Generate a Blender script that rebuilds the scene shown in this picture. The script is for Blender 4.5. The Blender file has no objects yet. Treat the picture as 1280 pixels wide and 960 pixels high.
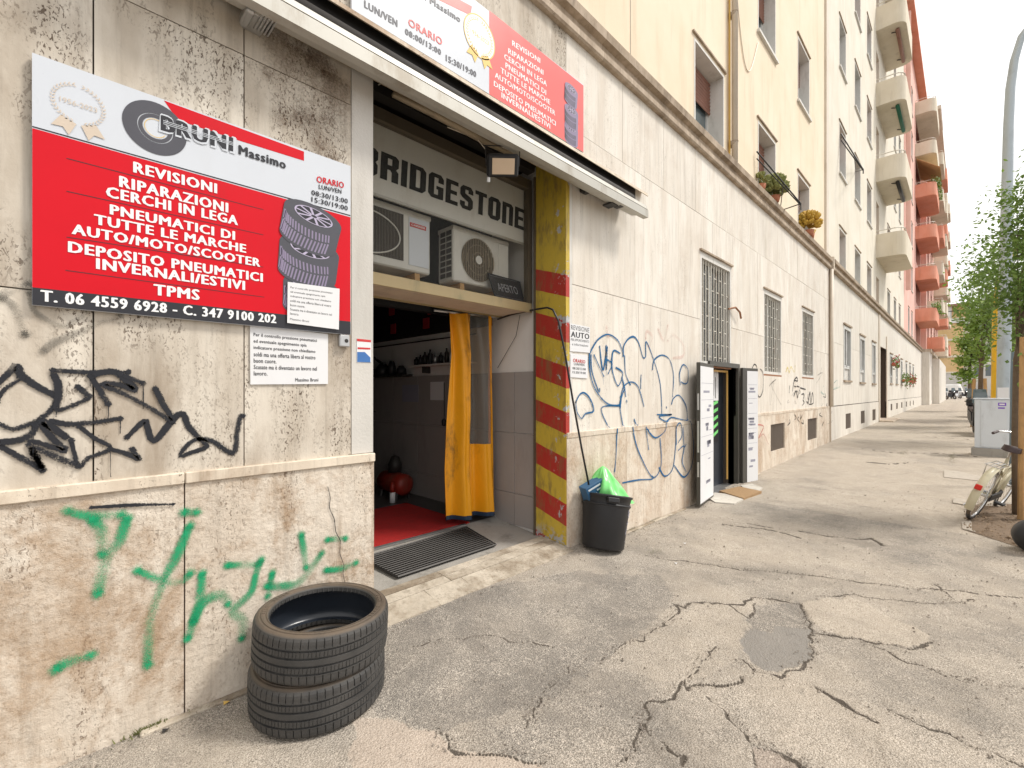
import bpy, math, random
from mathutils import Matrix, Vector, noise as mnoise
import numpy as np
random.seed(7)
C = bpy.context.scene.collection
R = math.radians
PI = math.pi
# ------------------------------------------------------------------ camera
CAMY, CAMZ, FPX, A = -2.7, 1.56, 575.0, R(44.6)
cd = bpy.data.cameras.new("camera"); cam = bpy.data.objects.new("camera", cd); C.objects.link(cam)
cam.location = (0, CAMY, CAMZ); cam.rotation_euler = (R(90), 0, A - R(90))
cd.sensor_width = 36; cd.lens = FPX / 1280 * 36; cd.shift_y = 10 / 1280
cd.clip_start = .05; cd.clip_end = 2000
bpy.context.scene.camera = cam
# ------------------------------------------------------------------ sky and sun
SUN_EL, SUN_AZ = R(52), R(-46)      # azimuth measured from +X towards +Y
w = bpy.data.worlds.new("World"); bpy.context.scene.world = w; w.use_nodes = True
nt = w.node_tree; nt.nodes.clear()
o_ = nt.nodes.new('ShaderNodeOutputWorld'); bg = nt.nodes.new('ShaderNodeBackground')
sk = nt.nodes.new('ShaderNodeTexSky'); sk.sky_type = 'NISHITA'; sk.sun_disc = False
sk.sun_elevation = SUN_EL; sk.sun_rotation = R(90) - SUN_AZ; sk.dust_density = 4; sk.air_density = 1
hs = nt.nodes.new('ShaderNodeHueSaturation'); hs.inputs['Saturation'].default_value = .12
mx = nt.nodes.new('ShaderNodeMix'); mx.data_type = 'RGBA'; mx.inputs[0].default_value = .78
mx.inputs[7].default_value = (11.0, 10.85, 10.7, 1)      # even white cloud cover
nt.links.new(sk.outputs[0], hs.inputs['Color']); nt.links.new(hs.outputs[0], mx.inputs[6])
nt.links.new(mx.outputs[2], bg.inputs[0]); nt.links.new(bg.outputs[0], o_.inputs[0])
bg.inputs[1].default_value = .1
sl = bpy.data.lights.new("sun", 'SUN'); sun = bpy.data.objects.new("sun", sl); C.objects.link(sun)
sl.energy = 2.2; sl.angle = R(11); sl.color = (1, .95, .87)
sd = Vector((math.cos(SUN_AZ) * math.cos(SUN_EL), math.sin(SUN_AZ) * math.cos(SUN_EL), math.sin(SUN_EL)))
sun.rotation_euler = sd.to_track_quat('Z', 'Y').to_euler()
vs = bpy.context.scene.view_settings
vs.view_transform = 'Standard'; vs.look = 'None'; vs.gamma = 1; vs.exposure = .48
bpy.context.scene.cycles.max_bounces = 8; bpy.context.scene.cycles.diffuse_bounces = 6
bpy.context.scene.cycles.transparent_max_bounces = 12

# ------------------------------------------------------------------ measuring the photograph
def ray(u, v):
    s = (u - 640) / FPX
    return math.cos(A) + math.sin(A) * s, math.sin(A) - math.cos(A) * s, (490 - v) / FPX
def P(u, v, yr=0.0):                       # photograph point on the plane Y = yr
    dx, dy, dz = ray(u, v); t = (yr - CAMY) / dy
    return dx * t, CAMZ + dz * t
def PX(u, yr=0.0): return P(u, 490, yr)[0]
def PXX(u, v, x):                          # on the plane X = x
    dx, dy, dz = ray(u, v); t = x / dx
    return CAMY + dy * t, CAMZ + dz * t
GX = [(-60, -.05), (-3, 0), (6.3, 0), (9, .078), (15.7, .18), (26, .27), (53, .45), (110, .87), (300, 1.1), (900, 1.2)]
gxs, gzs = [a for a, b in GX], [b for a, b in GX]
def sstep(t): t = max(0, min(1, t)); return t * t * (3 - 2 * t)
def gz(x, y=-1.0):
    z = float(np.interp(x, gxs, gzs))
    if y > -1.2:
        m = sstep((x - 1.0) / .45) * sstep((4.25 - x) / .6) * sstep((y + 1.0) / .95)
        z += .075 * m
    return z
def G(u, v, z=0.0):                        # photograph point on the ground
    for _ in range(4):
        dx, dy, dz = ray(u, v); t = (z - CAMZ) / dz
        x, y = dx * t, CAMY + dy * t; z = gz(x, y)
    return x, y, z

# ------------------------------------------------------------------ materials
class N:
    def __init__(s, name):
        s.m = bpy.data.materials.new(name); s.m.use_nodes = True; s.t = s.m.node_tree
        s.b = s.t.nodes['Principled BSDF']; s.o = s.t.nodes['Material Output']
        s.g = s.t.nodes.new('ShaderNodeNewGeometry'); s.oi = s.t.nodes.new('ShaderNodeObjectInfo')
    def put(s, sock, v):
        if isinstance(v, bpy.types.NodeSocket): s.t.links.new(v, sock)
        elif isinstance(v, (tuple, list)) and len(v) == 3 and len(sock.default_value) == 4: sock.default_value = (*v, 1)
        else: sock.default_value = v
    def math(s, op, a, b=0, c=0, clamp=False):
        n = s.t.nodes.new('ShaderNodeMath'); n.operation = op; n.use_clamp = clamp
        s.put(n.inputs[0], a); s.put(n.inputs[1], b); s.put(n.inputs[2], c); return n.outputs[0]
    def mix(s, f, a, b, mode='MIX'):
        n = s.t.nodes.new('ShaderNodeMix'); n.data_type = 'RGBA'; n.blend_type = mode
        s.put(n.inputs[0], f); s.put(n.inputs[6], a); s.put(n.inputs[7], b); return n.outputs[2]
    def pos(s, scale=(1, 1, 1), rnd=0, obj=False):
        if obj: tc = s.t.nodes.new('ShaderNodeTexCoord'); src = tc.outputs['Object']
        else: src = s.g.outputs['Position']
        n = s.t.nodes.new('ShaderNodeMapping'); s.put(n.inputs['Vector'], src); n.inputs['Scale'].default_value = scale
        if rnd:
            c = s.t.nodes.new('ShaderNodeCombineXYZ'); r = s.math('MULTIPLY', s.oi.outputs['Random'], rnd)
            for i in range(3): s.put(c.inputs[i], r)
            s.put(n.inputs['Location'], c.outputs[0])
        return n.outputs[0]
    def noise(s, vec, scale, detail=4, rough=.55, dist=0):
        n = s.t.nodes.new('ShaderNodeTexNoise'); s.put(n.inputs['Vector'], vec)
        n.inputs['Scale'].default_value = scale; n.inputs['Detail'].default_value = detail
        n.inputs['Roughness'].default_value = rough; n.inputs['Distortion'].default_value = dist
        return n.outputs['Fac']
    def vor(s, vec, scale, feat='F1', out='Distance'):
        n = s.t.nodes.new('ShaderNodeTexVoronoi'); n.feature = feat; s.put(n.inputs['Vector'], vec); n.inputs['Scale'].default_value = scale
        return n.outputs[out]
    def step(s, v, a, b):                   # smooth 0..1 between a and b
        n = s.t.nodes.new('ShaderNodeMapRange'); n.interpolation_type = 'SMOOTHSTEP'; s.put(n.inputs[0], v)
        n.inputs[1].default_value = a; n.inputs[2].default_value = b; return n.outputs[0]
    def attr(s, name):
        n = s.t.nodes.new('ShaderNodeAttribute'); n.attribute_name = name; return n.outputs['Fac']
    def bump(s, h, strength=.3, dist=.01):
        n = s.t.nodes.new('ShaderNodeBump'); n.inputs['Strength'].default_value = strength; n.inputs['Distance'].default_value = dist
        s.put(n.inputs['Height'], h); s.put(s.b.inputs['Normal'], n.outputs[0])
    def fin(s, col=None, rough=None, metal=None, spec=None):
        if col is not None: s.put(s.b.inputs['Base Color'], col)
        if rough is not None: s.put(s.b.inputs['Roughness'], rough)
        if metal is not None: s.put(s.b.inputs['Metallic'], metal)
        if spec is not None: s.put(s.b.inputs['Specular IOR Level'], spec)
        return s.m
def sc(c, k): return tuple(min(1, x * k) for x in c)
_mc = {}
def plain(name, col, rough=.6, metal=0, var=.12, scale=6, dirt=.0, dcol=(.09, .07, .05), bump=.0, spec=.4, obj=False, isl=0):
    if name in _mc: return _mc[name]
    n = N(name); p = n.pos(rnd=3, obj=obj)
    a = n.noise(p, scale, 5, .6)
    c = n.mix(a, sc(col, 1 - var), sc(col, 1 + var))
    if isl: c = n.mix(n.math('MULTIPLY', n.g.outputs['Random Per Island'], isl), c, sc(col, .45))
    if dirt:
        d = n.noise(n.pos((1, 1, .35), 5, obj), scale * .7, 6, .7)
        c = n.mix(n.math('MULTIPLY', n.step(d, .5, .72), dirt), c, dcol)
    if bump: n.bump(n.noise(p, scale * 8, 4, .6), bump, .01)
    r = n.mix(a, (max(0, rough - .08),) * 3, (min(1, rough + .08),) * 3)
    _mc[name] = n.fin(c, r, metal, spec); return _mc[name]

def travertine(name, lo, hi, pit=1.0, dirt=.5, dcol=(.2, .13, .075), pitc=(.1, .065, .04), rough=.75, pt=.62, d0=.47, rel=0):
    n = N(name); p = n.pos(rnd=7)
    ps = n.pos((1, 1, .22), 7); pm = n.pos((1, 1, .5), 7)
    base = n.mix(n.step(n.noise(ps, 5, 6, .6), .3, .7), lo, hi)
    base = n.mix(n.math('MULTIPLY', n.oi.outputs['Random'], .35), base, sc(lo, .9))
    base = n.mix(n.math('MULTIPLY', n.step(n.noise(n.pos((1, 1, .05), 3), 26, 5, .65), .47, .72), .42), base, sc(lo, .62))
    # cloudy rust-brown staining
    st = n.noise(n.pos((1, 1, .6), 7), 1.9, 8, .7, .3)
    base = n.mix(n.math('MULTIPLY', n.step(st, d0, d0 + .22), dirt), base, dcol)
    run = n.math('MULTIPLY', n.step(n.noise(n.pos((1, 1, .09), 9), 9, 6, .6), .54, .75), n.step(n.noise(p, 1.1, 3), .42, .62))
    base = n.mix(n.math('MULTIPLY', run, dirt * .9), base, sc(dcol, .75))
    cl = n.step(n.noise(n.pos((1, 1, .25), 11), 4.5, 3, .6), .42, .66)
    pv = n.noise(pm, 115, 3, .6, .5)
    pt_ = pt; pt = n.math('MULTIPLY', n.step(pv, pt, pt + .05), cl)
    pv2 = n.noise(pm, 48, 3, .6, .8); pt2 = n.math('MULTIPLY', n.step(pv2, pt_ + .03, pt_ + .07), cl)
    pits = n.math('MULTIPLY', n.math('MAXIMUM', pt, pt2), pit, clamp=True)
    base = n.mix(n.math('MULTIPLY', pits, .85), base, pitc)
    sp = n.step(n.noise(p, 160, 2, .5), .62, .75)
    base = n.mix(n.math('MULTIPLY', sp, .18), base, sc(lo, .5))
    h = n.math('ADD', n.math('MULTIPLY', n.noise(p, 30, 6, .7), .5), n.math('MULTIPLY', pits, -1.0))
    if rel:
        s2 = n.step(n.noise(p, 3.6, 9, .75, .2), .5, .68); base = n.mix(n.math('MULTIPLY', s2, .55), base, sc(dcol, 1.1))
        s3 = n.math('MULTIPLY', n.step(n.noise(p, 42, 4, .7), .5, .66), n.step(st, .4, .6)); base = n.mix(n.math('MULTIPLY', s3, .5), base, sc(dcol, .7))
    if rel: h = n.math('ADD', h, n.math('MULTIPLY', n.noise(p, 5, 9, .72), 2.4 * rel))
    n.bump(h, .6, .006 + .006 * rel)
    return n.fin(base, rough, 0, .3)

M = {}
M['trav'] = travertine('travertine_stone', (.50, .435, .355), (.74, .68, .59), 1.15, .5, (.22, .155, .10), (.07, .04, .022), pt=.575, d0=.46)
M['dado'] = travertine('travertine_base_stone', (.62, .53, .43), (.80, .725, .625), .9, .86, (.36, .24, .145), (.15, .095, .06), pt=.60, d0=.485, rel=1.3)
M['travr'] = travertine('pale_travertine_stone', (.68, .62, .54), (.79, .745, .675), .45, .24, (.44, .33, .24), pt=.61)
M['dador'] = travertine('pale_base_stone', (.62, .53, .43), (.78, .71, .61), .6, .62, (.42, .29, .19), pt=.61, d0=.45, rel=.6)
M['travf'] = travertine('cream_painted_stone', (.68, .63, .56), (.78, .74, .67), .15, .18, (.5, .42, .33))
M['cap'] = travertine('ledge_stone', (.56, .47, .37), (.74, .65, .53), 1.2, .75, (.26, .16, .09))
M['cornice'] = travertine('weathered_cornice_stone', (.34, .26, .185), (.52, .42, .32), .6, .65, (.13, .09, .06))
M['stepstone'] = travertine('worn_step_stone', (.46, .40, .32), (.64, .57, .47), .9, .8, (.20, .15, .10), d0=.43, rel=.8)
def stucco(name, a, b, dcol, d=.42):
    n = N(name); p = n.pos()
    c = n.mix(n.step(n.noise(p, .8, 5, .6), .3, .7), a, b)
    c = n.mix(n.math('MULTIPLY', n.step(n.noise(n.pos((1, 1, .12)), 3, 6, .65), .5, .75), d), c, dcol)
    n.bump(n.noise(p, 60, 5, .7), .35, .006); return n.fin(c, .85, 0, .2)
M['cream'] = stucco('peach_cream_stucco', (.75, .635, .475), (.81, .70, .55), (.55, .42, .28))
M['offw'] = stucco('off_white_stucco', (.70, .645, .54), (.77, .715, .62), (.5, .44, .35))
M['pink'] = stucco('salmon_pink_stucco', (.74, .44, .37), (.80, .52, .45), (.5, .24, .18))
M['orange'] = stucco('orange_red_render', (.68, .28, .18), (.74, .35, .25), (.45, .2, .13))
M['balc'] = stucco('cream_balcony_render', (.66, .585, .46), (.74, .67, .55), (.4, .34, .27), .4)
M['ochre'] = stucco('ochre_render', (.62, .42, .20), (.70, .49, .26), (.45, .3, .16))
M['wht'] = stucco('white_render', (.74, .72, .68), (.8, .78, .75), (.5, .48, .45))
M['plast'] = stucco('plaster_grey', (.52, .50, .46), (.64, .61, .57), (.3, .26, .22), .6)
M['surround'] = plain('window_surround_stone', (.66, .64, .6), .7, var=.1, scale=8, dirt=.35, dcol=(.3, .27, .22))
M['core'] = plain('joint_mortar', (.09, .07, .055), .9)
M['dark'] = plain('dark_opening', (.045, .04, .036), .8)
M['ironw'] = plain('white_painted_iron', (.6, .57, .5), .5, dirt=.6, dcol=(.28, .15, .07), scale=14)
M['iron'] = plain('dark_iron', (.045, .042, .04), .5, .5)
M['ventb'] = plain('brown_grey_iron', (.22, .18, .15), .6)
M['rust'] = plain('rusty_iron', (.30, .14, .07), .8, dirt=.5, scale=20)
M['frame'] = plain('white_window_frame', (.62, .62, .6), .45, dirt=.3)
M['shut'] = plain('brown_roller_shutter', (.30, .15, .11), .6, dirt=.3)
M['pipe'] = plain('beige_downpipe', (.66, .58, .48), .5, dirt=.3, dcol=(.35, .25, .16))
M['pipey'] = plain('yellow_gas_pipe', (.72, .47, .13), .5)
M['pipeb'] = plain('brown_downpipe', (.40, .32, .24), .6, dirt=.5)
M['alu'] = plain('grey_aluminium', (.47, .455, .41), .5, .2, var=.07, dirt=.6, dcol=(.25, .2, .14), scale=5)
M['alud'] = plain('dull_aluminium', (.33, .27, .19), .5, .3, dirt=.6)
M['steel'] = plain('brushed_steel', (.5, .5, .5), .35, .8)
M['olive'] = plain('bronze_painted_frame', (.13, .105, .075), .4, .3, dirt=.4)
M['gold'] = plain('dull_gold_beam', (.40, .31, .17), .45, .2, dirt=.5, dcol=(.14, .15, .09))
M['under'] = plain('beam_underside', (.62, .5, .38), .7, dirt=.3)
M['black'] = plain('black_plastic', (.022, .022, .024), .45, var=.2)
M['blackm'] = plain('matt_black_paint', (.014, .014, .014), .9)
M['white'] = plain('white_paint', (.78, .79, .80), .35, var=.03, dirt=.12, dcol=(.45, .42, .38))
M['signw'] = plain('white_sign_sheet', (.60, .63, .68), .3, var=.03, dirt=.15, dcol=(.45, .43, .4), scale=3)
M['signr'] = plain('red_sign_print', (.60, .004, .014), .35, var=.08, dirt=.3, dcol=(.36, .03, .03), scale=3, spec=.2)
M['signr2'] = plain('sun_faded_red_print', (.74, .13, .12), .3, var=.06, scale=4)
M['signk'] = plain('black_sign_print', (.022, .022, .028), .35, var=.1, scale=5)
M['signk2'] = plain('faded_black_print', (.07, .07, .085), .4)
M['lett'] = plain('white_lettering', (.82, .82, .82), .4, var=.02)
M['goldp'] = plain('gold_ribbon_print', (.75, .5, .14), .5)
M['pale'] = plain('faded_gold_print', (.62, .52, .42), .5)
M['paper'] = plain('paper_sheet', (.72, .72, .73), .6, var=.03, dirt=.1, dcol=(.5, .48, .45))
M['ink'] = plain('printed_ink', (.05, .05, .055), .6)
M['inkg'] = plain('grey_printed_ink', (.3, .3, .36), .6)
M['inkr'] = plain('red_printed_ink', (.55, .04, .04), .6)
M['inkb'] = plain('blue_sticker_ink', (.05, .16, .42), .5)
M['purple'] = plain('purple_sticker_ink', (.2, .1, .5), .5)
M['tg1'] = plain('lilac_grey_print', (.24, .2, .3), .4, var=.1)
M['tg2'] = plain('light_lilac_print', (.45, .4, .54), .4)
M['redmat'] = plain('red_carpet', (.42, .016, .014), .95, var=.25, scale=14, dirt=.35, dcol=(.12, .02, .02), bump=.5)
M['floorin'] = plain('dark_workshop_floor', (.075, .07, .07), .35, var=.3, scale=5)
M['conc'] = plain('rough_concrete', (.33, .31, .28), .9, var=.2, scale=7, dirt=.6, dcol=(.13, .12, .1), bump=.5)
M['tile'] = plain('grey_wall_tile', (.34, .315, .30), .35, var=.08, scale=3, dirt=.3, dcol=(.14, .12, .11))
M['walli'] = plain('white_workshop_wall', (.74, .72, .69), .8, var=.05, dirt=.2, dcol=(.4, .36, .33))
M['curt'] = plain('orange_yellow_tarpaulin', (.78, .33, .006), .42, var=.1, scale=5, dirt=.95, dcol=(.06, .035, .015), bump=.2)
M['curtb'] = plain('blue_hem', (.012, .028, .06), .5)
M['green'] = plain('green_plastic_bag', (.22, .72, .22), .3, var=.15, scale=9)
M['boxblue'] = plain('blue_cardboard', (.03, .10, .2), .5)
M['rubber'] = None
M['wood'] = plain('timber_stake', (.50, .30, .13), .75, var=.2, scale=12, dirt=.35)
M['bark'] = plain('tree_bark', (.16, .12, .085), .95, var=.35, scale=18, bump=.8)
M['poleg'] = plain('blue_grey_galvanised_pole', (.42, .47, .50), .5, .3, var=.06, dirt=.25)
M['poley'] = plain('yellow_pole_paint', (.80, .46, .02), .45, dirt=.2)
M['poleb'] = plain('dark_blue_grey_pole', (.16, .22, .27), .5, .2)
M['cab'] = plain('pale_cabinet_paint', (.60, .64, .68), .5, var=.03, dirt=.2)
M['kerb'] = plain('kerb_stone', (.56, .52, .46), .85, var=.15, scale=10, dirt=.4, bump=.4)
M['kerb2'] = plain('dusty_kerb_stone', (.42, .375, .32), .9, var=.2, scale=14, dirt=.7, dcol=(.22, .18, .14), bump=.5)
M['soil'] = plain('dry_soil', (.20, .145, .10), .98, var=.4, scale=16, bump=1.0)
M['mulch'] = plain('litter_bits', (.28, .2, .13), .95, isl=.8)
M['terra'] = plain('terracotta', (.45, .17, .09), .8)
M['cactus'] = plain('green_cactus', (.24, .25, .08), .7, var=.3, scale=40, isl=.4)
M['cactusy'] = plain('golden_cactus', (.55, .34, .05), .7, var=.3, scale=40, isl=.4)
M['bikec'] = plain('cream_bicycle_paint', (.58, .53, .38), .35, dirt=.3)
M['chrome'] = plain('chrome', (.6, .6, .6), .2, .9)
M['redl'] = plain('red_reflector', (.6, .03, .02), .25)
M['leather'] = plain('dark_brown_leather', (.05, .03, .03), .5)
M['flower'] = plain('red_flower_petals', (.6, .03, .06), .7, isl=.4)
M['coir'] = plain('coir_mat', (.36, .23, .12), .98, var=.25, scale=30, bump=.6)
M['anth'] = plain('anthracite_door_paint', (.035, .04, .05), .4)
M['dooredge'] = plain('dark_brown_grey_door_edge', (.07, .065, .055), .45)
M['yelframe'] = plain('honey_wood_trim', (.72, .43, .12), .45)
M['paintgrey'] = plain('light_grey_car_paint', (.62, .64, .66), .25, .2, var=.02)
M['teal'] = plain('dark_teal_car_paint', (.08, .17, .18), .22, .3, var=.02)
M['cover'] = plain('white_cover_fabric', (.74, .72, .68), .8)
M['acw'] = plain('aged_white_casing', (.66, .645, .60), .45, var=.05, dirt=.35, dcol=(.35, .28, .2))
M['acf'] = plain('condenser_fins', (.17, .15, .13), .7)
M['lightglass'] = plain('floodlight_lens', (.62, .47, .33), .2)
M['chalk'] = plain('chalk_writing', (.32, .32, .34), .9)
M['redtag'] = plain('dull_red_tag', (.4, .03, .04), .6)
M['tank'] = plain('red_tank_paint', (.28, .025, .015), .4, dirt=.5)
def glass(name, tint=(.05, .06, .065), rough=.06):
    n = N(name); n.bump(n.noise(n.pos(), 3, 2), .05, .02); return n.fin(tint, rough, 0, .8)
M['glass'] = glass('window_glass', (.02, .022, .024), .2)
M['glassb'] = glass('blue_grey_window_glass', (.10, .13, .14))
def clear(name, f=.18, tint=(.8, .8, .75), rough=.1):
    n = N(name); tr = n.t.nodes.new('ShaderNodeBsdfTransparent'); mxs = n.t.nodes.new('ShaderNodeMixShader')
    tr.inputs[0].default_value = (*tint, 1); mxs.inputs[0].default_value = f
    n.t.links.new(tr.outputs[0], mxs.inputs[1]); n.t.links.new(n.b.outputs[0], mxs.inputs[2]); n.t.links.new(mxs.outputs[0], n.o.inputs[0])
    return n.fin((.5, .5, .47), rough, 0, .6)
M['pvc'] = clear('clear_pvc_window', .2, (.66, .54, .38), .15)
M['pane'] = clear('shopfront_glass', .025, (.93, .93, .92), .03)
def paint(name, col, dens=.9, soft=.5, grain=220):
    n = N(name); e = n.attr('fade'); g = n.noise(n.pos(), grain, 2, .6); g2 = n.noise(n.pos(), 14, 4, .6)
    a = n.step(n.math('ADD', e, n.math('MULTIPLY', n.math('SUBTRACT', g, .5), 1.3)), .08, soft)
    a = n.math('MULTIPLY', a, n.math('MULTIPLY', dens, n.step(g2, .12, .5)), clamp=True)
    tr = n.t.nodes.new('ShaderNodeBsdfTransparent'); m = n.t.nodes.new('ShaderNodeMixShader')
    n.put(m.inputs[0], a); n.t.links.new(tr.outputs[0], m.inputs[1]); n.t.links.new(n.b.outputs[0], m.inputs[2]); n.t.links.new(m.outputs[0], n.o.inputs[0])
    return n.fin(n.mix(g2, sc(col, .8), sc(col, 1.25)), .6, 0, .2)
M['spk'] = paint('black_spray_paint', (.024, .025, .03), 1.1, .4)
M['spg'] = paint('green_spray_paint', (.01, .32, .14), .9, 1.0)
M['spb'] = paint('blue_spray_paint', (.012, .11, .26), 1.05, .45)
M['spf'] = paint('faded_grey_spray_paint', (.16, .15, .13), .5, .9)
M['spr'] = paint('faded_red_spray_paint', (.6, .12, .1), .55, .7)
M['spp'] = paint('ghost_pink_spray_paint', (.62, .3, .25), .22, .9)
M['spy'] = paint('yellow_spray_paint', (.75, .6, .1), .5, .8)
M['spt'] = paint('faded_teal_spray_paint', (.2, .42, .38), .4, .8)
M['brown_streak'] = paint('brown_streak_paint', (.16, .10, .06), .5, 1.6, 90)

n = N('tyre_rubber'); p = n.pos(rnd=6, obj=True)
d = n.step(n.noise(p, 9, 5, .6), .3, .75)
up = n.t.nodes.new('ShaderNodeSeparateXYZ'); n.put(up.inputs[0], n.pos(obj=True))
zz = n.math('ABSOLUTE', up.outputs[2]); sw = n.step(zz, .098, .109)
c = n.mix(n.math('MULTIPLY', d, .5), (.045, .044, .043), (.095, .088, .08)); c = n.mix(n.math('MULTIPLY', sw, n.math('MULTIPLY', .9, n.math('MULTIPLY', n.step(up.outputs[2], .1, .109), n.math('ADD', .5, n.math('MULTIPLY', d, .4))))), c, (.15, .11, .075)); n.bump(n.noise(p, 90, 4), .25, .003)
M['rubber'] = n.fin(c, n.mix(d, (.45,) * 3, (.8,) * 3), 0, .35)
n = N('tyre_liner'); n.bump(n.noise(n.pos(obj=True), 20, 4), .2, .004); M['liner'] = n.fin((.022, .027, .036), .28, 0, .5)

# striped pillar paint
n = N('red_yellow_striped_paint'); sx = n.t.nodes.new('ShaderNodeSeparateXYZ'); n.put(sx.inputs[0], n.g.outputs['Position'])
cc = n.math('SUBTRACT', sx.outputs[2], n.math('MULTIPLY', sx.outputs[1], .32)); cc = n.math('ADD', cc, n.math('MULTIPLY', n.math('SUBTRACT', n.noise(n.pos(), 9, 3), .5), .012))
fr = n.math('FRACT', n.math('DIVIDE', n.math('SUBTRACT', cc, 2.03 - .435 * 8), .435))
red = n.math('LESS_THAN', fr, .48)
red = n.math('MULTIPLY', red, n.math('LESS_THAN', cc, 2.8))
c = n.mix(red, (.56, .40, .05), (.42, .035, .025))
c = n.mix(n.math('MULTIPLY', n.step(n.noise(n.pos((1, 1, .3)), 14, 6, .7), .45, .7), .7), c, (.2, .14, .06))
chip = n.math('MULTIPLY', n.step(n.noise(n.pos(), 7, 6, .7, .3), .585, .61), n.step(sx.outputs[1], .22, .06))
low = n.math('MULTIPLY', n.step(n.noise(n.pos(), 11, 5, .7), .5, .53), n.step(sx.outputs[2], .3, .12))
chip = n.math('MAXIMUM', chip, low); c = n.mix(chip, c, n.mix(n.noise(n.pos(), 40), (.28, .28, .29), (.6, .6, .6)))
n.bump(n.math('SUBTRACT', n.noise(n.pos(), 40, 5), n.math('MULTIPLY', chip, 1.5)), .5, .004); M['stripe'] = n.fin(c, .45, 0, .45)

# pavement asphalt
n = N('worn_asphalt'); p = n.pos()
big = n.noise(p, .55, 6, .6, .5); med = n.noise(p, 3.2, 6, .65); fine = n.vor(p, 170, out='Color'); fs = n.t.nodes.new('ShaderNodeSeparateColor'); n.put(fs.inputs[0], fine)
sp_ = n.vor(p, 95, out='Color'); ss = n.t.nodes.new('ShaderNodeSeparateColor'); n.put(ss.inputs[0], sp_)
tone = n.attr('tone'); crack = n.attr('crack')
k = n.math('ADD', n.math('MULTIPLY', big, .9), n.math('MULTIPLY', med, .5)); k = n.math('ADD', k, n.math('MULTIPLY', tone, .45))
c = n.mix(n.step(k, .42, 1.0), (.185, .17, .152), (.42, .365, .30))
rub = n.step(n.noise(p, 2.3, 7, .75, .4), .38, .62); smo = n.attr('smooth_patch'); ag = n.math('MULTIPLY', n.math('SUBTRACT', 1, smo), n.math('ADD', .35, n.math('MULTIPLY', rub, .65)))
fn = n.noise(p, 210, 3, .7); gn = n.noise(p, 520, 2, .6)
c = n.mix(n.math('MULTIPLY', n.step(fn, .50, .62), n.math('MULTIPLY', ag, .95)), c, (.66, .59, .50))
c = n.mix(n.math('MULTIPLY', n.step(fs.outputs[0], .62, 1), n.math('MULTIPLY', ag, .4)), c, (.62, .56, .49))
c = n.mix(n.math('MULTIPLY', n.step(ss.outputs[1], .86, .93), n.math('MULTIPLY', ag, .45)), c, (.66, .58, .5))
c = n.mix(n.math('MULTIPLY', n.step(fn, .47, .36), .8), c, (.08, .068, .056))
c = n.mix(n.math('MULTIPLY', n.step(gn, .52, .34), .35), c, (.13, .11, .09))
c = n.mix(n.math('MULTIPLY', smo, .5), c, (.30, .28, .255))
c = n.mix(n.math('MULTIPLY', n.step(n.attr('pink'), .3, .7), .28), c, (.50, .39, .32))
stn = n.step(n.noise(n.pos((1, .35, 1)), 1.5, 7, .7, .6), .55, .74); c = n.mix(n.math('MULTIPLY', stn, .4), c, (.15, .13, .11))
c = n.mix(n.math('MULTIPLY', n.step(n.noise(p, 7, 5, .65), .60, .74), .45), c, (.12, .11, .10)); c = n.mix(n.math('MULTIPLY', n.step(n.vor(p, 5.5), .055, .035), .55), c, (.10, .095, .09))
c = n.mix(n.step(n.math('ADD', crack, n.math('MULTIPLY', n.math('SUBTRACT', n.noise(p, 70, 3), .5), .8)), .30, .62), c, (.10, .085, .07))
hgt = n.math('ADD', n.vor(p, 95), n.math('MULTIPLY', n.noise(p, 240, 3), .6)); n.bump(hgt, .7, .006)
M['asph'] = n.fin(c, .93, 0, .2)
M['road'] = plain('road_asphalt', (.13, .125, .12), .9, var=.15, scale=3, bump=.4)
M['earth'] = plain('city_ground', (.2, .19, .17), .95)
def leafmat(name, a, b):
    n = N(name); c = n.mix(n.g.outputs['Random Per Island'], a, b); c = n.mix(n.math('MULTIPLY', n.step(n.noise(n.pos(), 2.0), .4, .6), .4), c, b)
    n.b.inputs['Subsurface Weight'].default_value = 0
    tl = n.t.nodes.new('ShaderNodeBsdfTranslucent'); n.put(tl.inputs[0], n.mix(.5, c, (.2, .3, .04))); m = n.t.nodes.new('ShaderNodeMixShader'); m.inputs[0].default_value = .35
    n.t.links.new(n.b.outputs[0], m.inputs[1]); n.t.links.new(tl.outputs[0], m.inputs[2]); n.t.links.new(m.outputs[0], n.o.inputs[0])
    return n.fin(c, .5, 0, .4)
M['leaf'] = leafmat('green_leaves', (.07, .13, .025), (.17, .25, .06))
M['leafl'] = leafmat('light_green_leaves', (.14, .25, .04), (.30, .42, .09))
M['leafd'] = leafmat('dark_green_leaves', (.09, .17, .04), (.21, .32, .09))

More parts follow.
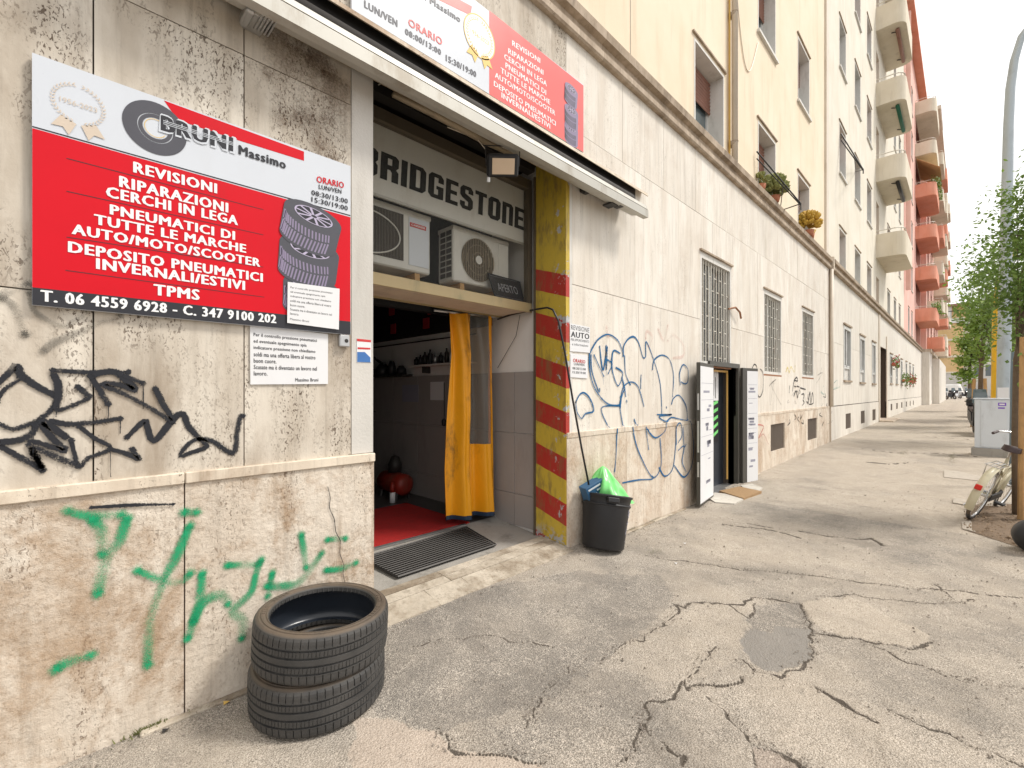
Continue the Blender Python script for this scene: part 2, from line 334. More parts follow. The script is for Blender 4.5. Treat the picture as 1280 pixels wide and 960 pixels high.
# ------------------------------------------------------------------ mesh building
class MB:
    def __init__(s): s.v = []; s.f = []; s.a = {}
    def add(s, vs, fs):
        b = len(s.v); s.v += [tuple(q) for q in vs]; s.f += [tuple(b + i for i in f) for f in fs]; return s
    def box(s, x0, x1, y0, y1, z0, z1, bev=0):
        if bev:
            e = bev; X, Y, Z = (x0, x1), (y0, y1), (z0, z1)
            cx, cy, cz = (x0 + x1) / 2, (y0 + y1) / 2, (z0 + z1) / 2
            pts = []; idx = {}
            for ix in (0, 1):
                for iy in (0, 1):
                    for iz in (0, 1):
                        sx, sy, sz = (1 if ix == 0 else -1), (1 if iy == 0 else -1), (1 if iz == 0 else -1)
                        for k, q in enumerate(((X[ix], Y[iy] + sy * e, Z[iz] + sz * e), (X[ix] + sx * e, Y[iy], Z[iz] + sz * e), (X[ix] + sx * e, Y[iy] + sy * e, Z[iz]))):
                            idx[(ix, iy, iz, k)] = len(pts); pts.append(q)
            I = idx; F = []
            for ix in (0, 1): F.append([I[(ix, a, b, 0)] for a, b in ((0, 0), (1, 0), (1, 1), (0, 1))])
            for iy in (0, 1): F.append([I[(a, iy, b, 1)] for a, b in ((0, 0), (1, 0), (1, 1), (0, 1))])
            for iz in (0, 1): F.append([I[(a, b, iz, 2)] for a, b in ((0, 0), (1, 0), (1, 1), (0, 1))])
            for a in (0, 1):
                for b in (0, 1):
                    F.append([I[(a, b, 0, 0)], I[(a, b, 1, 0)], I[(a, b, 1, 1)], I[(a, b, 0, 1)]])
                    F.append([I[(a, 0, b, 0)], I[(a, 1, b, 0)], I[(a, 1, b, 2)], I[(a, 0, b, 2)]])
                    F.append([I[(0, a, b, 1)], I[(1, a, b, 1)], I[(1, a, b, 2)], I[(0, a, b, 2)]])
                    for c_ in (0, 1): F.append([I[(a, b, c_, 0)], I[(a, b, c_, 1)], I[(a, b, c_, 2)]])
            return s.add(pts, F)
        return s.add([(x0, y0, z0), (x1, y0, z0), (x1, y1, z0), (x0, y1, z0), (x0, y0, z1), (x1, y0, z1), (x1, y1, z1), (x0, y1, z1)],
                     [(0, 3, 2, 1), (4, 5, 6, 7), (0, 1, 5, 4), (1, 2, 6, 5), (2, 3, 7, 6), (3, 0, 4, 7)])
    def quad(s, a, b, c, d): return s.add([a, b, c, d], [(0, 1, 2, 3)])
    def prism(s, poly, axis, a, b):        # poly in the two other axes (cyclic order), extruded from a to b
        def q(p, t): return {'x': (t, p[0], p[1]), 'y': (p[0], t, p[1]), 'z': (p[0], p[1], t)}[axis]
        m = len(poly); vs = [q(p, a) for p in poly] + [q(p, b) for p in poly]
        return s.add(vs, [tuple(range(m))[::-1], tuple(range(m, 2 * m))] + [(i, (i + 1) % m, m + (i + 1) % m, m + i) for i in range(m)])
    def tube(s, pts, r, n=8, cap=True):
        pts = [Vector(p) for p in pts]; m = len(pts); rs = r if isinstance(r, (list, tuple)) else [r] * m
        vs = []; up = None
        for i, p in enumerate(pts):
            d = (pts[min(i + 1, m - 1)] - pts[max(i - 1, 0)]).normalized()
            if up is None:
                up = Vector((0, 0, 1)) if abs(d.z) < .9 else Vector((1, 0, 0))
            a = d.cross(up).normalized(); b = a.cross(d).normalized(); up = b
            for k in range(n):
                t = 2 * PI * k / n; vs.append(p + (a * math.cos(t) + b * math.sin(t)) * rs[i])
        fs = [(i * n + k, i * n + (k + 1) % n, (i + 1) * n + (k + 1) % n, (i + 1) * n + k) for i in range(m - 1) for k in range(n)]
        if cap: fs += [tuple(range(n))[::-1], tuple((m - 1) * n + k for k in range(n))]
        return s.add(vs, fs)
    def lathe(s, prof, n=24, mat=None, cap=False):     # prof: (r, z)
        m = len(prof); vs = []
        for k in range(n):
            t = 2 * PI * k / n
            for r, z in prof: vs.append((r * math.cos(t), r * math.sin(t), z))
        fs = [(k * m + i, ((k + 1) % n) * m + i, ((k + 1) % n) * m + i + 1, k * m + i + 1) for k in range(n) for i in range(m - 1)]
        if cap: fs += [tuple(k * m for k in range(n))[::-1], tuple(k * m + m - 1 for k in range(n))]
        if mat: vs = [mat @ Vector(q) for q in vs]
        return s.add(vs, fs)
    def xf(s, mat, start=0):
        s.v[start:] = [tuple(mat @ Vector(q)) for q in s.v[start:]]; return s
    def obj(s, name, mat, parent=None, smooth=False, kind=None, attrs=None, world=True):
        me = bpy.data.meshes.new(name); me.from_pydata(s.v, [], s.f)
        if smooth: me.polygons.foreach_set('use_smooth', [True] * len(me.polygons))
        for k, vals in (attrs or s.a).items():
            at = me.attributes.new(k, 'FLOAT', 'POINT'); at.data.foreach_set('value', [float(q) for q in vals])
        me.materials.append(mat); me.update()
        return link(name, me, parent, kind, world)
def link(name, me, parent=None, kind=None, world=True):
    o = bpy.data.objects.new(name, me); C.objects.link(o)
    if parent is not None:
        o.parent = parent
        if world: o.matrix_parent_inverse = wm(parent).inverted()
    if kind: o['kind'] = kind
    return o
def wm(o):
    m = Matrix.LocRotScale(o.location, o.rotation_euler, o.scale)
    return (wm(o.parent) @ o.matrix_parent_inverse @ m) if o.parent else m
def tag(o, label, cat, group=None):
    o['label'] = label; o['category'] = cat
    if group: o['group'] = group
    return o
def thing(name, label, cat, loc=(0, 0, 0), group=None, rz=0):
    o = bpy.data.objects.new(name, None); C.objects.link(o); o.location = loc; o.rotation_euler = (0, 0, rz); o.empty_display_size = .1
    return tag(o, label, cat, group)
def kids(o): return [c for c in bpy.data.objects if c.parent == o]
def dup(root, loc, rot=(0, 0, 0), label=None):
    r = root.copy(); C.objects.link(r); r.location = loc; r.rotation_euler = rot
    if label: r['label'] = label
    for ch in list(root.children):
        c_ = ch.copy(); C.objects.link(c_); c_.parent = r
        for g_ in list(ch.children):
            d_ = g_.copy(); C.objects.link(d_); d_.parent = c_
    return r
def holes_panel(mb, x0, x1, z0, z1, holes, yf, yb):
    """rectangle facing -Y with rectangular holes; front faces plus edge faces back to yb"""
    hs_ = [(max(x0, a), min(x1, b), max(z0, c_), min(z1, d_)) for a, b, c_, d_ in holes if a < x1 and b > x0 and c_ < z1 and d_ > z0]
    xs = sorted({x0, x1, *[h[0] for h in hs_], *[h[1] for h in hs_]}); zs = sorted({z0, z1, *[h[2] for h in hs_], *[h[3] for h in hs_]})
    def solid(i, j):
        if i < 0 or j < 0 or i >= len(xs) - 1 or j >= len(zs) - 1: return False
        cx, cz = (xs[i] + xs[i + 1]) / 2, (zs[j] + zs[j + 1]) / 2
        return not any(h[0] < cx < h[1] and h[2] < cz < h[3] for h in hs_)
    any_ = False
    for i in range(len(xs) - 1):
        for j in range(len(zs) - 1):
            if not solid(i, j): continue
            any_ = True; a, b, c_, d_ = xs[i], xs[i + 1], zs[j], zs[j + 1]
            mb.quad((a, yf, c_), (b, yf, c_), (b, yf, d_), (a, yf, d_))
            if not solid(i - 1, j): mb.quad((a, yb, c_), (a, yf, c_), (a, yf, d_), (a, yb, d_))
            if not solid(i + 1, j): mb.quad((b, yf, c_), (b, yb, c_), (b, yb, d_), (b, yf, d_))
            if not solid(i, j - 1): mb.quad((a, yb, c_), (b, yb, c_), (b, yf, c_), (a, yf, c_))
            if not solid(i, j + 1): mb.quad((a, yf, d_), (b, yf, d_), (b, yb, d_), (a, yb, d_))
    return any_
def box(*a, bev=0): return MB().box(*a, bev=bev)

# ---- flat lettering from Blender's own font
_tc = {}
def glyphs(s, bold):
    key = (s, bold)
    if key not in _tc:
        cu = bpy.data.curves.new('t', 'FONT'); cu.body = s; cu.size = 1; cu.offset = 0; cu.resolution_u = 2; cu.space_character = 1 + bold * 2.2
        ob = bpy.data.objects.new('t', cu); C.objects.link(ob)
        me = bpy.data.meshes.new_from_object(ob.evaluated_get(bpy.context.evaluated_depsgraph_get()))
        vs = [(q.co.x, q.co.y) for q in me.vertices]; fs = [tuple(q.vertices) for q in me.polygons]
        bpy.data.objects.remove(ob); bpy.data.curves.remove(cu); bpy.data.meshes.remove(me)
        xs = [q[0] for q in vs]; ys = [q[1] for q in vs]
        _tc[key] = (vs, fs, min(xs), max(xs), min(ys), max(ys))
    return _tc[key]
def text(mb, s, o, ex, ey, bold=.02, slant=0):
    """o bottom left, ex vector to bottom right, ey vector to top left (3D)"""
    vs, fs, x0, x1, y0, y1 = glyphs(s, bold); o, ex, ey = Vector(o), Vector(ex), Vector(ey)
    if s.lower() == s or any(ch in s for ch in 'gpqy,'): pass
    w_ = x1 - x0; cp = [0] if bold < .015 else [(-bold * .8 + i * bold * .4, (i % 2) * bold * .35 - bold * .17) for i in range(5)]
    nrm = ex.cross(ey).normalized()
    for i, sh in enumerate(cp):
        sx_, sy_ = sh if sh else (0, 0)
        out = [o + nrm * (i * .00012) + ex * ((x - x0 + sx_) / w_ + slant * (y - y0) / (y1 - y0)) + ey * ((y - y0 + sy_) / (y1 - y0)) for x, y in vs]
        mb.add(out, fs)
def textpx(mb, s, bl, br, tl, y, bold=.035, slant=0):
    a, b, c_ = P(*bl, y), P(*br, y), P(*tl, y)
    a3 = Vector((a[0], y, a[1])); text(mb, s, a3, Vector((b[0], y, b[1])) - a3, Vector((a[0], y, c_[1])) - a3, bold, slant)
def lines(parent, name, mat, rows, y):
    for r_ in rows:
        mb = MB(); textpx(mb, r_[0], r_[1], r_[2], r_[3], y, r_[4] if len(r_) > 4 else .062); mb.obj(name, mat, parent)
def polypx(mb, pts, y):
    q = [P(u, v, y) for u, v in pts]; mb.add([(a, y, b) for a, b in q], [tuple(range(len(q)))])
def disc(mb, cx, cz, r0, r1, y, a0=0, a1=360, n=40, sx=1, sz=1):
    vs = []; 
    for k in range(n + 1):
        t = R(a0 + (a1 - a0) * k / n); c_, s_ = math.cos(t), math.sin(t)
        vs += [(cx + r0 * c_ * sx, y, cz + r0 * s_ * sz), (cx + r1 * c_ * sx, y, cz + r1 * s_ * sz)]
    mb.add(vs, [(2 * k, 2 * k + 1, 2 * k + 3, 2 * k + 2) for k in range(n)])

# ================================================================== SETTING
# ---- pavement with real cracks
def px8(pts): return [G(480 + x / 1.6, 620 + y / 1.6)[:2] for x, y in pts]
crk = [  # (points in the photograph, width m, depth m)
 ([(585, 235), (580, 215), (600, 222), (640, 215), (690, 220), (745, 205), (800, 208), (830, 214)], .009, .006),
 ([(830, 70), (880, 80), (940, 85), (975, 85), (1000, 100)], .018, .014),
 ([(520, 118), (600, 130), (700, 145), (830, 155), (950, 172), (1050, 185), (1150, 190), (1280, 205)], .008, .006),
 ([(585, 235), (545, 265), (480, 300), (430, 330)], .006, .004),
 ([(730, 365), (650, 375), (610, 390), (595, 375), (590, 382), (560, 400), (530, 410), (510, 440), (508, 465), (500, 500), (480, 530)], .010, .009),
 ([(510, 455), (550, 490), (590, 510), (600, 545)], .010, .009),
 ([(650, 395), (680, 430), (710, 460), (740, 490), (760, 500), (800, 510), (830, 530), (880, 548)], .009, .009),
 ([(860, 380), (900, 405), (940, 435), (980, 455)], .007, .007),
 ([(1010, 430), (1060, 450), (1130, 475), (1190, 510), (1290, 542)], .007, .007),
 ([(860, 275), (900, 280), (980, 295), (1060, 305), (1095, 290)], .011, .008),
 ([(710, 325), (750, 355), (790, 362), (830, 345), (850, 320), (860, 290), (830, 215)], .007, .006),
 ([(980, 300), (1060, 335), (1140, 365), (1280, 385)], .006, .005),
 ([(95, 470), (120, 475), (130, 505), (170, 515), (240, 510), (330, 530)], .008, .006),
 ([(660, 300), (620, 340), (600, 375)], .005, .004), ([(690, 220), (740, 245), (735, 215)], .005, .004),
 ([(865, 200), (940, 198), (1080, 215), (1180, 208)], .008, .006),
 ([(745, 500), (735, 515), (740, 544)], .012, .01),
 ([(730, 55), (780, 65)], .009, .006), ([(1095, 175), (1140, 205)], .005, .004),
 ([(380, 340), (300, 420), (290, 480)], .004, .003), ([(60, 300), (200, 280), (330, 300)], .003, .002)]
cseg = []
for pts, wd, dp in crk:
    q = px8(pts); wd *= .62; dp *= 1.1
    for (x0, y0), (x1, y1) in zip(q, q[1:]): cseg.append((x0, y0, x1, y1, wd, dp))
far = [([(1075, 560), (1120, 566), (1170, 566), (1235, 572)], .045, .015),
       ([(1060, 575), (1110, 580), (1150, 577)], .04, .01), ([(1150, 545), (1210, 549)], .04, .012), ([(1170, 520), (1207, 521)], .05, .012), ([(900, 655), (960, 662), (1000, 672)], .012, .006)]
for pts, wd, dp in far:
    q = [G(*k)[:2] for k in pts]; wd *= .6
    for (x0, y0), (x1, y1) in zip(q, q[1:]): cseg.append((x0, y0, x1, y1, wd, dp))
def rng(a, b, s): return list(np.arange(a, b - 1e-6, s))
xs = rng(-4, .2, .2) + rng(.2, 5.0, .0105) + rng(5.0, 9.2, .025) + rng(9.2, 20, .12) + rng(20, 60, .8) + rng(60, 160, 5) + [160]
ys = rng(-5.0, -3.6, .14) + rng(-3.6, -2.9, .03) + rng(-2.9, 0, .0105) + [0, .025]
xs, ys = np.array(xs), np.array(ys); XX, YY = np.meshgrid(xs, ys, indexing='ij')
nz = np.zeros_like(XX); nj = np.zeros_like(XX); nk = np.zeros_like(XX)
cX = np.arange(-4, 20, .04); cY = np.arange(-5.1, .2, .04)
def field(sc_, off, oct_=3):
    F_ = np.array([[mnoise.fractal(Vector((a * sc_ + off, b * sc_, off)), .7, 2.0, oct_) for b in cY] for a in cX])
    xi = np.clip((XX - cX[0]) / .04, 0, len(cX) - 1.001); yi = np.clip((YY - cY[0]) / .04, 0, len(cY) - 1.001)
    i0, j0 = xi.astype(int), yi.astype(int); fx, fy = xi - i0, yi - j0
    return F_[i0, j0] * (1 - fx) * (1 - fy) + F_[i0 + 1, j0] * fx * (1 - fy) + F_[i0, j0 + 1] * (1 - fx) * fy + F_[i0 + 1, j0 + 1] * fx * fy
n1, n2, n3 = field(6, 3, 5), field(6, 17, 5), field(1.3, 31, 3)
n4, n5 = field(17, 51, 2), field(17, 77, 2)
WX, WY = XX + n1 * .05 + n4 * .018, YY + n2 * .05 + n5 * .018
crackv = np.zeros_like(XX); dep = np.zeros_like(XX)
for x0, y0, x1, y1, wd, dp in cseg:
    L2 = (x1 - x0) ** 2 + (y1 - y0) ** 2 + 1e-9
    m = (XX > min(x0, x1) - .2) & (XX < max(x0, x1) + .2) & (YY > min(y0, y1) - .2) & (YY < max(y0, y1) + .2)
    if not m.any(): continue
    t = np.clip(((WX[m] - x0) * (x1 - x0) + (WY[m] - y0) * (y1 - y0)) / L2, 0, 1)
    d_ = np.hypot(WX[m] - x0 - t * (x1 - x0), WY[m] - y0 - t * (y1 - y0)); k_ = wd * (.8 + .9 * n3[m])
    kk = np.clip(k_, wd * .35, wd * 2)
    crackv[m] = np.maximum(crackv[m], np.clip(1.35 - d_ / (kk * 1.3 + .003), 0, 1) * (.62 + .6 * np.clip(n2[m] + .5, 0, 1))); dep[m] = np.maximum(dep[m], dp * np.clip(1.3 - d_ / (kk * 1.2), 0, 1))
def inpoly(poly, X_, Y_):
    r_ = np.zeros(X_.shape, bool); m = len(poly)
    for i in range(m):
        (xa, ya), (xb, yb) = poly[i], poly[(i + 1) % m]
        c_ = ((ya > Y_) != (yb > Y_)) & (X_ < (xb - xa) * (Y_ - ya) / (yb - ya + 1e-12) + xa); r_ ^= c_
    return r_
tonev = n3 * .35; pinkv = np.zeros_like(XX); smov = np.zeros_like(XX)
for pts, tv, dz in (([(720, 290), (740, 220), (830, 210), (860, 280), (840, 330), (790, 355), (730, 330)], -.55, -.004),
                    ([(830, 215), (930, 200), (1000, 235), (1095, 280), (1090, 300), (1000, 300), (870, 270)], (.6), .004),
                    ([(585, 235), (640, 215), (720, 225), (720, 290), (700, 330), (600, 380), (430, 340), (480, 300)], .25, 0),
                    ([(-20, 250), (120, 200), (380, 150), (560, 160), (580, 215), (480, 300), (300, 420), (120, 470), (-20, 440)], -.4, 0)):
    m = inpoly(px8(pts), WX, WY); tonev[m] += tv; dep[m] -= dz
m = inpoly(px8([(-60, 440), (100, 470), (130, 510), (240, 510), (330, 535), (340, 580), (-60, 620)]), WX, WY); pinkv[m] = 1; tonev[m] += .7
tonev[XX > 7] += .45
m = inpoly(px8([(720, 290), (735, 262), (760, 268), (850, 262), (856, 290), (838, 330), (790, 353), (730, 328)]), WX, WY); smov[m] = 1
m = inpoly(px8([(740, 505), (760, 500), (800, 512), (835, 535), (850, 560), (730, 560)]), WX, WY); pinkv[m] = 1; dep[m] += .012; tonev[m] -= .4
for pts_, dz_ in (([(595, 375), (650, 375), (730, 365), (790, 362), (860, 380), (980, 455), (1000, 560), (880, 548), (740, 490), (680, 430), (650, 395)], .004), ([(510, 455), (595, 380), (650, 395), (740, 490), (760, 560), (600, 560)], -.003)):
    dep[inpoly(px8(pts_), WX, WY)] += dz_
gxz = np.interp(XX, gxs, gzs)
ss_ = lambda t: np.clip(t, 0, 1) ** 2 * (3 - 2 * np.clip(t, 0, 1))
ZZ = gxz + .075 * ss_((XX - 1.0) / .45) * ss_((4.25 - XX) / .6) * ss_((YY + 1.0) / .95) - dep + n3 * .006 * (XX < 22) * np.clip(-YY * 3, 0, 1) + n1 * .0035 + n4 * .0012
nx_, ny_ = XX.shape; idx = np.arange(nx_ * ny_).reshape(nx_, ny_)
me = bpy.data.meshes.new('pavement')
vv = np.stack([XX, YY, ZZ], -1).reshape(-1, 3); qf = np.stack([idx[:-1, :-1], idx[1:, :-1], idx[1:, 1:], idx[:-1, 1:]], -1).reshape(-1, 4)
me.vertices.add(len(vv)); me.vertices.foreach_set('co', vv.ravel()); me.loops.add(qf.size); me.loops.foreach_set('vertex_index', qf.ravel().astype('i'))
me.polygons.add(len(qf)); me.polygons.foreach_set('loop_start', (np.arange(len(qf)) * 4).astype('i')); me.polygons.foreach_set('use_smooth', np.ones(len(qf), bool))
for k_, a_ in (('crack', crackv), ('tone', tonev), ('pink', pinkv), ('smooth_patch', smov)):
    at = me.attributes.new(k_, 'FLOAT', 'POINT'); at.data.foreach_set('value', a_.ravel().astype('f'))
me.update(calc_edges=True); me.materials.append(M['asph']); link('pavement', me, kind='structure')
# road, kerb, city ground
mb = MB(); rx = [-40, 0, 6.3, 9, 15.7, 26, 53, 110, 160]
for a, b in zip(rx, rx[1:]):
    za, zb = gz(a) - .13, gz(b) - .13; mb.quad((a, -18, za), (b, -18, zb), (b, -5.16, zb), (a, -5.16, za))
mb.obj('road', M['road'], kind='structure')
mb = MB().quad((-500, -900, -.4), (1500, -900, -.4), (1500, 900, -.4), (-500, 900, -.4)); mb.obj('ground', M['earth'], kind='structure')
kb = thing('kerb', 'long stone kerb along the road side of the pavement', 'kerb', (0, -5.08, 0)); kb['kind'] = 'structure'
del kb['category']
x = -2.0
while x < 60:
    z0 = gz(x + .5); box(x, x + .985, -5.16, -5.0, z0 - .3, z0 + .006, bev=.012).obj('kerb_stone', M['kerb'], kb); x += 1.0

# ================================================================== NEAR BUILDING (travertine ground floor, peach stucco above)
DX0, DX1 = 1.477, 3.46            # workshop opening
DZ = 3.72
XB = 15.4                         # end of this building
b1 = thing('apartment_building', 'peach stucco apartment block with travertine ground floor holding the tyre workshop', 'building', (0, .2, 0))
def win_px(u0, u1, vt, vb, y=0.0):   # opening from its left edge pixels
    x0, x1 = PX(u0, y), PX(u1, y); return x0, x1, P(u0, vb, y)[1], P(u0, vt, y)[1]
gw = [win_px(875.5, 914, 314, 455), win_px(954.5, 977, 361, 467), win_px(1002.5, 1017, 384, 471)]
vents = [win_px(962.5, 980, 531, 565), win_px(1009, 1020.5, 524, 551)]
door2 = (6.93, 8.0, .02, 1.95)
holes1 = [(DX0, DX1, -1, DZ), door2] + gw + vents
CAPZ = 1.17
CORN = 4.97
def slabs(rows, holes, matf, parent, yf0, name='stone_slab', jitter=.0018, gap=.003):
    for z0, z1, xj in rows:
        for a, b in zip(xj, xj[1:]):
            mb = MB(); yf = yf0 + random.uniform(-jitter, jitter)
            if holes_panel(mb, a + gap, b - gap, z0 + gap, z1 - gap, holes, yf, .03): mb.obj(name, matf(a, z0), parent)
def joints(a, b, st, jit=.12):
    r_ = [a]
    while r_[-1] + st * 1.3 < b: r_.append(r_[-1] + st + random.uniform(-jit, jit))
    return r_ + [b]
mf_up = lambda a, z: M['trav'] if a < 3.3 else M['travr']
mf_lo = lambda a, z: M['dado'] if a < 3.3 else M['dador']
LJ = [-1.6, -1.03, -.44, .146, .7326, 1.325]
slabs([(1.16, 1.975, LJ), (1.975, 3.33, LJ), (3.33, 4.1, [-1.6, -.44, .146, .7326, 1.325]), (4.1, CORN + .02, [-1.6, -.44, .7326, 2.0, 3.47])], holes1, mf_up, b1, 0)
slabs([(3.72, 4.1, [1.325, 2.4, 3.47])], holes1, mf_up, b1, 0)
RJ = [3.56, 4.48, 5.45, 6.41, 7.6, 8.7, 9.6, 10.7, 11.9, 13.0, 14.1, XB - .12]
slabs([(1.16, 2.6, joints(3.56, XB - .12, 1.15)), (2.6, 4.1, joints(3.56, XB - .12, 1.15)), (4.1, CORN + .02, [3.47, 4.48] + RJ[2:])], holes1, mf_up, b1, 0)
box(3.463, 3.557, -.004, .03, .02, 4.1).obj('jamb_strip', M['surround'], b1)
# dado
slabs([(-.3, 1.12, [-1.9, -.75, .472, 1.474])], holes1, mf_lo, b1, -.012)
slabs([(-.3, 1.12, [3.465, 4.55, 6.2, 6.93 - .01])], holes1, mf_lo, b1, -.012)
slabs([(-.3, 1.12, [8.01] + joints(8.5, XB - .12, 1.4))], holes1, mf_lo, b1, -.012)
for a, b in [(-1.9, -.44), (-.44, .472), (.472, 1.476), (3.465, 5.2), (5.2, 6.83), (8.09, 9.6), (9.6, 11.2), (11.2, 13.1), (13.1, XB - .12)]:
    box(a + .002, b - .002, -.026 if a < 3 else -.018, .03, 1.118, 1.172, bev=.004).obj('ledge_stone', M['cap'] if a < 3 else M['dador'], b1)
# left jamb of painted concrete above the ledge
box(1.329, 1.474, .004, .03, 1.175, 3.72).obj('jamb', M['plast'], b1)
mb = MB(); holes_panel(mb, -6, XB, -.4, 5.2, [(DX0 - .045, DX1 + .056, -1, DZ + .34), door2] + gw + vents, .031, .5); mb.obj('wall_core', M['core'], b1)
# reveals of the workshop opening
box(DX0 - .05, DX0 + .0, .0305, .95, -.3, DZ).obj('reveal', M['plast'], b1)
box(DX1 + .0, DX1 + .05, .0305, .374, -.3, 4.05).obj('striped_reveal', M['stripe'], b1)
box(DX1 - .001, DX1 + .055, -.006, .0303, .04, 4.05).obj('striped_reveal_edge', M['stripe'], b1)
box(DX1 - .018, DX1 + .01, .376, .392, .1, 3.72).obj('corner_profile', M['olive'], b1)
# cornice in two fillets
def cornice(x0, x1, m, parent, yo=0.0):
    n_ = max(1, round((x1 - x0) / 1.6)); st = (x1 - x0) / n_
    for k in range(n_):
        a, b = x0 + k * st + .0015, x0 + (k + 1) * st - .0015
        MB().prism([(.03, CORN), (-.045 - yo, CORN), (-.06 - yo, CORN + .02), (-.06 - yo, CORN + .08), (-.03 - yo, CORN + .085), (-.03 - yo, CORN + .17), (-.09 - yo, CORN + .19), (-.10 - yo, CORN + .27), (-.08 - yo, CORN + .30), (.2, CORN + .31), (.2, CORN)], 'x', a, b).obj('cornice_stone', m, parent)
cornice(-4, XB - .14, M['cornice'], b1)
# upper wall
UY = .06
H1 = 24
def up_row(us, dz):   # list of (x0,x1,z0,z1)
    return us
uw = []
xsW = [(-2.2, -1.2), (1.2, 2.2), (PX(867.4, UY) - 2.55 * 1.0, PX(867.4, UY) - 1.45), (PX(867.4, UY), PX(904.8, UY)), (PX(947.2, UY), PX(969.4, UY)), (PX(997, UY), PX(1011.6, UY))]
for i, (a, b) in enumerate(xsW[3:]):
    for k in range(6): uw.append((a, b, 5.24 + .0 + k * 3.18 if k == 0 else 8.3 + (k - 1) * 3.2, 6.62 if k == 0 else 9.78 + (k - 1) * 3.2))
mb = MB(); holes_panel(mb, -6, XB - .1, CORN + .3, H1, uw, UY, .45); mb.obj('upper_wall', M['cream'], b1)
box(-6, XB - .1, .46, .5, 4, H1).obj('inner_wall', M['dark'], b1)
box(-6.2, XB, -.3, 9, H1, H1 + .3).obj('roof', M['cornice'], b1)
def upper_window(parent, a, b, z0, z1, y, wallmat, shutter=.35, deep=.32, sill=True, frame_only=False):
    wn = MB(); t = .035
    # stone lining of the opening
    wn.box(a, a + t, y - .006, y + deep, z0, z1).box(b - t, b, y - .006, y + deep, z0, z1).box(a + t, b - t, y - .006, y + deep, z1 - t, z1)
    w_ = wn.obj('window', M['surround'], parent)
    if sill: box(a - .05, b + .05, y - .05, y + deep, z0 - .05, z0 + .004).obj('sill', M['surround'], w_)
    box(a - .06, b + .06, y - .03, y + .01, z1 + .05, z1 + .075).obj('drip_moulding', M['cornice'], w_)
    yy = y + deep * .75; f = MB(); e = .05; A_, B_ = a + t, b - t; zt = z1 - t; mid = (A_ + B_) / 2
    f.box(A_, A_ + e, yy, yy + .05, z0, zt).box(B_ - e, B_, yy, yy + .05, z0, zt).box(A_ + e, B_ - e, yy, yy + .05, z0, z0 + e).box(A_ + e, B_ - e, yy, yy + .05, zt - e, zt).box(mid - .035, mid + .035, yy - .01, yy + .05, z0 + e, zt - e)
    f.obj('frame', M['frame'], w_)
    box(A_, B_, yy + .02, yy + .03, z0, zt).obj('pane', M['glassb'], w_)
    if shutter:
        sm = MB(); zz = zt; zb = zt - (zt - z0) * shutter
        while zz > zb: sm.prism([(yy - .03, zz - .055), (yy - .045, zz - .03), (yy - .03, zz - .004), (yy - .02, zz - .004), (yy - .02, zz - .055)], 'x', A_ + .004, B_ - .004); zz -= .058
        sm.obj('roller_shutter', M['shut'], w_)
    return w_
for i, (a, b, z0, z1) in enumerate(uw):
    if z0 > 19: continue
    upper_window(b1, a, b, z0, z1, UY, None, random.choice((.3, .38, .5)) if i != 6 else .4, sill=z0 > 6)
# downpipes, gas pipe, cable
MB().tube([(PX(916), -.03, CORN + .28), (PX(916), -.03, H1)], .05, 10).obj('downpipe', M['pipe'], b1, True)
MB().tube([(PX(912, .03), .03, CORN + .3), (PX(912, .03), .03, H1)], .016, 8).obj('gas_pipe', M['pipey'], b1, True)
for z in (5.6, 7.7, 9.8, 11.9): MB().tube([(PX(916), .05, z), (PX(916), -.03, z), (PX(916) + .001, -.03, z + .03)], .058, 10).obj('pipe_clip', M['pipeb'], b1)
xc = PX(921); MB().tube([(xc + k * .09, UY - .012, 8.9 - 1.5 * math.sin(PI * k / 14) * (1 - k / 40) - k * .06) for k in range(15)], .008, 5).obj('loose_cable', M['pipe'], b1)
# low joint groove in upper stucco
box(PX(788, UY) - .006, PX(788, UY) + .006, UY - .004, UY + .01, CORN + .3, H1).obj('expansion_joint', M['pipeb'], b1)
# end pilaster and brown downpipe
box(XB - .12, XB - .002, -.03, .5, -.2, CORN).obj('end_pilaster', M['pipeb'], b1)
box(XB - .38, XB - .1, UY - .05, .45, CORN + .3, H1).obj('corner_strip', M['pipeb'] if False else M['pipe'], b1)
MB().tube([(XB - .16, -.07, 1.15), (XB - .16, -.07, CORN - .02)], .04, 8).obj('downpipe', M['pipe'], b1, True)
# ---- ground-floor windows with bars
def bars(parent, a, b, z0, z1, kind=0, y=-.01, dense=.105):
    fr = MB(); t = .05
    fr.box(a, a + t, .0, .2, z0, z1).box(b - t, b, .0, .2, z0, z1).box(a + t, b - t, .0, .2, z1 - t * 1.6, z1).box(a + t, b - t, .0, .2, z0, z0 + t)
    w_ = fr.obj('window', M['surround'], parent)
    box(a + t, b - t, .12, .13, z0, z1).obj('pane', M['glass'], w_)
    mid = (a + b) / 2; box(mid - .03, mid + .03, .10, .125, z0 + t, z1 - t).obj('mullion', M['frame'], w_)
    g = MB(); nb = max(4, round((b - a - 2 * t) / dense)); st = (b - a - 2 * t) / nb
    for k in range(nb + 1):
        x = a + t + k * st; g.box(x - .007, x + .007, .02, .034, z0 + .03, z1 - .05)
    for k in range(nb):
        x = a + t + k * st; z = z0 + .12 + (.0 if k % 2 else .2)
        while z < z1 - .12: g.box(x + .007, x + st - .007, .024, .032, z, z + .012); z += .4
    g.obj('grille', M['ironw'], w_)
    box(a, b, .0, .05, z0 - .035, z0 - .002).obj('sill', M['rust'] if kind else M['ironw'], w_)
    box(a - .03, b + .03, -.03, .02, z1 + .01, z1 + .035).obj('drip_moulding', M['cornice'], w_)
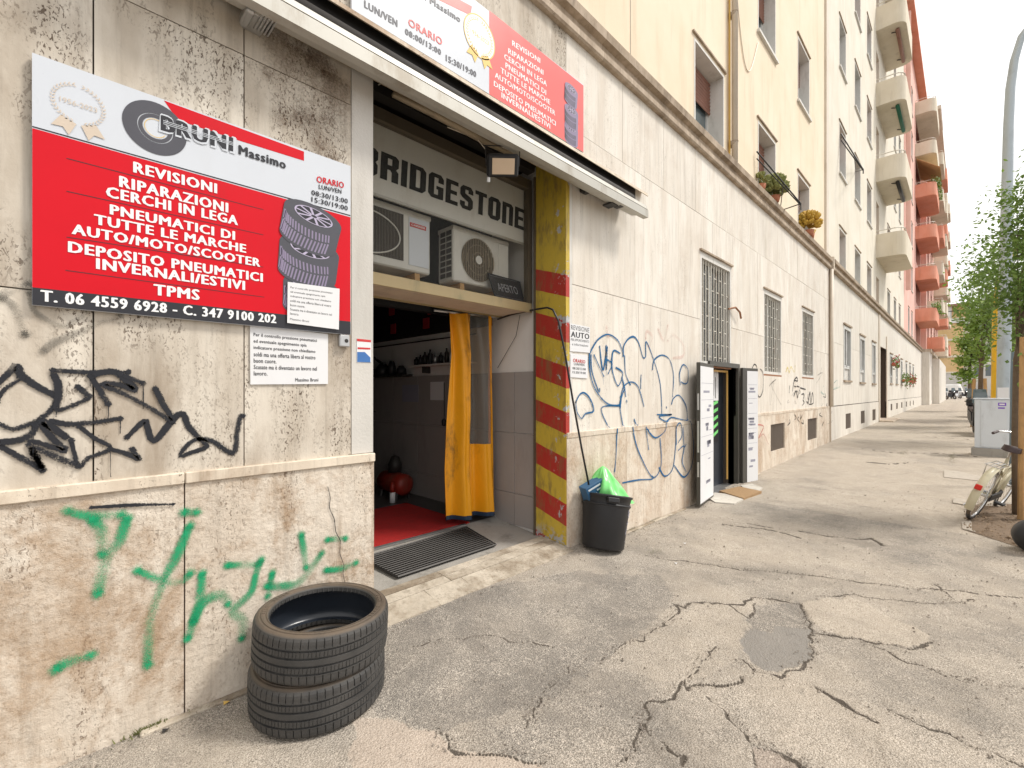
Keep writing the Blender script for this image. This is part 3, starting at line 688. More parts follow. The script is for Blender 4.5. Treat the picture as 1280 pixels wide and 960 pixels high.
for k, (a, b, z0, z1) in enumerate(gw): bars(b1, a, b, z0, z1, 1, dense=(.105, .12, .14)[k])
def vent(parent, a, b, z0, z1):
    w_ = box(a, b, .1, .12, z0, z1).obj('basement_vent', M['dark'], parent)
    g = MB(); n_ = max(4, int((b - a) / .07))
    for k in range(n_ + 1): x = a + .01 + (b - a - .02) * k / n_; g.box(x - .009, x + .009, .01, .03, z0, z1)
    g.obj('grille', M['ventb'], w_)
for a, b, z0, z1 in vents: vent(b1, a, b, z0, z1)
# loose bent iron bracket beside first barred window
xa = PX(916)
MB().tube([(xa - .25, -.02, P(908, 386)[1]), (xa - .05, -.06, P(912, 384)[1]), (xa + .12, -.07, P(916, 390)[1]), (xa + .2, -.06, P(920, 398)[1])], .016, 6).obj('bent_bracket', M['rust'], b1)

# ---- graffiti
def wy(z, x): 
    if z > 1.19: return -.0055
    if z > 1.10: return -.031 if x < 3.3 else -.0235
    return -.0175
gl = [0]
def stroke(mb, fade, pts, wpx, px=True, cap=True):
    q = [P(u, v) for u, v in pts] if px else pts
    # Catmull-Rom resample
    Q = [Vector((a, b)) for a, b in q]
    if len(Q) == 2: Q = [Q[0], (Q[0] + Q[1]) / 2, Q[1]]
    out = []
    for i in range(len(Q) - 1):
        p0, p1, p2, p3 = Q[max(i - 1, 0)], Q[i], Q[i + 1], Q[min(i + 2, len(Q) - 1)]
        m = max(3, int((p2 - p1).length / .02)); m = min(m, 40)
        for k in range(m):
            t = k / m; tt = .4
            c1 = p1 + (p2 - p0) * tt / 3 * 1.2; c2 = p2 - (p3 - p1) * tt / 3 * 1.2
            out.append(p1 * (1 - t) ** 3 + c1 * 3 * t * (1 - t) ** 2 + c2 * 3 * t * t * (1 - t) + p2 * t ** 3)
    out.append(Q[-1])
    gl[0] = (gl[0] + 1) % 14; oy = -gl[0] * .00022
    m = len(out); base = len(mb.v); vs = []; fd = []
    for i, c_ in enumerate(out):
        d_ = out[min(i + 1, m - 1)] - out[max(i - 1, 0)]
        if d_.length < 1e-6: d_ = Vector((1, 0))
        d_.normalize(); nn = Vector((-d_.y, d_.x)); ww = wpx * (1 + .16 * math.sin(i * .21 + base) + .22 * mnoise.noise(Vector((i * .13, base * .01, 0)))) * (.62 + .38 * min(1, min(i, m - 1 - i) / 9 + (.5 if base % 3 else 0)))
        pos = i / (m - 1)
        for s_, f_ in ((-1, 0), (-.45, .8), (0, 1), (.45, .8), (1, 0)):
            qx = c_ + nn * ww * s_; vs.append((qx.x, wy(qx.y, qx.x) + oy, qx.y)); fd.append(f_ * (.72 + .28 * math.cos(pos * PI * (1.6 if base % 2 else 1.1))))
    # round ends
    for s0, i in ((1, 0), (-1, m - 1)):
        pass
    mb.add(vs, [(5 * i + k, 5 * i + k + 1, 5 * i + 5 + k + 1, 5 * i + 5 + k) for i in range(m - 1) for k in range(4)]); fade += fd
    for c_ in (out[0], out[-1]):
        b0 = [(c_.x, wy(c_.y, c_.x) + oy - .0001, c_.y)]; fdd = [1.0]
        for k in range(12):
            t = 2 * PI * k / 12; x, z = c_.x + math.cos(t) * wpx * 1.02, c_.y + math.sin(t) * wpx * 1.02; b0.append((x, wy(z, x) + oy - .0001, z)); fdd.append(0)
        mb.add(b0, [(0, 1 + k, 1 + (k + 1) % 12) for k in range(12)]); fade += fdd
def graffiti(strokes, sx, sy, ox, oy, wpx, mat, parent=b1, label=None, drips=False):
    mb = MB(); fade = []
    for i_, st_ in enumerate(strokes):
        stroke(mb, fade, [(ox + x / sx, oy + y / sy) for x, y in st_], wpx)
        if drips and i_ % 2 == 0:          # paint runs
            for _ in range(2):
                x, y = st_[random.randrange(len(st_))]; u_, v_ = ox + x / sx, oy + y / sy; q0 = P(u_, v_); L_ = random.uniform(.03, .12)
                stroke(mb, fade, [q0, (q0[0] + .001, q0[1] - L_ * .5), (q0[0], q0[1] - L_)], wpx * .16, False)
    mb.a = {'fade': fade}; o = mb.obj('graffiti', mat, parent)
    if label: o['label'] = label
graffiti([[(-20, 250), (60, 170), (85, 150), (110, 200), (200, 260), (275, 300), (280, 335), (240, 385), (170, 430), (70, 465), (0, 440), (-30, 420)],
 [(-20, 330), (20, 270), (110, 210)], [(270, 195), (290, 240), (290, 310), (280, 365), (330, 360), (445, 310), (430, 290), (390, 255)],
 [(265, 172), (450, 182), (640, 180)], [(450, 200), (490, 260), (540, 340)], [(455, 205), (500, 185), (575, 180), (640, 230), (680, 272), (600, 245), (510, 240), (640, 300), (760, 365), (870, 430), (820, 350), (775, 262)],
 [(600, 190), (715, 237)], [(635, 505), (720, 425), (735, 450), (770, 525), (870, 410), (915, 390), (940, 450), (985, 500), (1035, 550), (960, 580), (900, 600), (930, 550), (985, 515), (1060, 525), (1165, 585), (1185, 480), (1200, 400), (1215, 400)],
 [(260, 425), (330, 440), (440, 435), (600, 412)], [(395, 450), (470, 510), (555, 560), (440, 610), (395, 655), (355, 520)], [(550, 565), (640, 590), (700, 620), (660, 565)],
 [(330, 505), (200, 420), (270, 520), (330, 575), (150, 525), (180, 600), (215, 670), (160, 560), (270, 600), (395, 650)],
 [(-20, 530), (100, 520), (165, 480), (175, 440)], [(-20, 540), (90, 600), (215, 670)]], 4, 4, 0, 420, .015, M['spk'], drips=True, label='black spray paint tag under the red sign')
graffiti([[(10, 130), (60, 160), (90, 220), (125, 310)], [(120, 315), (135, 310)], [(-20, 135), (60, 90), (150, 60)], [(150, 100), (170, 190), (250, 250), (330, 270), (410, 220), (430, 190)], [(215, 395), (280, 350), (420, 290), (600, 220)]], 4, 4, 0, 340, .022, M['spf'], label='faded grey spray strokes below the left corner of the red sign')
graffiti([[(135, 115), (220, 135), (340, 128)], [(230, 145), (265, 200), (265, 280)], [(362, 140), (330, 230), (280, 300), (250, 430)], [(575, 120), (625, 120)], [(600, 170), (550, 280), (500, 380), (450, 520), (440, 660), (440, 700)],
 [(400, 340), (500, 380), (570, 380), (600, 350)], [(90, 715), (130, 690), (225, 660)], [(645, 350), (635, 450), (610, 540), (590, 600)], [(610, 540), (650, 460), (720, 435), (745, 470)],
 [(740, 322), (860, 318)], [(870, 300), (850, 350), (830, 425), (760, 495), (800, 530), (795, 600)], [(912, 350), (895, 440)], [(890, 400), (960, 400), (1020, 380), (1100, 275)], [(1022, 205), (1040, 330)], [(1120, 225), (1190, 220)], [(1115, 340), (1170, 335), (1230, 312)]],
 3.048, 3.048, 40, 600, .033, M['spg'], label='green spray paint scrawl low on the wall beside the tyres')
graffiti([[(225, 102), (380, 93), (535, 90)]], 3.048, 3.048, 40, 600, .010, M['spk'])
graffiti([[(150, 230), (165, 190), (200, 140), (250, 117), (300, 150), (325, 210), (325, 230)], [(150, 215), (155, 320), (185, 410), (240, 475), (290, 487), (315, 475), (312, 440)],
 [(175, 225), (225, 335)], [(160, 225), (165, 310), (200, 415), (205, 400)], [(205, 180), (215, 270), (225, 300), (245, 180), (240, 300), (238, 175)], [(235, 245), (270, 270), (250, 320)], [(310, 215), (275, 205), (270, 300), (300, 385), (325, 320), (290, 290)],
 [(320, 340), (335, 400), (340, 440)], [(345, 462), (346, 468)], [(553, 495), (554, 500)],
 [(330, 230), (330, 180), (355, 140), (385, 130), (410, 165), (430, 235), (445, 230), (447, 155), (480, 230), (520, 370), (530, 540)], [(335, 230), (340, 320), (365, 380)], [(480, 300), (490, 250), (530, 225), (570, 250), (590, 330), (585, 440)],
 [(312, 500), (325, 400), (365, 365), (405, 390), (435, 490)], [(335, 400), (310, 480), (325, 590)], [(420, 330), (418, 400)], [(80, 470), (100, 430), (125, 422), (155, 455), (172, 515), (130, 530), (110, 555), (85, 520), (80, 470)],
 [(310, 490), (215, 500), (250, 600)], [(290, 610), (285, 750), (278, 830)], [(385, 560), (395, 590)], [(370, 600), (400, 720), (475, 860), (520, 800), (515, 660)], [(440, 600), (455, 715)], [(445, 610), (490, 655), (540, 620), (545, 580)], [(320, 890), (400, 875), (475, 870), (475, 855)],
 [(510, 810), (540, 855), (580, 820), (595, 720), (600, 620)], [(590, 800), (640, 860), (680, 800), (690, 700), (680, 600), (670, 570)], [(505, 535), (580, 535), (515, 545), (550, 570), (580, 550), (630, 560), (660, 560), (655, 490), (620, 435), (590, 450), (580, 480)],
 [(625, 380), (622, 320), (640, 275), (665, 300), (665, 360), (650, 375), (630, 365)], [(600, 690), (600, 600), (620, 580), (630, 640), (610, 680)], [(635, 600), (640, 700), (650, 690)], [(610, 720), (640, 700), (630, 780), (650, 830)]],
 4.172, 4.172, 700, 390, .012, M['spb'], drips=True, label='blue spray paint lettering between the workshop and the grey side door')
graffiti([[(445, 140), (450, 100), (480, 130), (460, 180)], [(510, 90), (540, 150), (560, 70)], [(590, 240), (640, 230), (640, 170), (590, 120), (560, 150)], [(250, 130), (240, 80)]], 4.172, 4.172, 700, 390, .03, M['spp'])
graffiti([[(388, 410), (400, 500), (400, 620)], [(392, 420), (430, 430), (405, 490), (430, 470), (455, 520)]], 4.175, 4.175, 850, 430, .018, M['spr'], label='small red tag beside the grey side door')
S9 = 9.6
graffiti([[(500, 430), (520, 380), (540, 440), (560, 370), (600, 430), (610, 360)]], S9, S9, 930, 420, .03, M['spy'])
graffiti([[(600, 530), (630, 495), (640, 540), (600, 540), (580, 660)], [(600, 600), (620, 610)], [(630, 600), (660, 610)], [(670, 620), (735, 640)], [(595, 720), (620, 660), (640, 740), (650, 670)], [(690, 700), (720, 700), (715, 780)], [(545, 600), (540, 680)], [(770, 800), (790, 670), (800, 800), (820, 680), (830, 800), (780, 820)]], S9, S9, 930, 420, .017, M['spk'], label='small black tags between two barred windows')
graffiti([[(90, 400), (120, 340), (150, 370), (130, 440)], [(150, 520), (160, 690), (190, 730), (225, 640), (225, 450), (190, 395)]], S9, S9, 930, 420, .012, M['spk'])
graffiti([[(300, 600), (350, 550), (330, 700), (310, 820)], [(380, 520), (330, 600), (440, 820)], [(880, 470), (940, 440), (870, 560)], [(930, 380), (900, 520)]], S9, S9, 930, 420, .018, M['spf'])
graffiti([[(920, 670), (960, 700), (950, 600)], [(1080, 560), (1120, 530), (1110, 620)], [(1070, 640), (1150, 610)]], S9, S9, 930, 420, .03, M['spt'])
for k in range(26):
    u0 = random.uniform(985, 1040); v0 = np.interp(u0, [985, 1040], [522, 514]) + random.uniform(-3, 14) if k % 2 else random.uniform(480, 505)
    graffiti([[(0, 0), (random.uniform(-2, 2), random.uniform(2, 5)), (random.uniform(-3, 3), random.uniform(-3, 7))]], 1, 1, u0, v0, .014, M['spk' if k % 3 else 'spf'])
for a, b in ((4.35, 5.1), (5.12, 6.0), (8.6, 9.9), (.3, 1.2)): box(a, b, -.055, -.0125, -.1, gz(a, -.03) + .014, bev=.006).obj('footing_stone', M['stepstone'], b1)
# hairline crack in base stone and dark brown streaks painted on the wall under the awning
mb = MB(); fd = []; stroke(mb, fd, [(408, 608), (411, 622), (410, 634), (416, 648), (418, 664), (424, 676), (423, 690), (428, 706), (427, 716), (430, 730)], .0022); mb.a = {'fade': [.62] * len(fd)}; mb.obj('crack', M['spk'], b1)
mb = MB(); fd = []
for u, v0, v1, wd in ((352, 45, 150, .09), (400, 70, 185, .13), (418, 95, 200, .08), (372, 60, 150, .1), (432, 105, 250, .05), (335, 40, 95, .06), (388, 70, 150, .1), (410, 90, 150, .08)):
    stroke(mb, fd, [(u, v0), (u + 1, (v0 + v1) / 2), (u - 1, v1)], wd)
mb.a = {'fade': fd}; mb.obj('brown_streak', M['brown_streak'], b1)
# ================================================================== WORKSHOP INTERIOR
wk = b1
RX = DX1 + .02
mb = MB().box(-3, RX, 1.0, 7, .05, .188); mb.obj('workshop_floor', M['floorin'], kind='structure')
mb = MB().prism([(.30, .0), (.30, .115), (.9, .17), (1.0, .188), (1.0, 0)], 'x', DX0, RX); mb.obj('entrance_ramp', M['conc'], kind='structure')
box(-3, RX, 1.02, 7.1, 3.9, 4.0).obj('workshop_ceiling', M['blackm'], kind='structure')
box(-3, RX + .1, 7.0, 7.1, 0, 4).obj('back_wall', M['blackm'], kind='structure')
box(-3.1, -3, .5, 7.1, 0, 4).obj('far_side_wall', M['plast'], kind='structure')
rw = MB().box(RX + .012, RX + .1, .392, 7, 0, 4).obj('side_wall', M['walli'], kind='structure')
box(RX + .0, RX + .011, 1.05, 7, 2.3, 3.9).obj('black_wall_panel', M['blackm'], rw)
# grey tiles on the side wall
tme = {}
zr = [(.16, .488), (.494, 1.127), (1.133, 1.77)]
for z0, z1 in zr:
    y = .394
    while y < 5.6:
        w_ = .30 if y < 1 else .60; o = MB().box(RX - .004 + random.uniform(0, .002), RX + .0115, y, y + w_ - .005, z0, z1).obj('wall_tile', M['tile'], rw); y += w_
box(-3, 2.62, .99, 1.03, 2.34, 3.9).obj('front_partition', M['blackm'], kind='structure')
# carpet, metal edge strip, steel grating, stone threshold
tag(box(DX0 + .02, 3.12, 1.0, 2.2, .189, .197).obj('red_carpet', M['redmat']), 'red carpet on the workshop floor just inside the doorway', 'carpet')
box(DX0 + .01, 3.05, .955, .995, .185, .2).obj('edge_strip', M['steel'], b1)
gm = thing('door_grating', 'dark steel grating mat set in the workshop threshold', 'doormat', (2.4, .66, .15)); 
def gp(u, v, z): dx, dy, dz = ray(u, v); t = (z - CAMZ) / dz; return Vector((dx * t, CAMY + dy * t, z))
ga, gb, gc, gd_ = gp(497, 724, .13), gp(620, 683, .13), gp(583, 661, .18), gp(452, 700, .18)
mb = MB(); n1_, n2_ = 34, 14
def bil(a, b, h=0):
    q = (ga * (1 - a) + gb * a) * (1 - b) + (gd_ * (1 - a) + gc * a) * b; return (q.x, q.y, q.z + .018 + h)
for k in range(n1_ + 1): a = k / n1_; mb.tube([bil(a, 0), bil(a, 1)], .0045, 4)
for k in range(n2_ + 1): b = k / n2_; mb.tube([bil(0, b, .003), bil(1, b, .003)], .004, 4)
mb.obj('grid_bars', M['iron'], gm)
mb = MB().tube([bil(0, 0), bil(1, 0), bil(1, 1), bil(0, 1), bil(0, 0)], .009, 4); mb.obj('rim', M['iron'], gm)
mb = MB().quad(*[tuple(Vector(bil(a, b)) - Vector((0, 0, .012))) for a, b in ((0, 0), (1, 0), (1, 1), (0, 1))]); mb.obj('tray', M['dark'], gm)
th = thing('threshold_step', 'worn cream stone threshold of the tyre workshop, cracked in the middle', 'doorstep', (2.5, 0, 0))
def slab_t(x0, x1, y0, y1, zb, z00, z01, z1b, mat, name):   # top slopes from front to back
    MB().add([(x0, y0, zb), (x1, y0, zb), (x1, y1, zb), (x0, y1, zb), (x0, y0, z00), (x1, y0, z01), (x1, y1, z1b), (x0, y1, z1b)], [(0, 3, 2, 1), (4, 5, 6, 7), (0, 1, 5, 4), (1, 2, 6, 5), (2, 3, 7, 6), (3, 0, 4, 7)]).obj(name, mat, th)
for a, b in ((DX0 - .02, 1.93), (1.936, 2.27), (2.276, 3.455)):
    slab_t(a, b, -.1, .10, -.1, .075, .085, .115, M['stepstone'], 'front_stone')
for a, b in ((DX0 + .003, 2.18), (2.186, 3.452)):
    slab_t(a, b, .105, .2, -.1, .118, .118, .126, M['stepstone'], 'middle_stone')
    slab_t(a, b, .205, .298, -.1, .128, .128, .130, M['stepstone'], 'back_stone')

# beam, frame, glazing over the door
tb = thing('transom_frame', 'bronze framed glazed transom with gold beam over the workshop door', 'transom', (2.45, .44, 2.4))
BY = .44
box(DX0 + .002, RX - .02, BY, .86, 2.375, 2.44).obj('beam', M['under'], tb)
box(DX0 + .002, RX - .02, BY - .014, BY - .002, 2.36, 2.455, bev=.004).obj('beam_face', M['gold'], tb)
box(DX0 + .002, RX - .02, .862, .875, 2.36, 2.42).obj('rear_lip', M['gold'], tb)
fz1 = 3.7
box(RX - .075, RX - .02, BY - .01, BY + .05, 2.456, fz1).obj('upright', M['olive'], tb)
box(DX0 + .002, DX0 + .05, BY - .01, BY + .05, 2.456, fz1).obj('upright', M['olive'], tb)
box(DX0 + .05, RX - .075, BY - .02, BY + .05, 3.60, 3.69).obj('top_rail', M['olive'], tb)
box(DX0 + .05, RX - .075, BY - .1, BY + .0, 3.74, 3.80).obj('shutter_guide', M['iron'], tb)
box(DX0 + .05, RX - .075, BY + .015, BY + .02, 2.456, 3.60).obj('glass_pane', M['pane'], tb)
ps = thing('tyre_brand_sign', 'white panel with heavy black lettering behind the transom glass', 'sign', (2.45, .5, 3.3))
box(DX0 + .004, RX - .05, .50, .515, 3.055, 3.625).obj('panel', M['acw'], ps)
xa_, xb_ = P(475, 222, .497)[0], P(656.5, 284, .497)[0]; za_ = P(475, 222.5, .497)[1]; zh_ = P(475, 188.0, .497)[1] - za_
from mathutils.geometry import tessellate_polygon
GL = {'R': ([(0, 0), (0, 1), (.82, 1), (1, .9), (1, .60), (.86, .5), (1, .40), (1, 0), (.62, 0), (.62, .34), (.52, .42), (.38, .42), (.38, 0)], [(.38, .60), (.38, .84), (.62, .84), (.62, .60)]),
 'I': ([(0, 0), (0, 1), (1, 1), (1, 0)],), 'D': ([(0, 0), (0, 1), (.78, 1), (1, .86), (1, .14), (.78, 0)], [(.38, .16), (.38, .84), (.6, .84), (.64, .8), (.64, .2), (.6, .16)]),
 'G': ([(1, .66), (1, .86), (.8, 1), (.2, 1), (0, .86), (0, .14), (.2, 0), (.7, 0), (1, .02), (1, .52), (.52, .52), (.52, .38), (.64, .38), (.64, .16), (.38, .16), (.38, .84), (.64, .84), (.64, .66)],),
 'E': ([(0, 0), (0, 1), (1, 1), (1, .83), (.4, .83), (.4, .59), (.9, .59), (.9, .43), (.4, .43), (.4, .17), (1, .17), (1, 0)],),
 'S': ([(0, .32), (0, .14), (.2, 0), (.8, 0), (1, .14), (1, .44), (.84, .56), (.38, .68), (.38, .84), (.62, .84), (.62, .70), (1, .70), (1, .86), (.8, 1), (.2, 1), (0, .86), (0, .58), (.16, .47), (.62, .34), (.62, .16), (.38, .16), (.38, .32)],),
 'T': ([(.31, 0), (.31, .83), (0, .83), (0, 1), (1, 1), (1, .83), (.69, .83), (.69, 0)],), 'O': ([(.2, 0), (0, .14), (0, .86), (.2, 1), (.8, 1), (1, .86), (1, .14), (.8, 0)], [(.38, .18), (.38, .82), (.62, .82), (.62, .18)]),
 'n': ([(0, 0), (0, 1), (.8, 1), (1, .88), (1, 0), (.62, 0), (.62, .82), (.38, .82), (.38, 0)],),
 'B': ([(0, 0), (0, 1), (.82, 1), (1, .9), (1, .62), (.88, .52), (1, .42), (1, .12), (.82, 0)], [(.38, .16), (.38, .43), (.62, .43), (.62, .16)], [(.38, .60), (.38, .84), (.62, .84), (.62, .60)])}
wts = [1, .44, 1, 1, .88, .96, .92, 1, .96, .88]; tot = sum(wts); xx_ = xa_; wB = (xb_ - xa_) / tot
for ch, wt in [('B', -1)] + list(zip('RIDGESTOnE', wts)):
    cw = wB * abs(wt); x0_ = xa_ - cw if wt < 0 else xx_; hh_ = zh_; rings_ = GL[ch]; ww_ = cw - wB * .13
    tri = tessellate_polygon([[Vector((a_, b_, 0)) for a_, b_ in r_] for r_ in rings_]); flat = [q_ for r_ in rings_ for q_ in r_]
    MB().add([(x0_ + ww_ * a_ + .055 * hh_ * b_, .497, za_ + hh_ * b_) for a_, b_ in flat], tri).obj('letter', M['blackm'], ps)
    if wt > 0: xx_ += cw
box(DX0 + .004, RX - .05, .497, .502, 3.055, 3.075).obj('bottom_trim', M['alu'], ps)
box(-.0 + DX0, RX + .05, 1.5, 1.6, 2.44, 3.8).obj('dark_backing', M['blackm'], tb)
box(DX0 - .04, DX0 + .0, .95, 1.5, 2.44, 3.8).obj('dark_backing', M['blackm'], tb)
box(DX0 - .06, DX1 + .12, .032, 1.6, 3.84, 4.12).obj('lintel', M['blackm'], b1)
# air conditioners
def air_con(name, label, x0, x1, y0, y1, z0, z1, style):
    a = thing(name, label, 'air conditioner', ((x0 + x1) / 2, (y0 + y1) / 2, z0), 'air conditioner units over the door')
    box(x0, x1, y0, y1, z0, z1, bev=.012).obj('casing', M['acw'], a)
    box(x0 - .004, x1 + .004, y0 - .006, y1, z1 - .035, z1 + .004, bev=.004).obj('top_cover', M['acw'], a)
    for k in (0, 1):
        xx = x0 + .12 if k == 0 else x1 - .12; box(xx - .025, xx + .025, y0 + .02, y1 - .02, 2.441, z0 - .002).obj('foot', M['wood'], a)
    W_ = x1 - x0
    if style == 0:
        cx, cz, r_ = x0 + W_ * .42, (z0 + z1) / 2 - .01, (z1 - z0) * .40
        mb = MB(); disc(mb, cx, cz, 0.001, r_, y0 - .002, n=36); mb.obj('fan_opening', M['dark'], a)
        mb = MB()
        for k in range(-9, 10):
            hx = k * r_ / 9.5; hh = math.sqrt(max(0, r_ * r_ - hx * hx)); mb.box(cx + hx - .003, cx + hx + .003, y0 - .014, y0 - .008, cz - hh, cz + hh)
        for rr in (.35, .7, 1.0):
            mb.tube([(cx + math.cos(2 * PI * k / 28) * r_ * rr, y0 - .012, cz + math.sin(2 * PI * k / 28) * r_ * rr) for k in range(29)], .003, 4)
        mb.obj('fan_guard', M['alud'], a)
        mb = MB(); disc(mb, cx, cz, .001, .04, y0 - .017, n=16); mb.obj('fan_hub', M['acw'], a)
        box(x0 + W_ * .80, x1 - .004, y0 - .006, y0 - .001, z0 + .02, z1 - .04).obj('service_panel', M['acw'], a)
        mb = MB(); box_ = MB()
        for r0 in range(8):
            for c_ in range(2): mb.box(x0 - .004, x0 - .001, y0 + .025 + c_ * .09, y0 + .10 + c_ * .09, z0 + .04 + r0 * .055, z0 + .082 + r0 * .055)
        mb.obj('side_louvres', M['dark'], a)
    else:
        box(x0 + .03, x0 + W_ * .68, y0 - .004, y0 - .001, z0 + .07, z1 - .05).obj('fan_opening', M['dark'], a)
        mb = MB(); xx = x0 + .035
        while xx < x0 + W_ * .68: mb.box(xx, xx + .004, y0 - .012, y0 - .006, z0 + .07, z1 - .05); xx += .0135
        mb.obj('fan_guard', M['acf'], a)
        mb = MB(); mb.tube([(x0 + .2 + math.cos(t) * .33, y0 - .016, (z0 + z1) / 2 - .01 + math.sin(t) * .17) for t in [(-80 + 160 * k / 20) * PI / 180 for k in range(21)]], .006, 5); mb.obj('guard_ring', M['acw'], a)
        box(x0 + W_ * .74, x1 - .02, y0 - .006, y0 - .001, z0 + .05, z1 - .05).obj('service_panel', M['signw'], a)
        bx = box(x1 - .21, x1 - .05, y0 - .009, y0 - .0065, z1 - .13, z1 - .095, bev=.0008).obj('badge', M['inkr'], a)
        mb = MB(); text(mb, 'CARRIER', (x1 - .2, y0 - .0105, z1 - .122), (.14, 0, 0), (0, 0, .018), .03); mb.obj('lettering', M['lett'], a)
    return a
air_con('air_conditioner', 'air conditioner with round fan guard and side louvres, right one behind the transom glass', 2.59, 3.29, .60, .83, 2.57, 3.07, 0)
air_con('air_conditioner', 'air conditioner with square ribbed grille and small red badge, left one behind the transom glass', 1.5, 2.34, .60, .86, 2.57, 3.07, 1)
# chalkboard leaning on the beam
cb = thing('chalkboard', 'small dark chalkboard leaning on the gold beam over the door', 'chalkboard', (3.25, .5, 2.46))
q = [P(609.7, 340.7, .56), P(650.4, 352, .56), P(656, 379, .50), P(619.4, 372, .50)]
yy = [.56, .56, .50, .50]
MB().add([(a, y, b) for (a, b), y in zip(q, yy)] + [(a, y + .012, b) for (a, b), y in zip(q, yy)], [(3, 2, 1, 0), (4, 5, 6, 7), (0, 1, 5, 4), (1, 2, 6, 5), (2, 3, 7, 6), (3, 0, 4, 7)]).obj('board', M['signk'], cb)
v4 = [Vector((a, y - .003, b)) for (a, b), y in zip(q, yy)]
mb = MB(); ex = (v4[2] - v4[3]); ez = (v4[0] - v4[3]); text(mb, 'APERTO', v4[3] + ex * .18 + ez * .32, ex * .68, ez * .33, 0); mb.obj('lettering', M['chalk'], cb)
mb = MB()
for k in range(24):
    for fz in (.1, .9): o = v4[3] + ex * (.05 + .9 * k / 24) + ez * fz; mb.tube([o, o + ex * .015], .002, 4)
mb.obj('dotted_border', M['chalk'], cb)

# curtain
ct = thing('tarpaulin_curtain', 'orange yellow tarpaulin curtain with clear window bunched at the right of the doorway', 'curtain', (3.1, 1.0, .2))
def curt(a, h):      # a 0..1 across, h 0..1 up
    zt, zb = 2.36, .26; z = zb + (zt - zb) * h
    lft = np.interp(h, [0, .25, .5, .8, 1], [2.82, 2.83, 2.87, 2.90, 2.85]); rgt = np.interp(h, [0, .5, 1], [3.42, 3.39, 3.37])
    x = lft + (rgt - lft) * a; amp = .035 + .02 * (1 - h)
    y = 1.0 - .12 * a + amp * 1.35 * math.sin(a * 14 + .8 * math.sin(h * 3)) + .014 * math.sin(a * 43 + h * 4)
    y += .01 * mnoise.noise(Vector((a * 4, h * 5, 1)))
    return (x, y, z)
na, nh = 90, 50
wa0, wa1, wh0 = .42, .88, .36
def sub(cond, name, mat, off=0):
    mb = MB(); ix = {}
    for i in range(na):
        for j in range(nh):
            a, h = (i + .5) / na, (j + .5) / nh
            if not cond(a, h): continue
            f = []
            for (p_, q_) in ((i, j), (i + 1, j), (i + 1, j + 1), (i, j + 1)):
                if (p_, q_) not in ix: x, y, z = curt(p_ / na, q_ / nh); ix[(p_, q_)] = len(mb.v); mb.v.append((x, y + off, z))
                f.append(ix[(p_, q_)])
            mb.f.append(tuple(f))
    return mb.obj(name, mat, ct, True)
inw = lambda a, h: wa0 < a < wa1 - .12 * (h - wh0) and h > wh0
sub(lambda a, h: not inw(a, h) and h > .02, 'sheet', M['curt'])
sub(lambda a, h: inw(a, h), 'clear_window', M['pvc'])
sub(lambda a, h: h < .02, 'hem', M['curtb'])
MB().tube([(2.7, 1.05, 2.37), (3.44, .92, 2.37)], .014, 6).obj('rail', M['steel'], ct)
# things on the side wall
def onwall(u, v, off=0): y, z = PXX(u, v, RX - .01 - off); return y, z
def paperw(name, label, u0, v0, u1, v1, mat):
    y0, z1 = onwall(u1, v0); y1, z0 = onwall(u0, v1); tag(box(RX - .012, RX - .008, y0, y1, z0, z1).obj(name, mat), label, 'paper')
paperw('plastic_pouch', 'clear document pouch taped on grey workshop tiles, left of the white sheet', 503, 481, 523, 502, M['inkg'])
paperw('paper_sheet', 'white paper sheet taped on grey workshop tiles', 538, 477, 555, 500, M['paper'])
sh = thing('wall_shelf', 'grey shelf on the workshop side wall carrying bottles', 'shelf', (RX - .15, 2.4, 1.9))
yA, _ = onwall(567, 455, .1); yB, _ = onwall(513, 455, .1)
box(RX - .16, RX - .006, 1.3, yB, 1.885, 1.905).obj('board', M['surround'], sh)
box(RX - .012, RX - .006, 1.3, 5, 2.22, 2.235).obj('rail', M['iron'], sh)
for y in (1.5, 2.2): box(RX - .12, RX - .006, y, y + .02, 1.80, 1.884).obj('bracket', M['iron'], sh)
mats = ['black', 'black', 'white', 'iron', 'black', 'steel', 'black', 'iron', 'black', 'black']
y = 1.45; k = 0
bt = None
ordw = ['first', 'second', 'third', 'fourth', 'fifth', 'sixth', 'seventh', 'eighth', 'ninth', 'tenth', 'eleventh', 'twelfth', 'thirteenth']
while y < yB - .05:
    h_ = random.uniform(.10, .19); r_ = random.uniform(.025, .036)
    o = MB().lathe([(.0, 0), (r_, 0), (r_, h_ * .68), (r_ * .4, h_ * .82), (r_ * .4, h_), (0, h_)], 12, Matrix.Translation((RX - .09, y, 1.906))).obj('bottle', M[mats[k % 10]], None, True)
    tag(o, '%s %s from the curtain on the workshop wall shelf' % (ordw[min(k, 12)], {'white': 'white can', 'steel': 'steel can'}.get(mats[k % 10], 'dark bottle')), 'bottle', 'bottles and cans on the workshop wall shelf'); y += random.uniform(.085, .12); k += 1
tb2 = thing('tool_rack', 'black clutter of tools on the wall left of the shelf', 'tool rack', (RX - .1, 3.2, 1.8))
box(RX - .16, RX - .006, 2.6, 3.6, 1.775, 1.795).obj('board', M['iron'], tb2)
for yy_, h_, w_ in ((2.75, .12, .14), (3.0, .2, .12), (3.25, .16, .2), (3.45, .1, .12)):
    MB().lathe([(0, 0), (w_ * .5, 0), (w_ * .45, h_ * .6), (w_ * .25, h_), (0, h_)], 10, Matrix.Translation((RX - .09, yy_, 1.796))).obj('tool', M['black'], tb2, True)
MB().tube([(RX - .06, 3.0, 1.85), (RX - .1, 3.7, 2.15)], .018, 6).obj('lever', M['iron'], tb2)
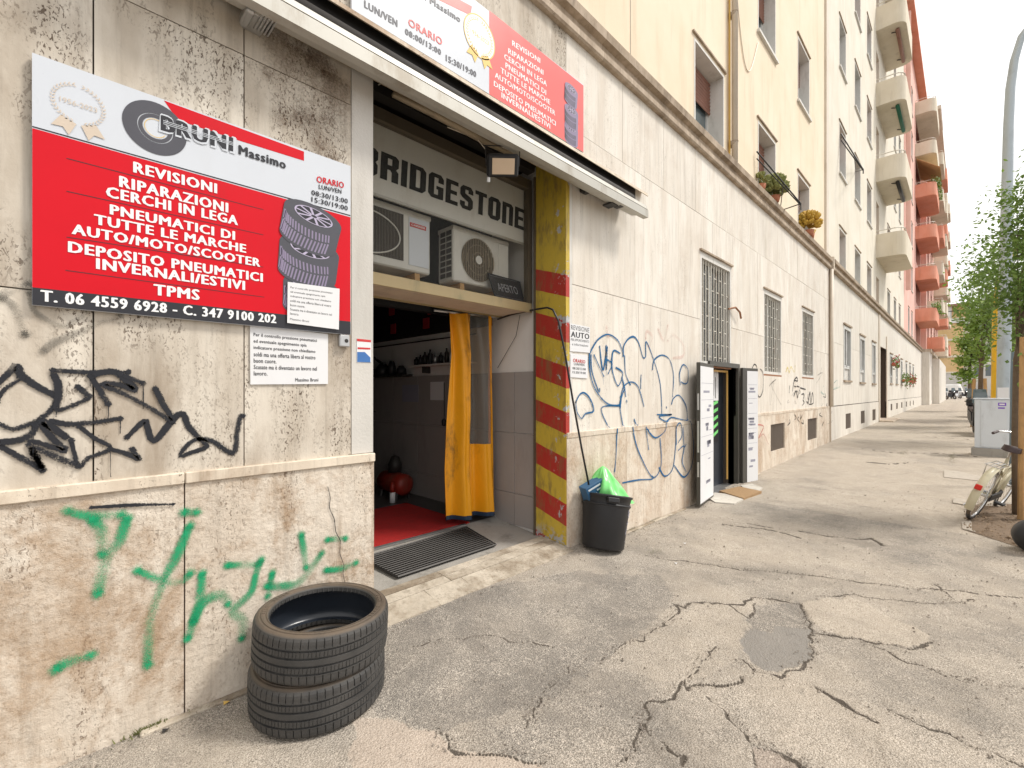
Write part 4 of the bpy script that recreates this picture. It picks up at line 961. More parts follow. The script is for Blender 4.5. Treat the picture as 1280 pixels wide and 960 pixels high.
for (u, v), lb in zip(((489, 388), (491, 411), (532, 404), (538, 386)), ('upper dull red packet on the black workshop wall, nearest the left jamb', 'lower dull red packet on the black workshop wall, under another one', 'dull red packet hanging alone midway along the black workshop wall', 'dull red packet half hidden under the gold beam')):
    y, z = onwall(u, v, .02); tag(box(RX - .03, RX - .015, y - .07, y + .07, z - .07, z + .07, bev=.006).obj('red_tag', M['redtag']), lb, 'packet', 'red packets hanging on the black workshop wall')
pl = thing('cable_and_plug', 'dark cable with plug hanging on the grey workshop tiles', 'cable', (RX, 2, 1.4))
y, z = onwall(556, 478); y2, z2 = onwall(556.5, 525)
MB().tube([(RX - .02, y, z), (RX - .025, y2, z2)], .006, 5).obj('cable', M['black'], pl); MB().lathe([(0, -.05), (.025, -.03), (.03, .02), (.012, .05), (0, .05)], 10, Matrix.Translation((RX - .03, y2, z2 - .03))).obj('plug', M['black'], pl, True)
ac = thing('air_compressor', 'red air compressor with black hose on the dark workshop floor', 'compressor', (3.05, 3.3, .19))
mt = Matrix.Translation((3.2, 2.6, .38)) @ Matrix.Scale(.8, 4) @ Matrix.Rotation(R(90), 4, 'X')
MB().lathe([(0, -.35), (.1, -.34), (.17, -.28), (.17, .28), (.1, .34), (0, .35)], 18, mt).obj('tank', M['tank'], ac, True)
MB().lathe([(0, 0), (.08, 0), (.09, .1), (.05, .2), (0, .22)], 12, Matrix.Translation((3.2, 2.6, .52))).obj('pump', M['iron'], ac, True)
for yy_ in (2.42, 2.78):
    MB().tube([(3.12, yy_, .28), (3.1, yy_, .19)], .02, 6).obj('leg', M['iron'], ac); MB().tube([(3.28, yy_, .28), (3.3, yy_, .19)], .02, 6).obj('leg', M['iron'], ac)
MB().tube([(3.1, 3.5, .6), (3.2, 3.6, .9), (3.2, 3.75, 1.2), (3.15, 3.5, 1.3), (3.1, 3.45, 1.0), (3.1, 3.6, .7), (3.1, 3.8, .4)], .012, 6).obj('hose', M['black'], ac, True)
MB().tube([(3.3, 3.9, .19), (3.3, 3.9, 1.25), (3.3, 3.3, 1.28)], .012, 6).obj('handle', M['iron'], ac)
ca = thing('spray_can', 'small white and red can on the floor in front of the compressor', 'can', (3.02, 2.36, .19))
MB().lathe([(0, 0), (.035, 0), (.035, .13), (0, .13)], 12, Matrix.Translation((3.02, 2.36, .19))).obj('body', M['white'], ca, True)
MB().lathe([(0, .13), (.036, .13), (.03, .2), (.012, .25), (0, .25)], 12, Matrix.Translation((3.02, 2.36, .19))).obj('cap', M['tank'], ca, True)
tag(MB().lathe([(0, 0), (.09, 0), (.12, .3), (.1, .32), (0, .3)], 14, Matrix.Translation((3.36, 1.35, .45))).obj('blue_bucket', M['inkb'], None, True), 'blue plastic bucket half hidden behind the orange curtain', 'bucket')

# ================================================================== AWNING
aw = thing('awning', 'long grey aluminium folding awning closed over the workshop door', 'awning', (2.4, -.1, 3.5))
AX0, AX1 = .15, 4.58
Z0 = CAMZ
MB().prism([(-.25, Z0 + 1.975), (-.235, Z0 + 2.02), (-.16, Z0 + 2.05), (-.16, Z0 + 2.01), (-.236, Z0 + 1.975)], 'x', AX0, AX1).obj('front_lip', M['alu'], aw)
MB().prism([(-.25, Z0 + 1.89), (-.25, Z0 + 1.969), (-.236, Z0 + 1.969), (-.236, Z0 + 1.9), (-.19, Z0 + 1.9), (-.19, Z0 + 1.89)], 'x', AX0, AX1 + .01).obj('front_bar', M['alu'], aw)
MB().prism([(-.188, Z0 + 1.895), (-.188, Z0 + 1.93), (-.12, Z0 + 1.95), (-.12, Z0 + 1.915)], 'x', AX0, AX1 - .12).obj('arm_profile', M['alu'], aw)
MB().prism([(-.118, Z0 + 1.93), (-.118, Z0 + 1.955), (-.05, Z0 + 1.985), (-.05, Z0 + 1.965)], 'x', AX0, AX1 - .3).obj('rear_profile', M['cap'], aw)
MB().tube([(AX0 + .05, -.11, Z0 + 2.09), (AX1 - .12, -.11, Z0 + 2.09)], .055, 12).obj('shade_dark_fabric', M['dark'], aw, True)  # fabric roll coloured dark to paint the deep shade of the open gap
MB().prism([(0, Z0 + 2.36), (-.075, Z0 + 2.30), (-.085, Z0 + 2.265), (-.075, Z0 + 2.265), (-.065, Z0 + 2.29), (0, Z0 + 2.34)], 'x', AX0 + .2, 4.9).obj('hood', M['cap'], aw)
box(AX0 + .2, 4.72, -.02, -.004, Z0 + 2.03, Z0 + 2.32).obj('shade_strip', M['iron'], aw)  # added dark strip standing in for the shadow under the hood
for xx in (AX0 + .6, 4.12):
    box(xx - .03, xx + .03, -.13, -.021, Z0 + 1.99, Z0 + 2.12, bev=.006).obj('bracket', M['iron'], aw)
for (u, v) in ((322, 18), (738, 235)):
    x, z = P(u, v, -.1)
    if u < 400: x, z = P(u, v, -.12)
    br = MB().box(x - .05, x + .05, -.16, -.0, z - .03, z + .05, bev=.01); br.box(x - .07, x - .03, -.19, -.06, z - .06, z - .01, bev=.008)
    if u < 400:
        for k in range(5): br.box(x + .0 + k * .016, x + .008 + k * .016, -.2, -.05, z - .04, z + .08)
    br.obj('arm_joint', M['steel' if u < 400 else 'iron'], aw)
x, z = P(775, 256, -.2); mb = MB().box(x - .14, x - .03, -.2, -.08, z - .02, z + .0, bev=.005).box(x - .02, x + .05, -.22, -.13, z - .015, z + .02, bev=.006); mb.obj('arm_joint', M['iron'], aw)
for u in (325, 590): 
    x, z = P(u, 100, -.06)
MB().tube([(DX0 + .1, .06, 3.62), (DX0 + .06, .05, 3.58)], .004, 4).obj('pin', M['alu'], aw)
# underside fabric / foam between awning and opening
MB().prism([(-.05, Z0 + 1.99), (.06, Z0 + 2.04), (.06, Z0 + 2.06), (-.05, Z0 + 2.02)], 'x', DX0 + .02, DX1 + .1).obj('lower_flap', M['pipeb'], aw)
MB().tube([(DX0 + .15, .02, Z0 + 1.985), (DX0 + .5, -.01, Z0 + 1.98), (DX0 + .95, .0, Z0 + 1.985), (DX0 + 1.25, .0, Z0 + 1.99)], [.018, .03, .032, .022], 8).obj('rolled_edge', M['alud'], aw, True)
# floodlight
fl = thing('floodlight', 'small black LED floodlight hanging under the awning over the door', 'floodlight', (2.53, -.05, 3.4))
fx, fz = P(622, 205, -.02)
mt = Matrix.Translation((fx - .02, -.10, fz - .05)) @ Matrix.Rotation(R(-30), 4, 'Z') @ Matrix.Rotation(R(32), 4, 'X') @ Matrix.Rotation(R(-6), 4, 'Y') @ Matrix.Scale(1.15, 4)
mb = MB().box(-.11, .11, -.02, .025, -.07, .075, bev=.012); mb.xf(mt); mb.obj('housing', M['black'], fl)
mb = MB().box(-.078, .078, -.024, -.0205, -.05, .05, bev=.001); mb.xf(mt); mb.obj('lens', M['lightglass'], fl)
MB().tube([mt @ Vector((-.115, .0, .0)), mt @ Vector((-.12, .02, .12)), mt @ Vector((.12, .02, .12)), mt @ Vector((.115, 0, 0))], .006, 6).obj('bracket', M['iron'], fl)
MB().tube([mt @ Vector((-.12, .02, .1)), (fx - .2, .0, fz + .13), (fx - .45, .05, fz + .14)], .004, 5).obj('cable', M['pipe'], fl)
MB().lathe([(0, 0), (.012, 0), (.012, .03), (0, .03)], 8, mt @ Matrix.Translation((-.1, -.01, -.1))).obj('sensor', M['white'], fl)

# ================================================================== SIGNS
def board(name, label, pts, y, mat, thick=.02, cat='sign'):
    s_ = thing(name, label, cat, (P(*pts[0], y)[0], y, P(*pts[0], y)[1]))
    q = [P(u, v, y) for u, v in pts]; m = len(q)
    MB().add([(a, y, b) for a, b in q] + [(a, y + thick, b) for a, b in q], [tuple(range(m))[::-1], tuple(range(m, 2 * m))] + [(i, (i + 1) % m, m + (i + 1) % m, m + i) for i in range(m)]).obj('panel', mat, s_)
    return s_
SY = -.03
s1 = board('shop_sign', 'large red and white tyre workshop sign on the travertine wall left of the door', [(40, 65.6), (438.3, 207.7), (438.3, 418.6), (40, 381)], SY, M['signw'])
y1_ = SY - .001; y2_ = SY - .002; y3_ = SY - .003; y4_ = SY - .004
mb = MB(); polypx(mb, [(40.3, 160), (438, 271.5), (438, 402), (40.3, 359)], y1_); polypx(mb, [(205, 125.5), (380, 189.5), (380, 201), (300, 176), (222, 150)], y1_); mb.obj('red_print', M['signr'], s1)
mb = MB(); polypx(mb, [(40.3, 359), (438, 402), (438, 418.3), (40.3, 380.8)], y1_); polypx(mb, [(40.3, 157.2), (438, 268.8), (438, 270.2), (40.3, 158.8)], y1_)
for a, b in (((190, 451), (752, 598)), ((190, 545), (752, 670)), ((190, 676), (752, 762)), ((187, 771), (755, 848))):
    a = (a[0] / 2.285, a[1] / 2.285); b = (b[0] / 2.285, b[1] / 2.285); polypx(mb, [(a[0], a[1]), (b[0], b[1]), (b[0], b[1] + .6), (a[0], a[1] + .9)], y2_)
mb.obj('black_print', M['signk'], s1)
lines(s1, 'lettering', M['lett'], (('REVISIONI', (167.6, 215.3), (270.5, 241.6), (168.5, 202.2)), ('RIPARAZIONI', (150, 233.3), (284.5, 265.6), (151, 220)), ('CERCHI IN LEGA', (133.5, 246), (296.7, 281.4), (133.9, 232.8)),
    ('PNEUMATICI DI', (138.3, 267.8), (293, 299.8), (139, 255.5)), ('TUTTE LE MARCHE', (118.6, 280), (307, 316), (119, 267.6)), ('AUTO/MOTO/SCOOTER', (90.6, 292.3), (324.7, 333.5), (91, 279.6)),
    ('DEPOSITO PNEUMATICI', (86.2, 315), (327.8, 352.3), (87, 301.6)), ('INVERNALI/ESTIVI', (121.2, 336), (305.5, 362.4), (121.2, 322.6)), ('TPMS', (193, 368.5), (248.6, 375), (193, 355)),
    ('T. 06 4559 6928 - C. 347 9100 202', (51.6, 376.4), (344.8, 404), (51.6, 362.4))), y3_)
mb = MB(); textpx(mb, 'BRUNI', (200.6, 164.6), (292, 192), (201.5, 142.3), y4_ + .0006, .10, .02); mb.obj('name_outline', M['signw'], s1)
lines(s1, 'dark_lettering', M['signk'], (('BRUNI', (202.6, 162.8), (290, 189), (203.5, 144.5), .07),), y4_)
lines(s1, 'dark_lettering', M['signk'], (('Massimo', (299, 192.6), (356.7, 211), (300, 181.6)), ('LUN/VEN', (398.7, 235.9), (426.7, 242.1), (398.7, 230.4), .03), ('08:30/13:00', (389.5, 243.5), (434.6, 254.5), (389.5, 237.3), .03), ('15:30/19:00', (389.5, 252), (434.6, 263.3), (389.5, 245.8), .03)), y3_)
mb = MB(); textpx(mb, 'ORARIO', (396, 227.6), (429.8, 235.4), (396, 219.7), y3_, .035); mb.obj('red_lettering', M['signr'], s1)
# white stripes through the name
mb = MB()
for k in range(3): polypx(mb, [(204, 150 + k * 2.1), (292, 178 + k * 1.7), (292, 178.6 + k * 1.7), (204, 150.7 + k * 2.1)], SY - .005)
mb.obj('name_stripes', M['signw'], s1)
cx, cz = P(194.5, 160.5, SY); rr_ = (P(235, 160, SY)[0] - P(154.5, 160, SY)[0]) / 2; rz_ = rr_ * 1.0
mb = MB(); disc(mb, cx, cz, rr_ * .56, rr_, y2_, n=56); disc(mb, cx, cz, rr_ * .40, rr_ * .53, y2_, 60, 400, n=40); mb.obj('tyre_emblem', M['signk2'], s1)
mb = MB(); disc(mb, cx, cz, rr_ * .33, rr_ * .35, y2_, 60, 330, n=30); mb.obj('emblem_ring', M['goldp'], s1)
def wreath(parent, cx, cz, r, y, mleaf, mrib, year, ymat):
    mb = MB()
    for side in (-1, 1):
        for k in range(16):
            a = R(-80 + side * 0) + 0; t = R(-90 + side * (12 + k * 10.2)); c_, s_ = math.cos(t), math.sin(t)
            for lr in (-1, 1):
                p0 = Vector((cx + c_ * r * .9, cz + s_ * r * .9)); tang = Vector((-s_, c_)) * side; rad = Vector((c_, s_))
                e = p0 + (tang * .8 + rad * lr * .55).normalized() * r * .17; n_ = Vector((-(e - p0).y, (e - p0).x)) * .16; m_ = (p0 + e) / 2
                mb.add([(p0.x, y, p0.y), (m_.x + n_.x, y, m_.y + n_.y), (e.x, y, e.y), (m_.x - n_.x, y, m_.y - n_.y)], [(0, 1, 2, 3)])
    mb.obj('wreath', mleaf, parent)
    mb = MB()
    for sx in (-1, 1):
        mb.add([(cx + sx * r * q_[0], y, cz + r * q_[1]) for q_ in ((.08, -.98), (.62, -.75), (.95, -1.32), (.55, -1.28), (.35, -1.6))], [(0, 1, 2, 3, 4)])
    mb.obj('ribbon', mrib, parent)
    mb = MB(); text(mb, year, (cx - r * .66, y, cz - r * .12), (r * 1.32, 0, 0), (0, 0, r * .24), .0); mb.obj('year_lettering', ymat, parent)
cx, cz = P(98.5, 131, SY); wreath(s1, cx, cz, (P(134, 140, SY)[0] - P(63, 140, SY)[0]) / 2, y3_, M['pale'], M['pale'], '1956-2023', M['pale'])
# printed tyre stack
def printed_tyre(mb1, mb2, mb3, mb4, cx, cz, w, h, y, tilt, d=0):
    """w half width, h tread height; dark body, lilac tread ribs, rim with spokes"""
    c_, s_ = math.cos(tilt), math.sin(tilt)
    def T(x, z): return (cx + x * c_ - z * s_, y, cz + x * s_ + z * c_)
    e = .40
    top = [(math.cos(R(t)) * w, math.sin(R(t)) * w * e) for t in range(0, 181, 12)]; bot = [(math.cos(R(t)) * w * .97, math.sin(R(t)) * w * e - h) for t in range(180, 361, 12)]
    mb1.add([T(*q_) for q_ in top + bot], [tuple(range(len(top) + len(bot)))])
    y2 = y - .0006
    def T2(x, z, o=0): a_ = T(x, z); return (a_[0], y - .0006 - o, a_[2])
    for k in range(17):
        t = R(192 + k * 7.2); x0, z0 = math.cos(t) * w * .985, math.sin(t) * w * e - h * .12; x1, z1 = math.cos(t + .05) * w * .975, math.sin(t + .05) * w * e - h * .42; x2, z2 = math.cos(t - .02) * w * .975, math.sin(t) * w * e - h * .9
        for (xa, za, xb, zb) in ((x0, z0, x1, z1), (x1, z1 - h * .06, x2, z2)):
            mb2.add([T2(xa, za), T2(xa + w * .055, za), T2(xb + w * .055, zb), T2(xb, zb)], [(0, 1, 2, 3)])
    n = 28; pts = [(math.cos(2 * PI * k / n), math.sin(2 * PI * k / n)) for k in range(n)]
    mb3.add([T2(a * w * .66, b * w * e * .66, .0003) for a, b in pts], [tuple(range(n))])
    for k in range(10):
        t = 2 * PI * k / 10; a, b = math.cos(t), math.sin(t); pa, pb = -b, a
        mb4.add([T2(a * w * .1 + pa * w * .04, (b * w * .1 + pb * w * .04) * e, .0006), T2(a * w * .1 - pa * w * .04, (b * w * .1 - pb * w * .04) * e, .0006), T2(a * w * .62 - pa * w * .07, (b * w * .62 - pb * w * .07) * e, .0006), T2(a * w * .62 + pa * w * .02, (b * w * .62 + pb * w * .02) * e, .0006)], [(0, 1, 2, 3)])
    rim = []
    for k in range(n + 1):
        a, b = math.cos(2 * PI * k / n), math.sin(2 * PI * k / n); rim += [T2(a * w * .62, b * w * e * .62, .0006), T2(a * w * .67, b * w * e * .67, .0006)]
    mb4.add(rim, [(2 * k, 2 * k + 1, 2 * k + 3, 2 * k + 2) for k in range(n)])
def tyre_print(parent, spots, y, m1, m2, m3, m4):
    a, b, c_, d_ = MB(), MB(), MB(), MB()
    for i, (cx, cz, w, h, t) in enumerate(spots): printed_tyre(a, b, c_, d_, cx, cz, w, h, y - i * .0016, t)
    a.obj('tyre_picture', m1, parent); b.obj('tread_print', m2, parent); c_.obj('rim_shade_print', m3, parent); d_.obj('rim_print', m4, parent)
sp = []
for (u, v, w_, h_, t_) in ((389.5, 358, .155, .13, -.06), (388, 312, .168, .15, -.10), (392, 271, .165, .15, -.20)):
    x, z = P(u, v, SY); sp.append((x, z, w_, h_, t_))
tyre_print(s1, sp, SY - .003, M['signk2'], M['tg1'], M['signk'], M['tg2'])

def notice(name, label, pts, y, rows, mat='ink', title=None):
    s_ = board(name, label, pts, y, M['paper'], .0012, 'notice')
    tl, tr, br, bl = [Vector((P(u, v, y)[0], y - .0008, P(u, v, y)[1])) for u, v in pts]
    for (tx, a0, a1, b0, h_, bo) in rows:
        mb = MB()
        o = bl * (1 - b0) * 1 + tl * b0; o = bl + (br - bl) * a0 + (tl - bl) * b0 * 1.0 + ((tr - tl) - (br - bl)) * a0 * b0
        exv = ((br - bl) * (1 - b0) + (tr - tl) * b0) * (a1 - a0); text(mb, tx, o, exv, (tl - bl) * h_, bo); mb.obj('lettering', M[mat], s_)
    return s_
LN = ['Per il controllo pressione pneumatici', 'ed eventuale spegnimento spia', 'indicatore pressione non chiediamo', 'soldi ma una offerta libera al vostro', 'buon cuore.', 'Scusate ma è diventato un lavoro nel', 'lavoro.']
WD = [.80, .66, .78, .78, .27, .80, .16]
ln = [(t, .04, .04 + w_, .80 - i * .108, .072, .03) for i, (t, w_) in enumerate(zip(LN, WD))] + [('Massimo Bruni', .55, .86, .05, .06, .03)]
notice('paper_notice', 'white paper notice glued to the wall just below the red sign', [(312.5, 406), (410, 417.5), (410, 480), (313, 480.6)], -.009, ln)
ln2 = [(t, .05, .05 + w_, .84 - i * .105, .06, .0) for i, (t, w_) in enumerate(zip(LN, WD))] + [('Massimo Bruni', .05, .40, .08, .05, .0)]
notice('paper_notice', 'small laminated notice stuck over the lower right corner of the red sign', [(359.7, 352.3), (424.5, 361), (423.6, 412), (359, 403.5)], SY - .012, ln2)

# long sign above the awning
s2 = board('shop_sign', 'long faded white and red workshop sign on the wall above the awning', [(439.6, -120), (729.5, 106), (729.5, 190.5), (439.6, 11)], SY, M['signw'])
mb = MB(); polypx(mb, [(611.6, 13), (729.3, 107), (729.3, 190.2), (611.6, 117.8)], y1_); polypx(mb, [(520, -30), (590, 8), (588, 19), (520, -14)], y1_); mb.obj('red_print', M['signr2'], s2)
lines(s2, 'lettering', M['lett'], [(a_, b_, c_, (b_[0], b_[1] - 6.8), .035) for a_, b_, c_ in (('REVISIONI', (640.4, 57), (675, 79)), ('RIPARAZIONI', (635.4, 66.7), (679, 93.8)), ('CERCHI IN LEGA', (630.4, 73.5), (683.3, 108)), ('PNEUMATICI DI', (632, 84.6), (682.5, 118.8)), ('TUTTE LE MARCHE', (626, 90.8), (687.5, 131)),
    ('AUTO/MOTO/SCOOTER', (618.8, 96.7), (693.8, 144.5)), ('DEPOSITO PNEUMATICI', (617.5, 107.5), (694.6, 157.5)), ('INVERNALI/ESTIVI', (627, 122), (687.5, 161)))], y2_)
lines(s2, 'dark_lettering', M['signk2'], (('LUN/VEN', (455.8, 9), (496.5, 33.5), (456.5, .5)), ('08:00/13:00', (506.6, 42.5), (551, 69), (506.6, 35)), ('15:30/19:00', (557.6, 76), (595, 96.7), (557.6, 68.3)), ('Massimo', (537.8, 4), (575, 28), (538, -4)), ('BRUNI', (470, -38), (532, 0), (470, -58))), y2_)
mb = MB(); textpx(mb, 'ORARIO', (510.7, 32), (552.5, 57), (511, 22.5), y2_, .035); mb.obj('red_lettering', M['signr2'], s2)
cx, cz = P(599.6, 46.4, SY); rw_ = (P(618, 50, SY)[0] - P(581, 50, SY)[0]) / 2
mb = MB(); disc(mb, cx, cz, .001, rw_ * 1.05, y2_, n=36); mb.obj('rosette', M['lett'], s2)
mb = MB(); disc(mb, cx, cz, rw_ * 1.0, rw_ * 1.06, y3_, n=36); mb.obj('rosette_rim', M['goldp'], s2)
wreath(s2, cx, cz, rw_ * .92, y3_, M['goldp'], M['goldp'], '1956-2023', M['goldp'])
sp = []
for (u, v, w_, h_, t_) in ((714, 160, .105, .13, .0), (714, 138, .105, .14, .0), (714, 112, .10, .13, -.1)):
    x, z = P(u, v, SY); sp.append((x, z, w_, h_, t_))
tyre_print(s2, sp, SY - .002, M['tg1'], M['signk2'], M['signk2'], M['tg2'])
# small notices right of the door
notice('paper_notice', 'cream vehicle inspection notice on the wall right of the striped pillar', [(712.5, 404), (737.5, 409), (737.5, 441), (712.5, 439)], -.009,
       [('REVISIONE', .05, .95, .78, .17, .01), ('AUTO', .05, .95, .52, .2, .05), ('PER APPUNTAMENTO', .05, .95, .38, .09, 0), ('e informazioni', .1, .9, .22, .09, 0)])
s_ = notice('paper_notice', 'white opening hours notice under the cream notice right of the striped pillar', [(713, 441.5), (734.5, 444.5), (734.5, 473), (713, 471.5)], -.009,
       [('LUN/VEN', .2, .8, .52, .1, .02), ('08:30/13:00', .12, .88, .34, .1, .02), ('15:30/19:00', .12, .88, .17, .1, .02)])
mb = MB(); textpx(mb, 'ORARIO', (716.5, 452.5), (731.5, 454.5), (716.5, 448), -.0105, .03); mb.obj('red_lettering', M['inkr'], s_)
s_ = board('sticker', 'small red blue and white stickers on the left door jamb', [(446, 423), (464, 425), (464, 453), (446, 453)], .0015, M['paper'], .001, 'sticker')
mb = MB(); polypx(mb, [(446.2, 423.2), (463.8, 425), (463.8, 428), (446.2, 426.5)], .0008); polypx(mb, [(447, 434), (463, 434.8), (463, 437), (447, 436.5)], .0008); mb.obj('red_print', M['inkr'], s_)
mb = MB(); polypx(mb, [(446.5, 440), (456, 440), (463, 447), (463, 453), (446.5, 452.5)], .0008); mb.obj('blue_print', M['inkb'], s_)
# key safe box
kx, kz = P(431, 426, -.03)
ks = thing('key_box', 'small grey metal intercom box under the red sign corner', 'intercom', (kx, 0, kz))
box(kx - .032, kx + .032, -.035, -.005, kz - .037, kz + .037, bev=.006).obj('casing', M['steel'], ks)
mb = MB(); disc(mb, kx + .008, kz, .001, .012, -.0365, n=14); mb.obj('button', M['iron'], ks)
MB().tube([(kx + .01, -.02, kz + .037), (kx + .012, -.02, kz + .07)], .007, 6).obj('cable', M['redl'], ks)

# ================================================================== TYRES
def tyre_mesh():
    prof = [(.250, .080), (.251, .100), (.258, .108), (.274, .1125), (.296, .1115), (.311, .103), (.3175, .092), (.3195, .080), (.320, .0655), (.3205, .0625)]
    g = lambda zc: [(.3210, zc + .0055), (.3120, zc + .0045), (.3120, zc - .0045), (.3210, zc - .0055)]
    prof += g(.052) + g(.018) + g(-.018) + g(-.052)
    prof += [(.3205, -.0625), (.320, -.0655), (.3195, -.080), (.3175, -.092), (.311, -.103), (.296, -.1115), (.274, -.1125), (.258, -.108), (.251, -.100), (.250, -.080)]
    inner = [(.262, -.085), (.285, -.094), (.303, -.080), (.309, -.04), (.310, 0), (.309, .04), (.303, .080), (.285, .094), (.262, .085)]
    vs = []; ns = 60; ang = []
    for k in range(ns):
        b = 2 * PI * k / ns; st = 2 * PI / ns; ang += [(b, 0), (b + st * .04, 1), (b + st * .12, 1), (b + st * .16, 0), (b + st * .5, 0), (b + st * .54, 2), (b + st * .58, 0)]
    m = len(prof)
    for t, dwn in ang:
        for i, (r, z) in enumerate(prof):
            if dwn == 1 and .06 < abs(z) < .097: r -= .0055
            if dwn and .02 < abs(z) < .048 and r > .318: r -= .003
            tt = t + (.07 * z if abs(z) < .06 else 0)
            vs.append((r * math.cos(tt), r * math.sin(tt), z))
    n = len(ang)
    mb = MB(); mb.add(vs, [(k * m + i, ((k + 1) % n) * m + i, ((k + 1) % n) * m + i + 1, k * m + i + 1) for k in range(n) for i in range(m - 1)])
    mi = MB().lathe([prof[-1]] + inner + [prof[0]], 72)
    # raised sidewall rings
    for r in (.262, .285): mi2 = mb.lathe([(r - .002, .1128 if r > .27 else .1095), (r, .1155 if r > .27 else .1125), (r + .002, .1135 if r > .27 else .1112)], 72)
    for k in range(26):      # moulded lettering blocks
        if k % 13 in (5, 6, 11, 12): continue
        t = k * .085 + (2.2 if k > 12 else 0); m2 = MB().box(.268, .282, -.006, .006, .112, .1142); m2.xf(Matrix.Rotation(t, 4, 'Z')); mb.add(m2.v, m2.f)
    return mb, mi
ta, tl_ = tyre_mesh()
ty = thing('tyre', 'worn black car tyre lying on the pavement, bottom of the stack of two', 'tyre', (0, 0, 0), 'car tyres stacked against the wall')
ta.obj('tread', M['rubber'], ty, False); tl_.obj('inner_lining', M['liner'], ty, True)
ty.location = (.985, -.345, .125); ty.rotation_euler = (R(.5), R(-1), .3)
t2 = dup(ty, (1.0, -.352, .352), (R(1.5), R(-2.2), 1.9), 'dusty black car tyre on top of the stack of two by the wall')

# ================================================================== BIN
bn = thing('rubbish_bin', 'black rubber bin leaning by the wall right of the workshop door', 'bin')
bn.location = (3.735, -.235, gz(3.73, -.22) + .005); bn.rotation_euler = (R(-4), R(14), 0); bn.scale = (1.1, 1.1, 1.07)
MB().lathe([(0, .0), (.165, 0), (.178, .015), (.205, .40), (.215, .445), (.225, .45), (.226, .465), (.214, .468), (.2, .40), (.17, .03), (0, .03)], 36).obj('body', M['black'], bn, True, world=False)
MB().lathe([(.2065, .37), (.214, .375), (.214, .385), (.208, .39)], 36).obj('rib', M['black'], bn, True, world=False)
for s_ in (-1, 1):
    mb = MB().box(-.05, .05, .20, .275, .40, .445, bev=.008); mb.xf(Matrix.Rotation(R(-45 if s_ > 0 else 135), 4, 'Z')); mb.obj('handle', M['black'], bn, world=False)
# scuffs
mb = MB()
for k in range(34):
    t = R(-75 + random.uniform(-2, 12)); z = random.uniform(.05, .4); r = .168 + .093 * z + .004; mb.box(r * math.cos(t) - .003, r * math.cos(t) + .003, r * math.sin(t) - .003, r * math.sin(t) + .001, z, z + random.uniform(.004, .012))
mb.obj('paint_splashes', M['inkg'], bn, world=False)
def blob(f, nu=24, nv=14):
    mb = MB()
    for j in range(nv + 1):
        for i in range(nu): mb.v.append(f(2 * PI * i / nu, j / nv))
    for j in range(nv):
        for i in range(nu): mb.f.append((j * nu + i, j * nu + (i + 1) % nu, (j + 1) * nu + (i + 1) % nu, (j + 1) * nu + i))
    return mb
def bagf(t, h):
    r = .19 * (1 - h) ** .75 * (1 + .12 * math.sin(5 * t + 3 * h) + .07 * math.sin(13 * t + 1 - 5 * h) + .10 * mnoise.noise(Vector((math.cos(t) * 3, math.sin(t) * 3, h * 5)))) + .004
    return (r * math.cos(t) + .03 - .09 * h, r * math.sin(t) + .02, .40 + .27 * h + .015 * math.sin(7 * t) * (1 - h))
bg_ = blob(bagf, 60, 18).obj('plastic_bag', M['green'], None, True); bg_.location = bn.location; bg_.rotation_euler = bn.rotation_euler; bg_.scale = (1.15, 1.15, 1.15)
tag(bg_, 'crumpled bright green plastic bag poking out of the black bin', 'plastic bag')
bx = thing('cardboard_box', 'small dark blue printed box standing in the black bin behind the green bag', 'box'); bx.location = bn.location; bx.rotation_euler = bn.rotation_euler; bx.scale = (1.15, 1.15, 1.1)
mb = MB().box(-.10, .10, -.05, .05, -.09, .09, bev=.003); mb.xf(Matrix.Translation((-.12, .05, .47)) @ Matrix.Rotation(R(-38), 4, 'Y') @ Matrix.Rotation(R(-20), 4, 'Z')); mb.obj('carton', M['boxblue'], bx, world=False)
mb = MB(); mb.box(-.08, -.01, -.0525, -.0505, -.06, .01); mb.box(.0, .07, -.0525, -.0505, .02, .035); mb.box(.0, .06, -.0525, -.0505, -.02, -.008); mb.box(-.08, .05, -.0525, -.0505, .055, .07)
mb.xf(Matrix.Translation((-.12, .05, .47)) @ Matrix.Rotation(R(-38), 4, 'Y') @ Matrix.Rotation(R(-20), 4, 'Z')); mb.obj('printed_label', M['cab'], bx, world=False)
# black hose from the door down into the bin
pts = []
for (u, v, y) in ((622, 399, None), (640, 393, None), (668, 387, None)):
    yy_, z = PXX(u, v, DX1 - .03); pts.append((DX1 - .03, yy_, z))
for (u, v, y) in ((684, 384.5, .1), (691, 387, .0), (698, 401, -.05), (706, 440, -.08), (716, 500, -.1), (727, 560, -.13), (736, 606, -.17)):
    x, z = P(u, v, y); pts.append((x, y, z))
tag(MB().tube(pts, .0095, 8).obj('hose', M['black'], None, True), 'black hose looping from the doorway down into the black bin', 'hose')
tag(MB().tube([(RX - .02, *PXX(650, 394, RX - .02)), (RX - .03, *PXX(645, 420, RX - .03)), (RX - .02, *PXX(622, 460, RX - .02))], .003, 5).obj('thin_cable', M['iron'], None), 'thin dark cable across the white upper reveal of the doorway', 'cable')

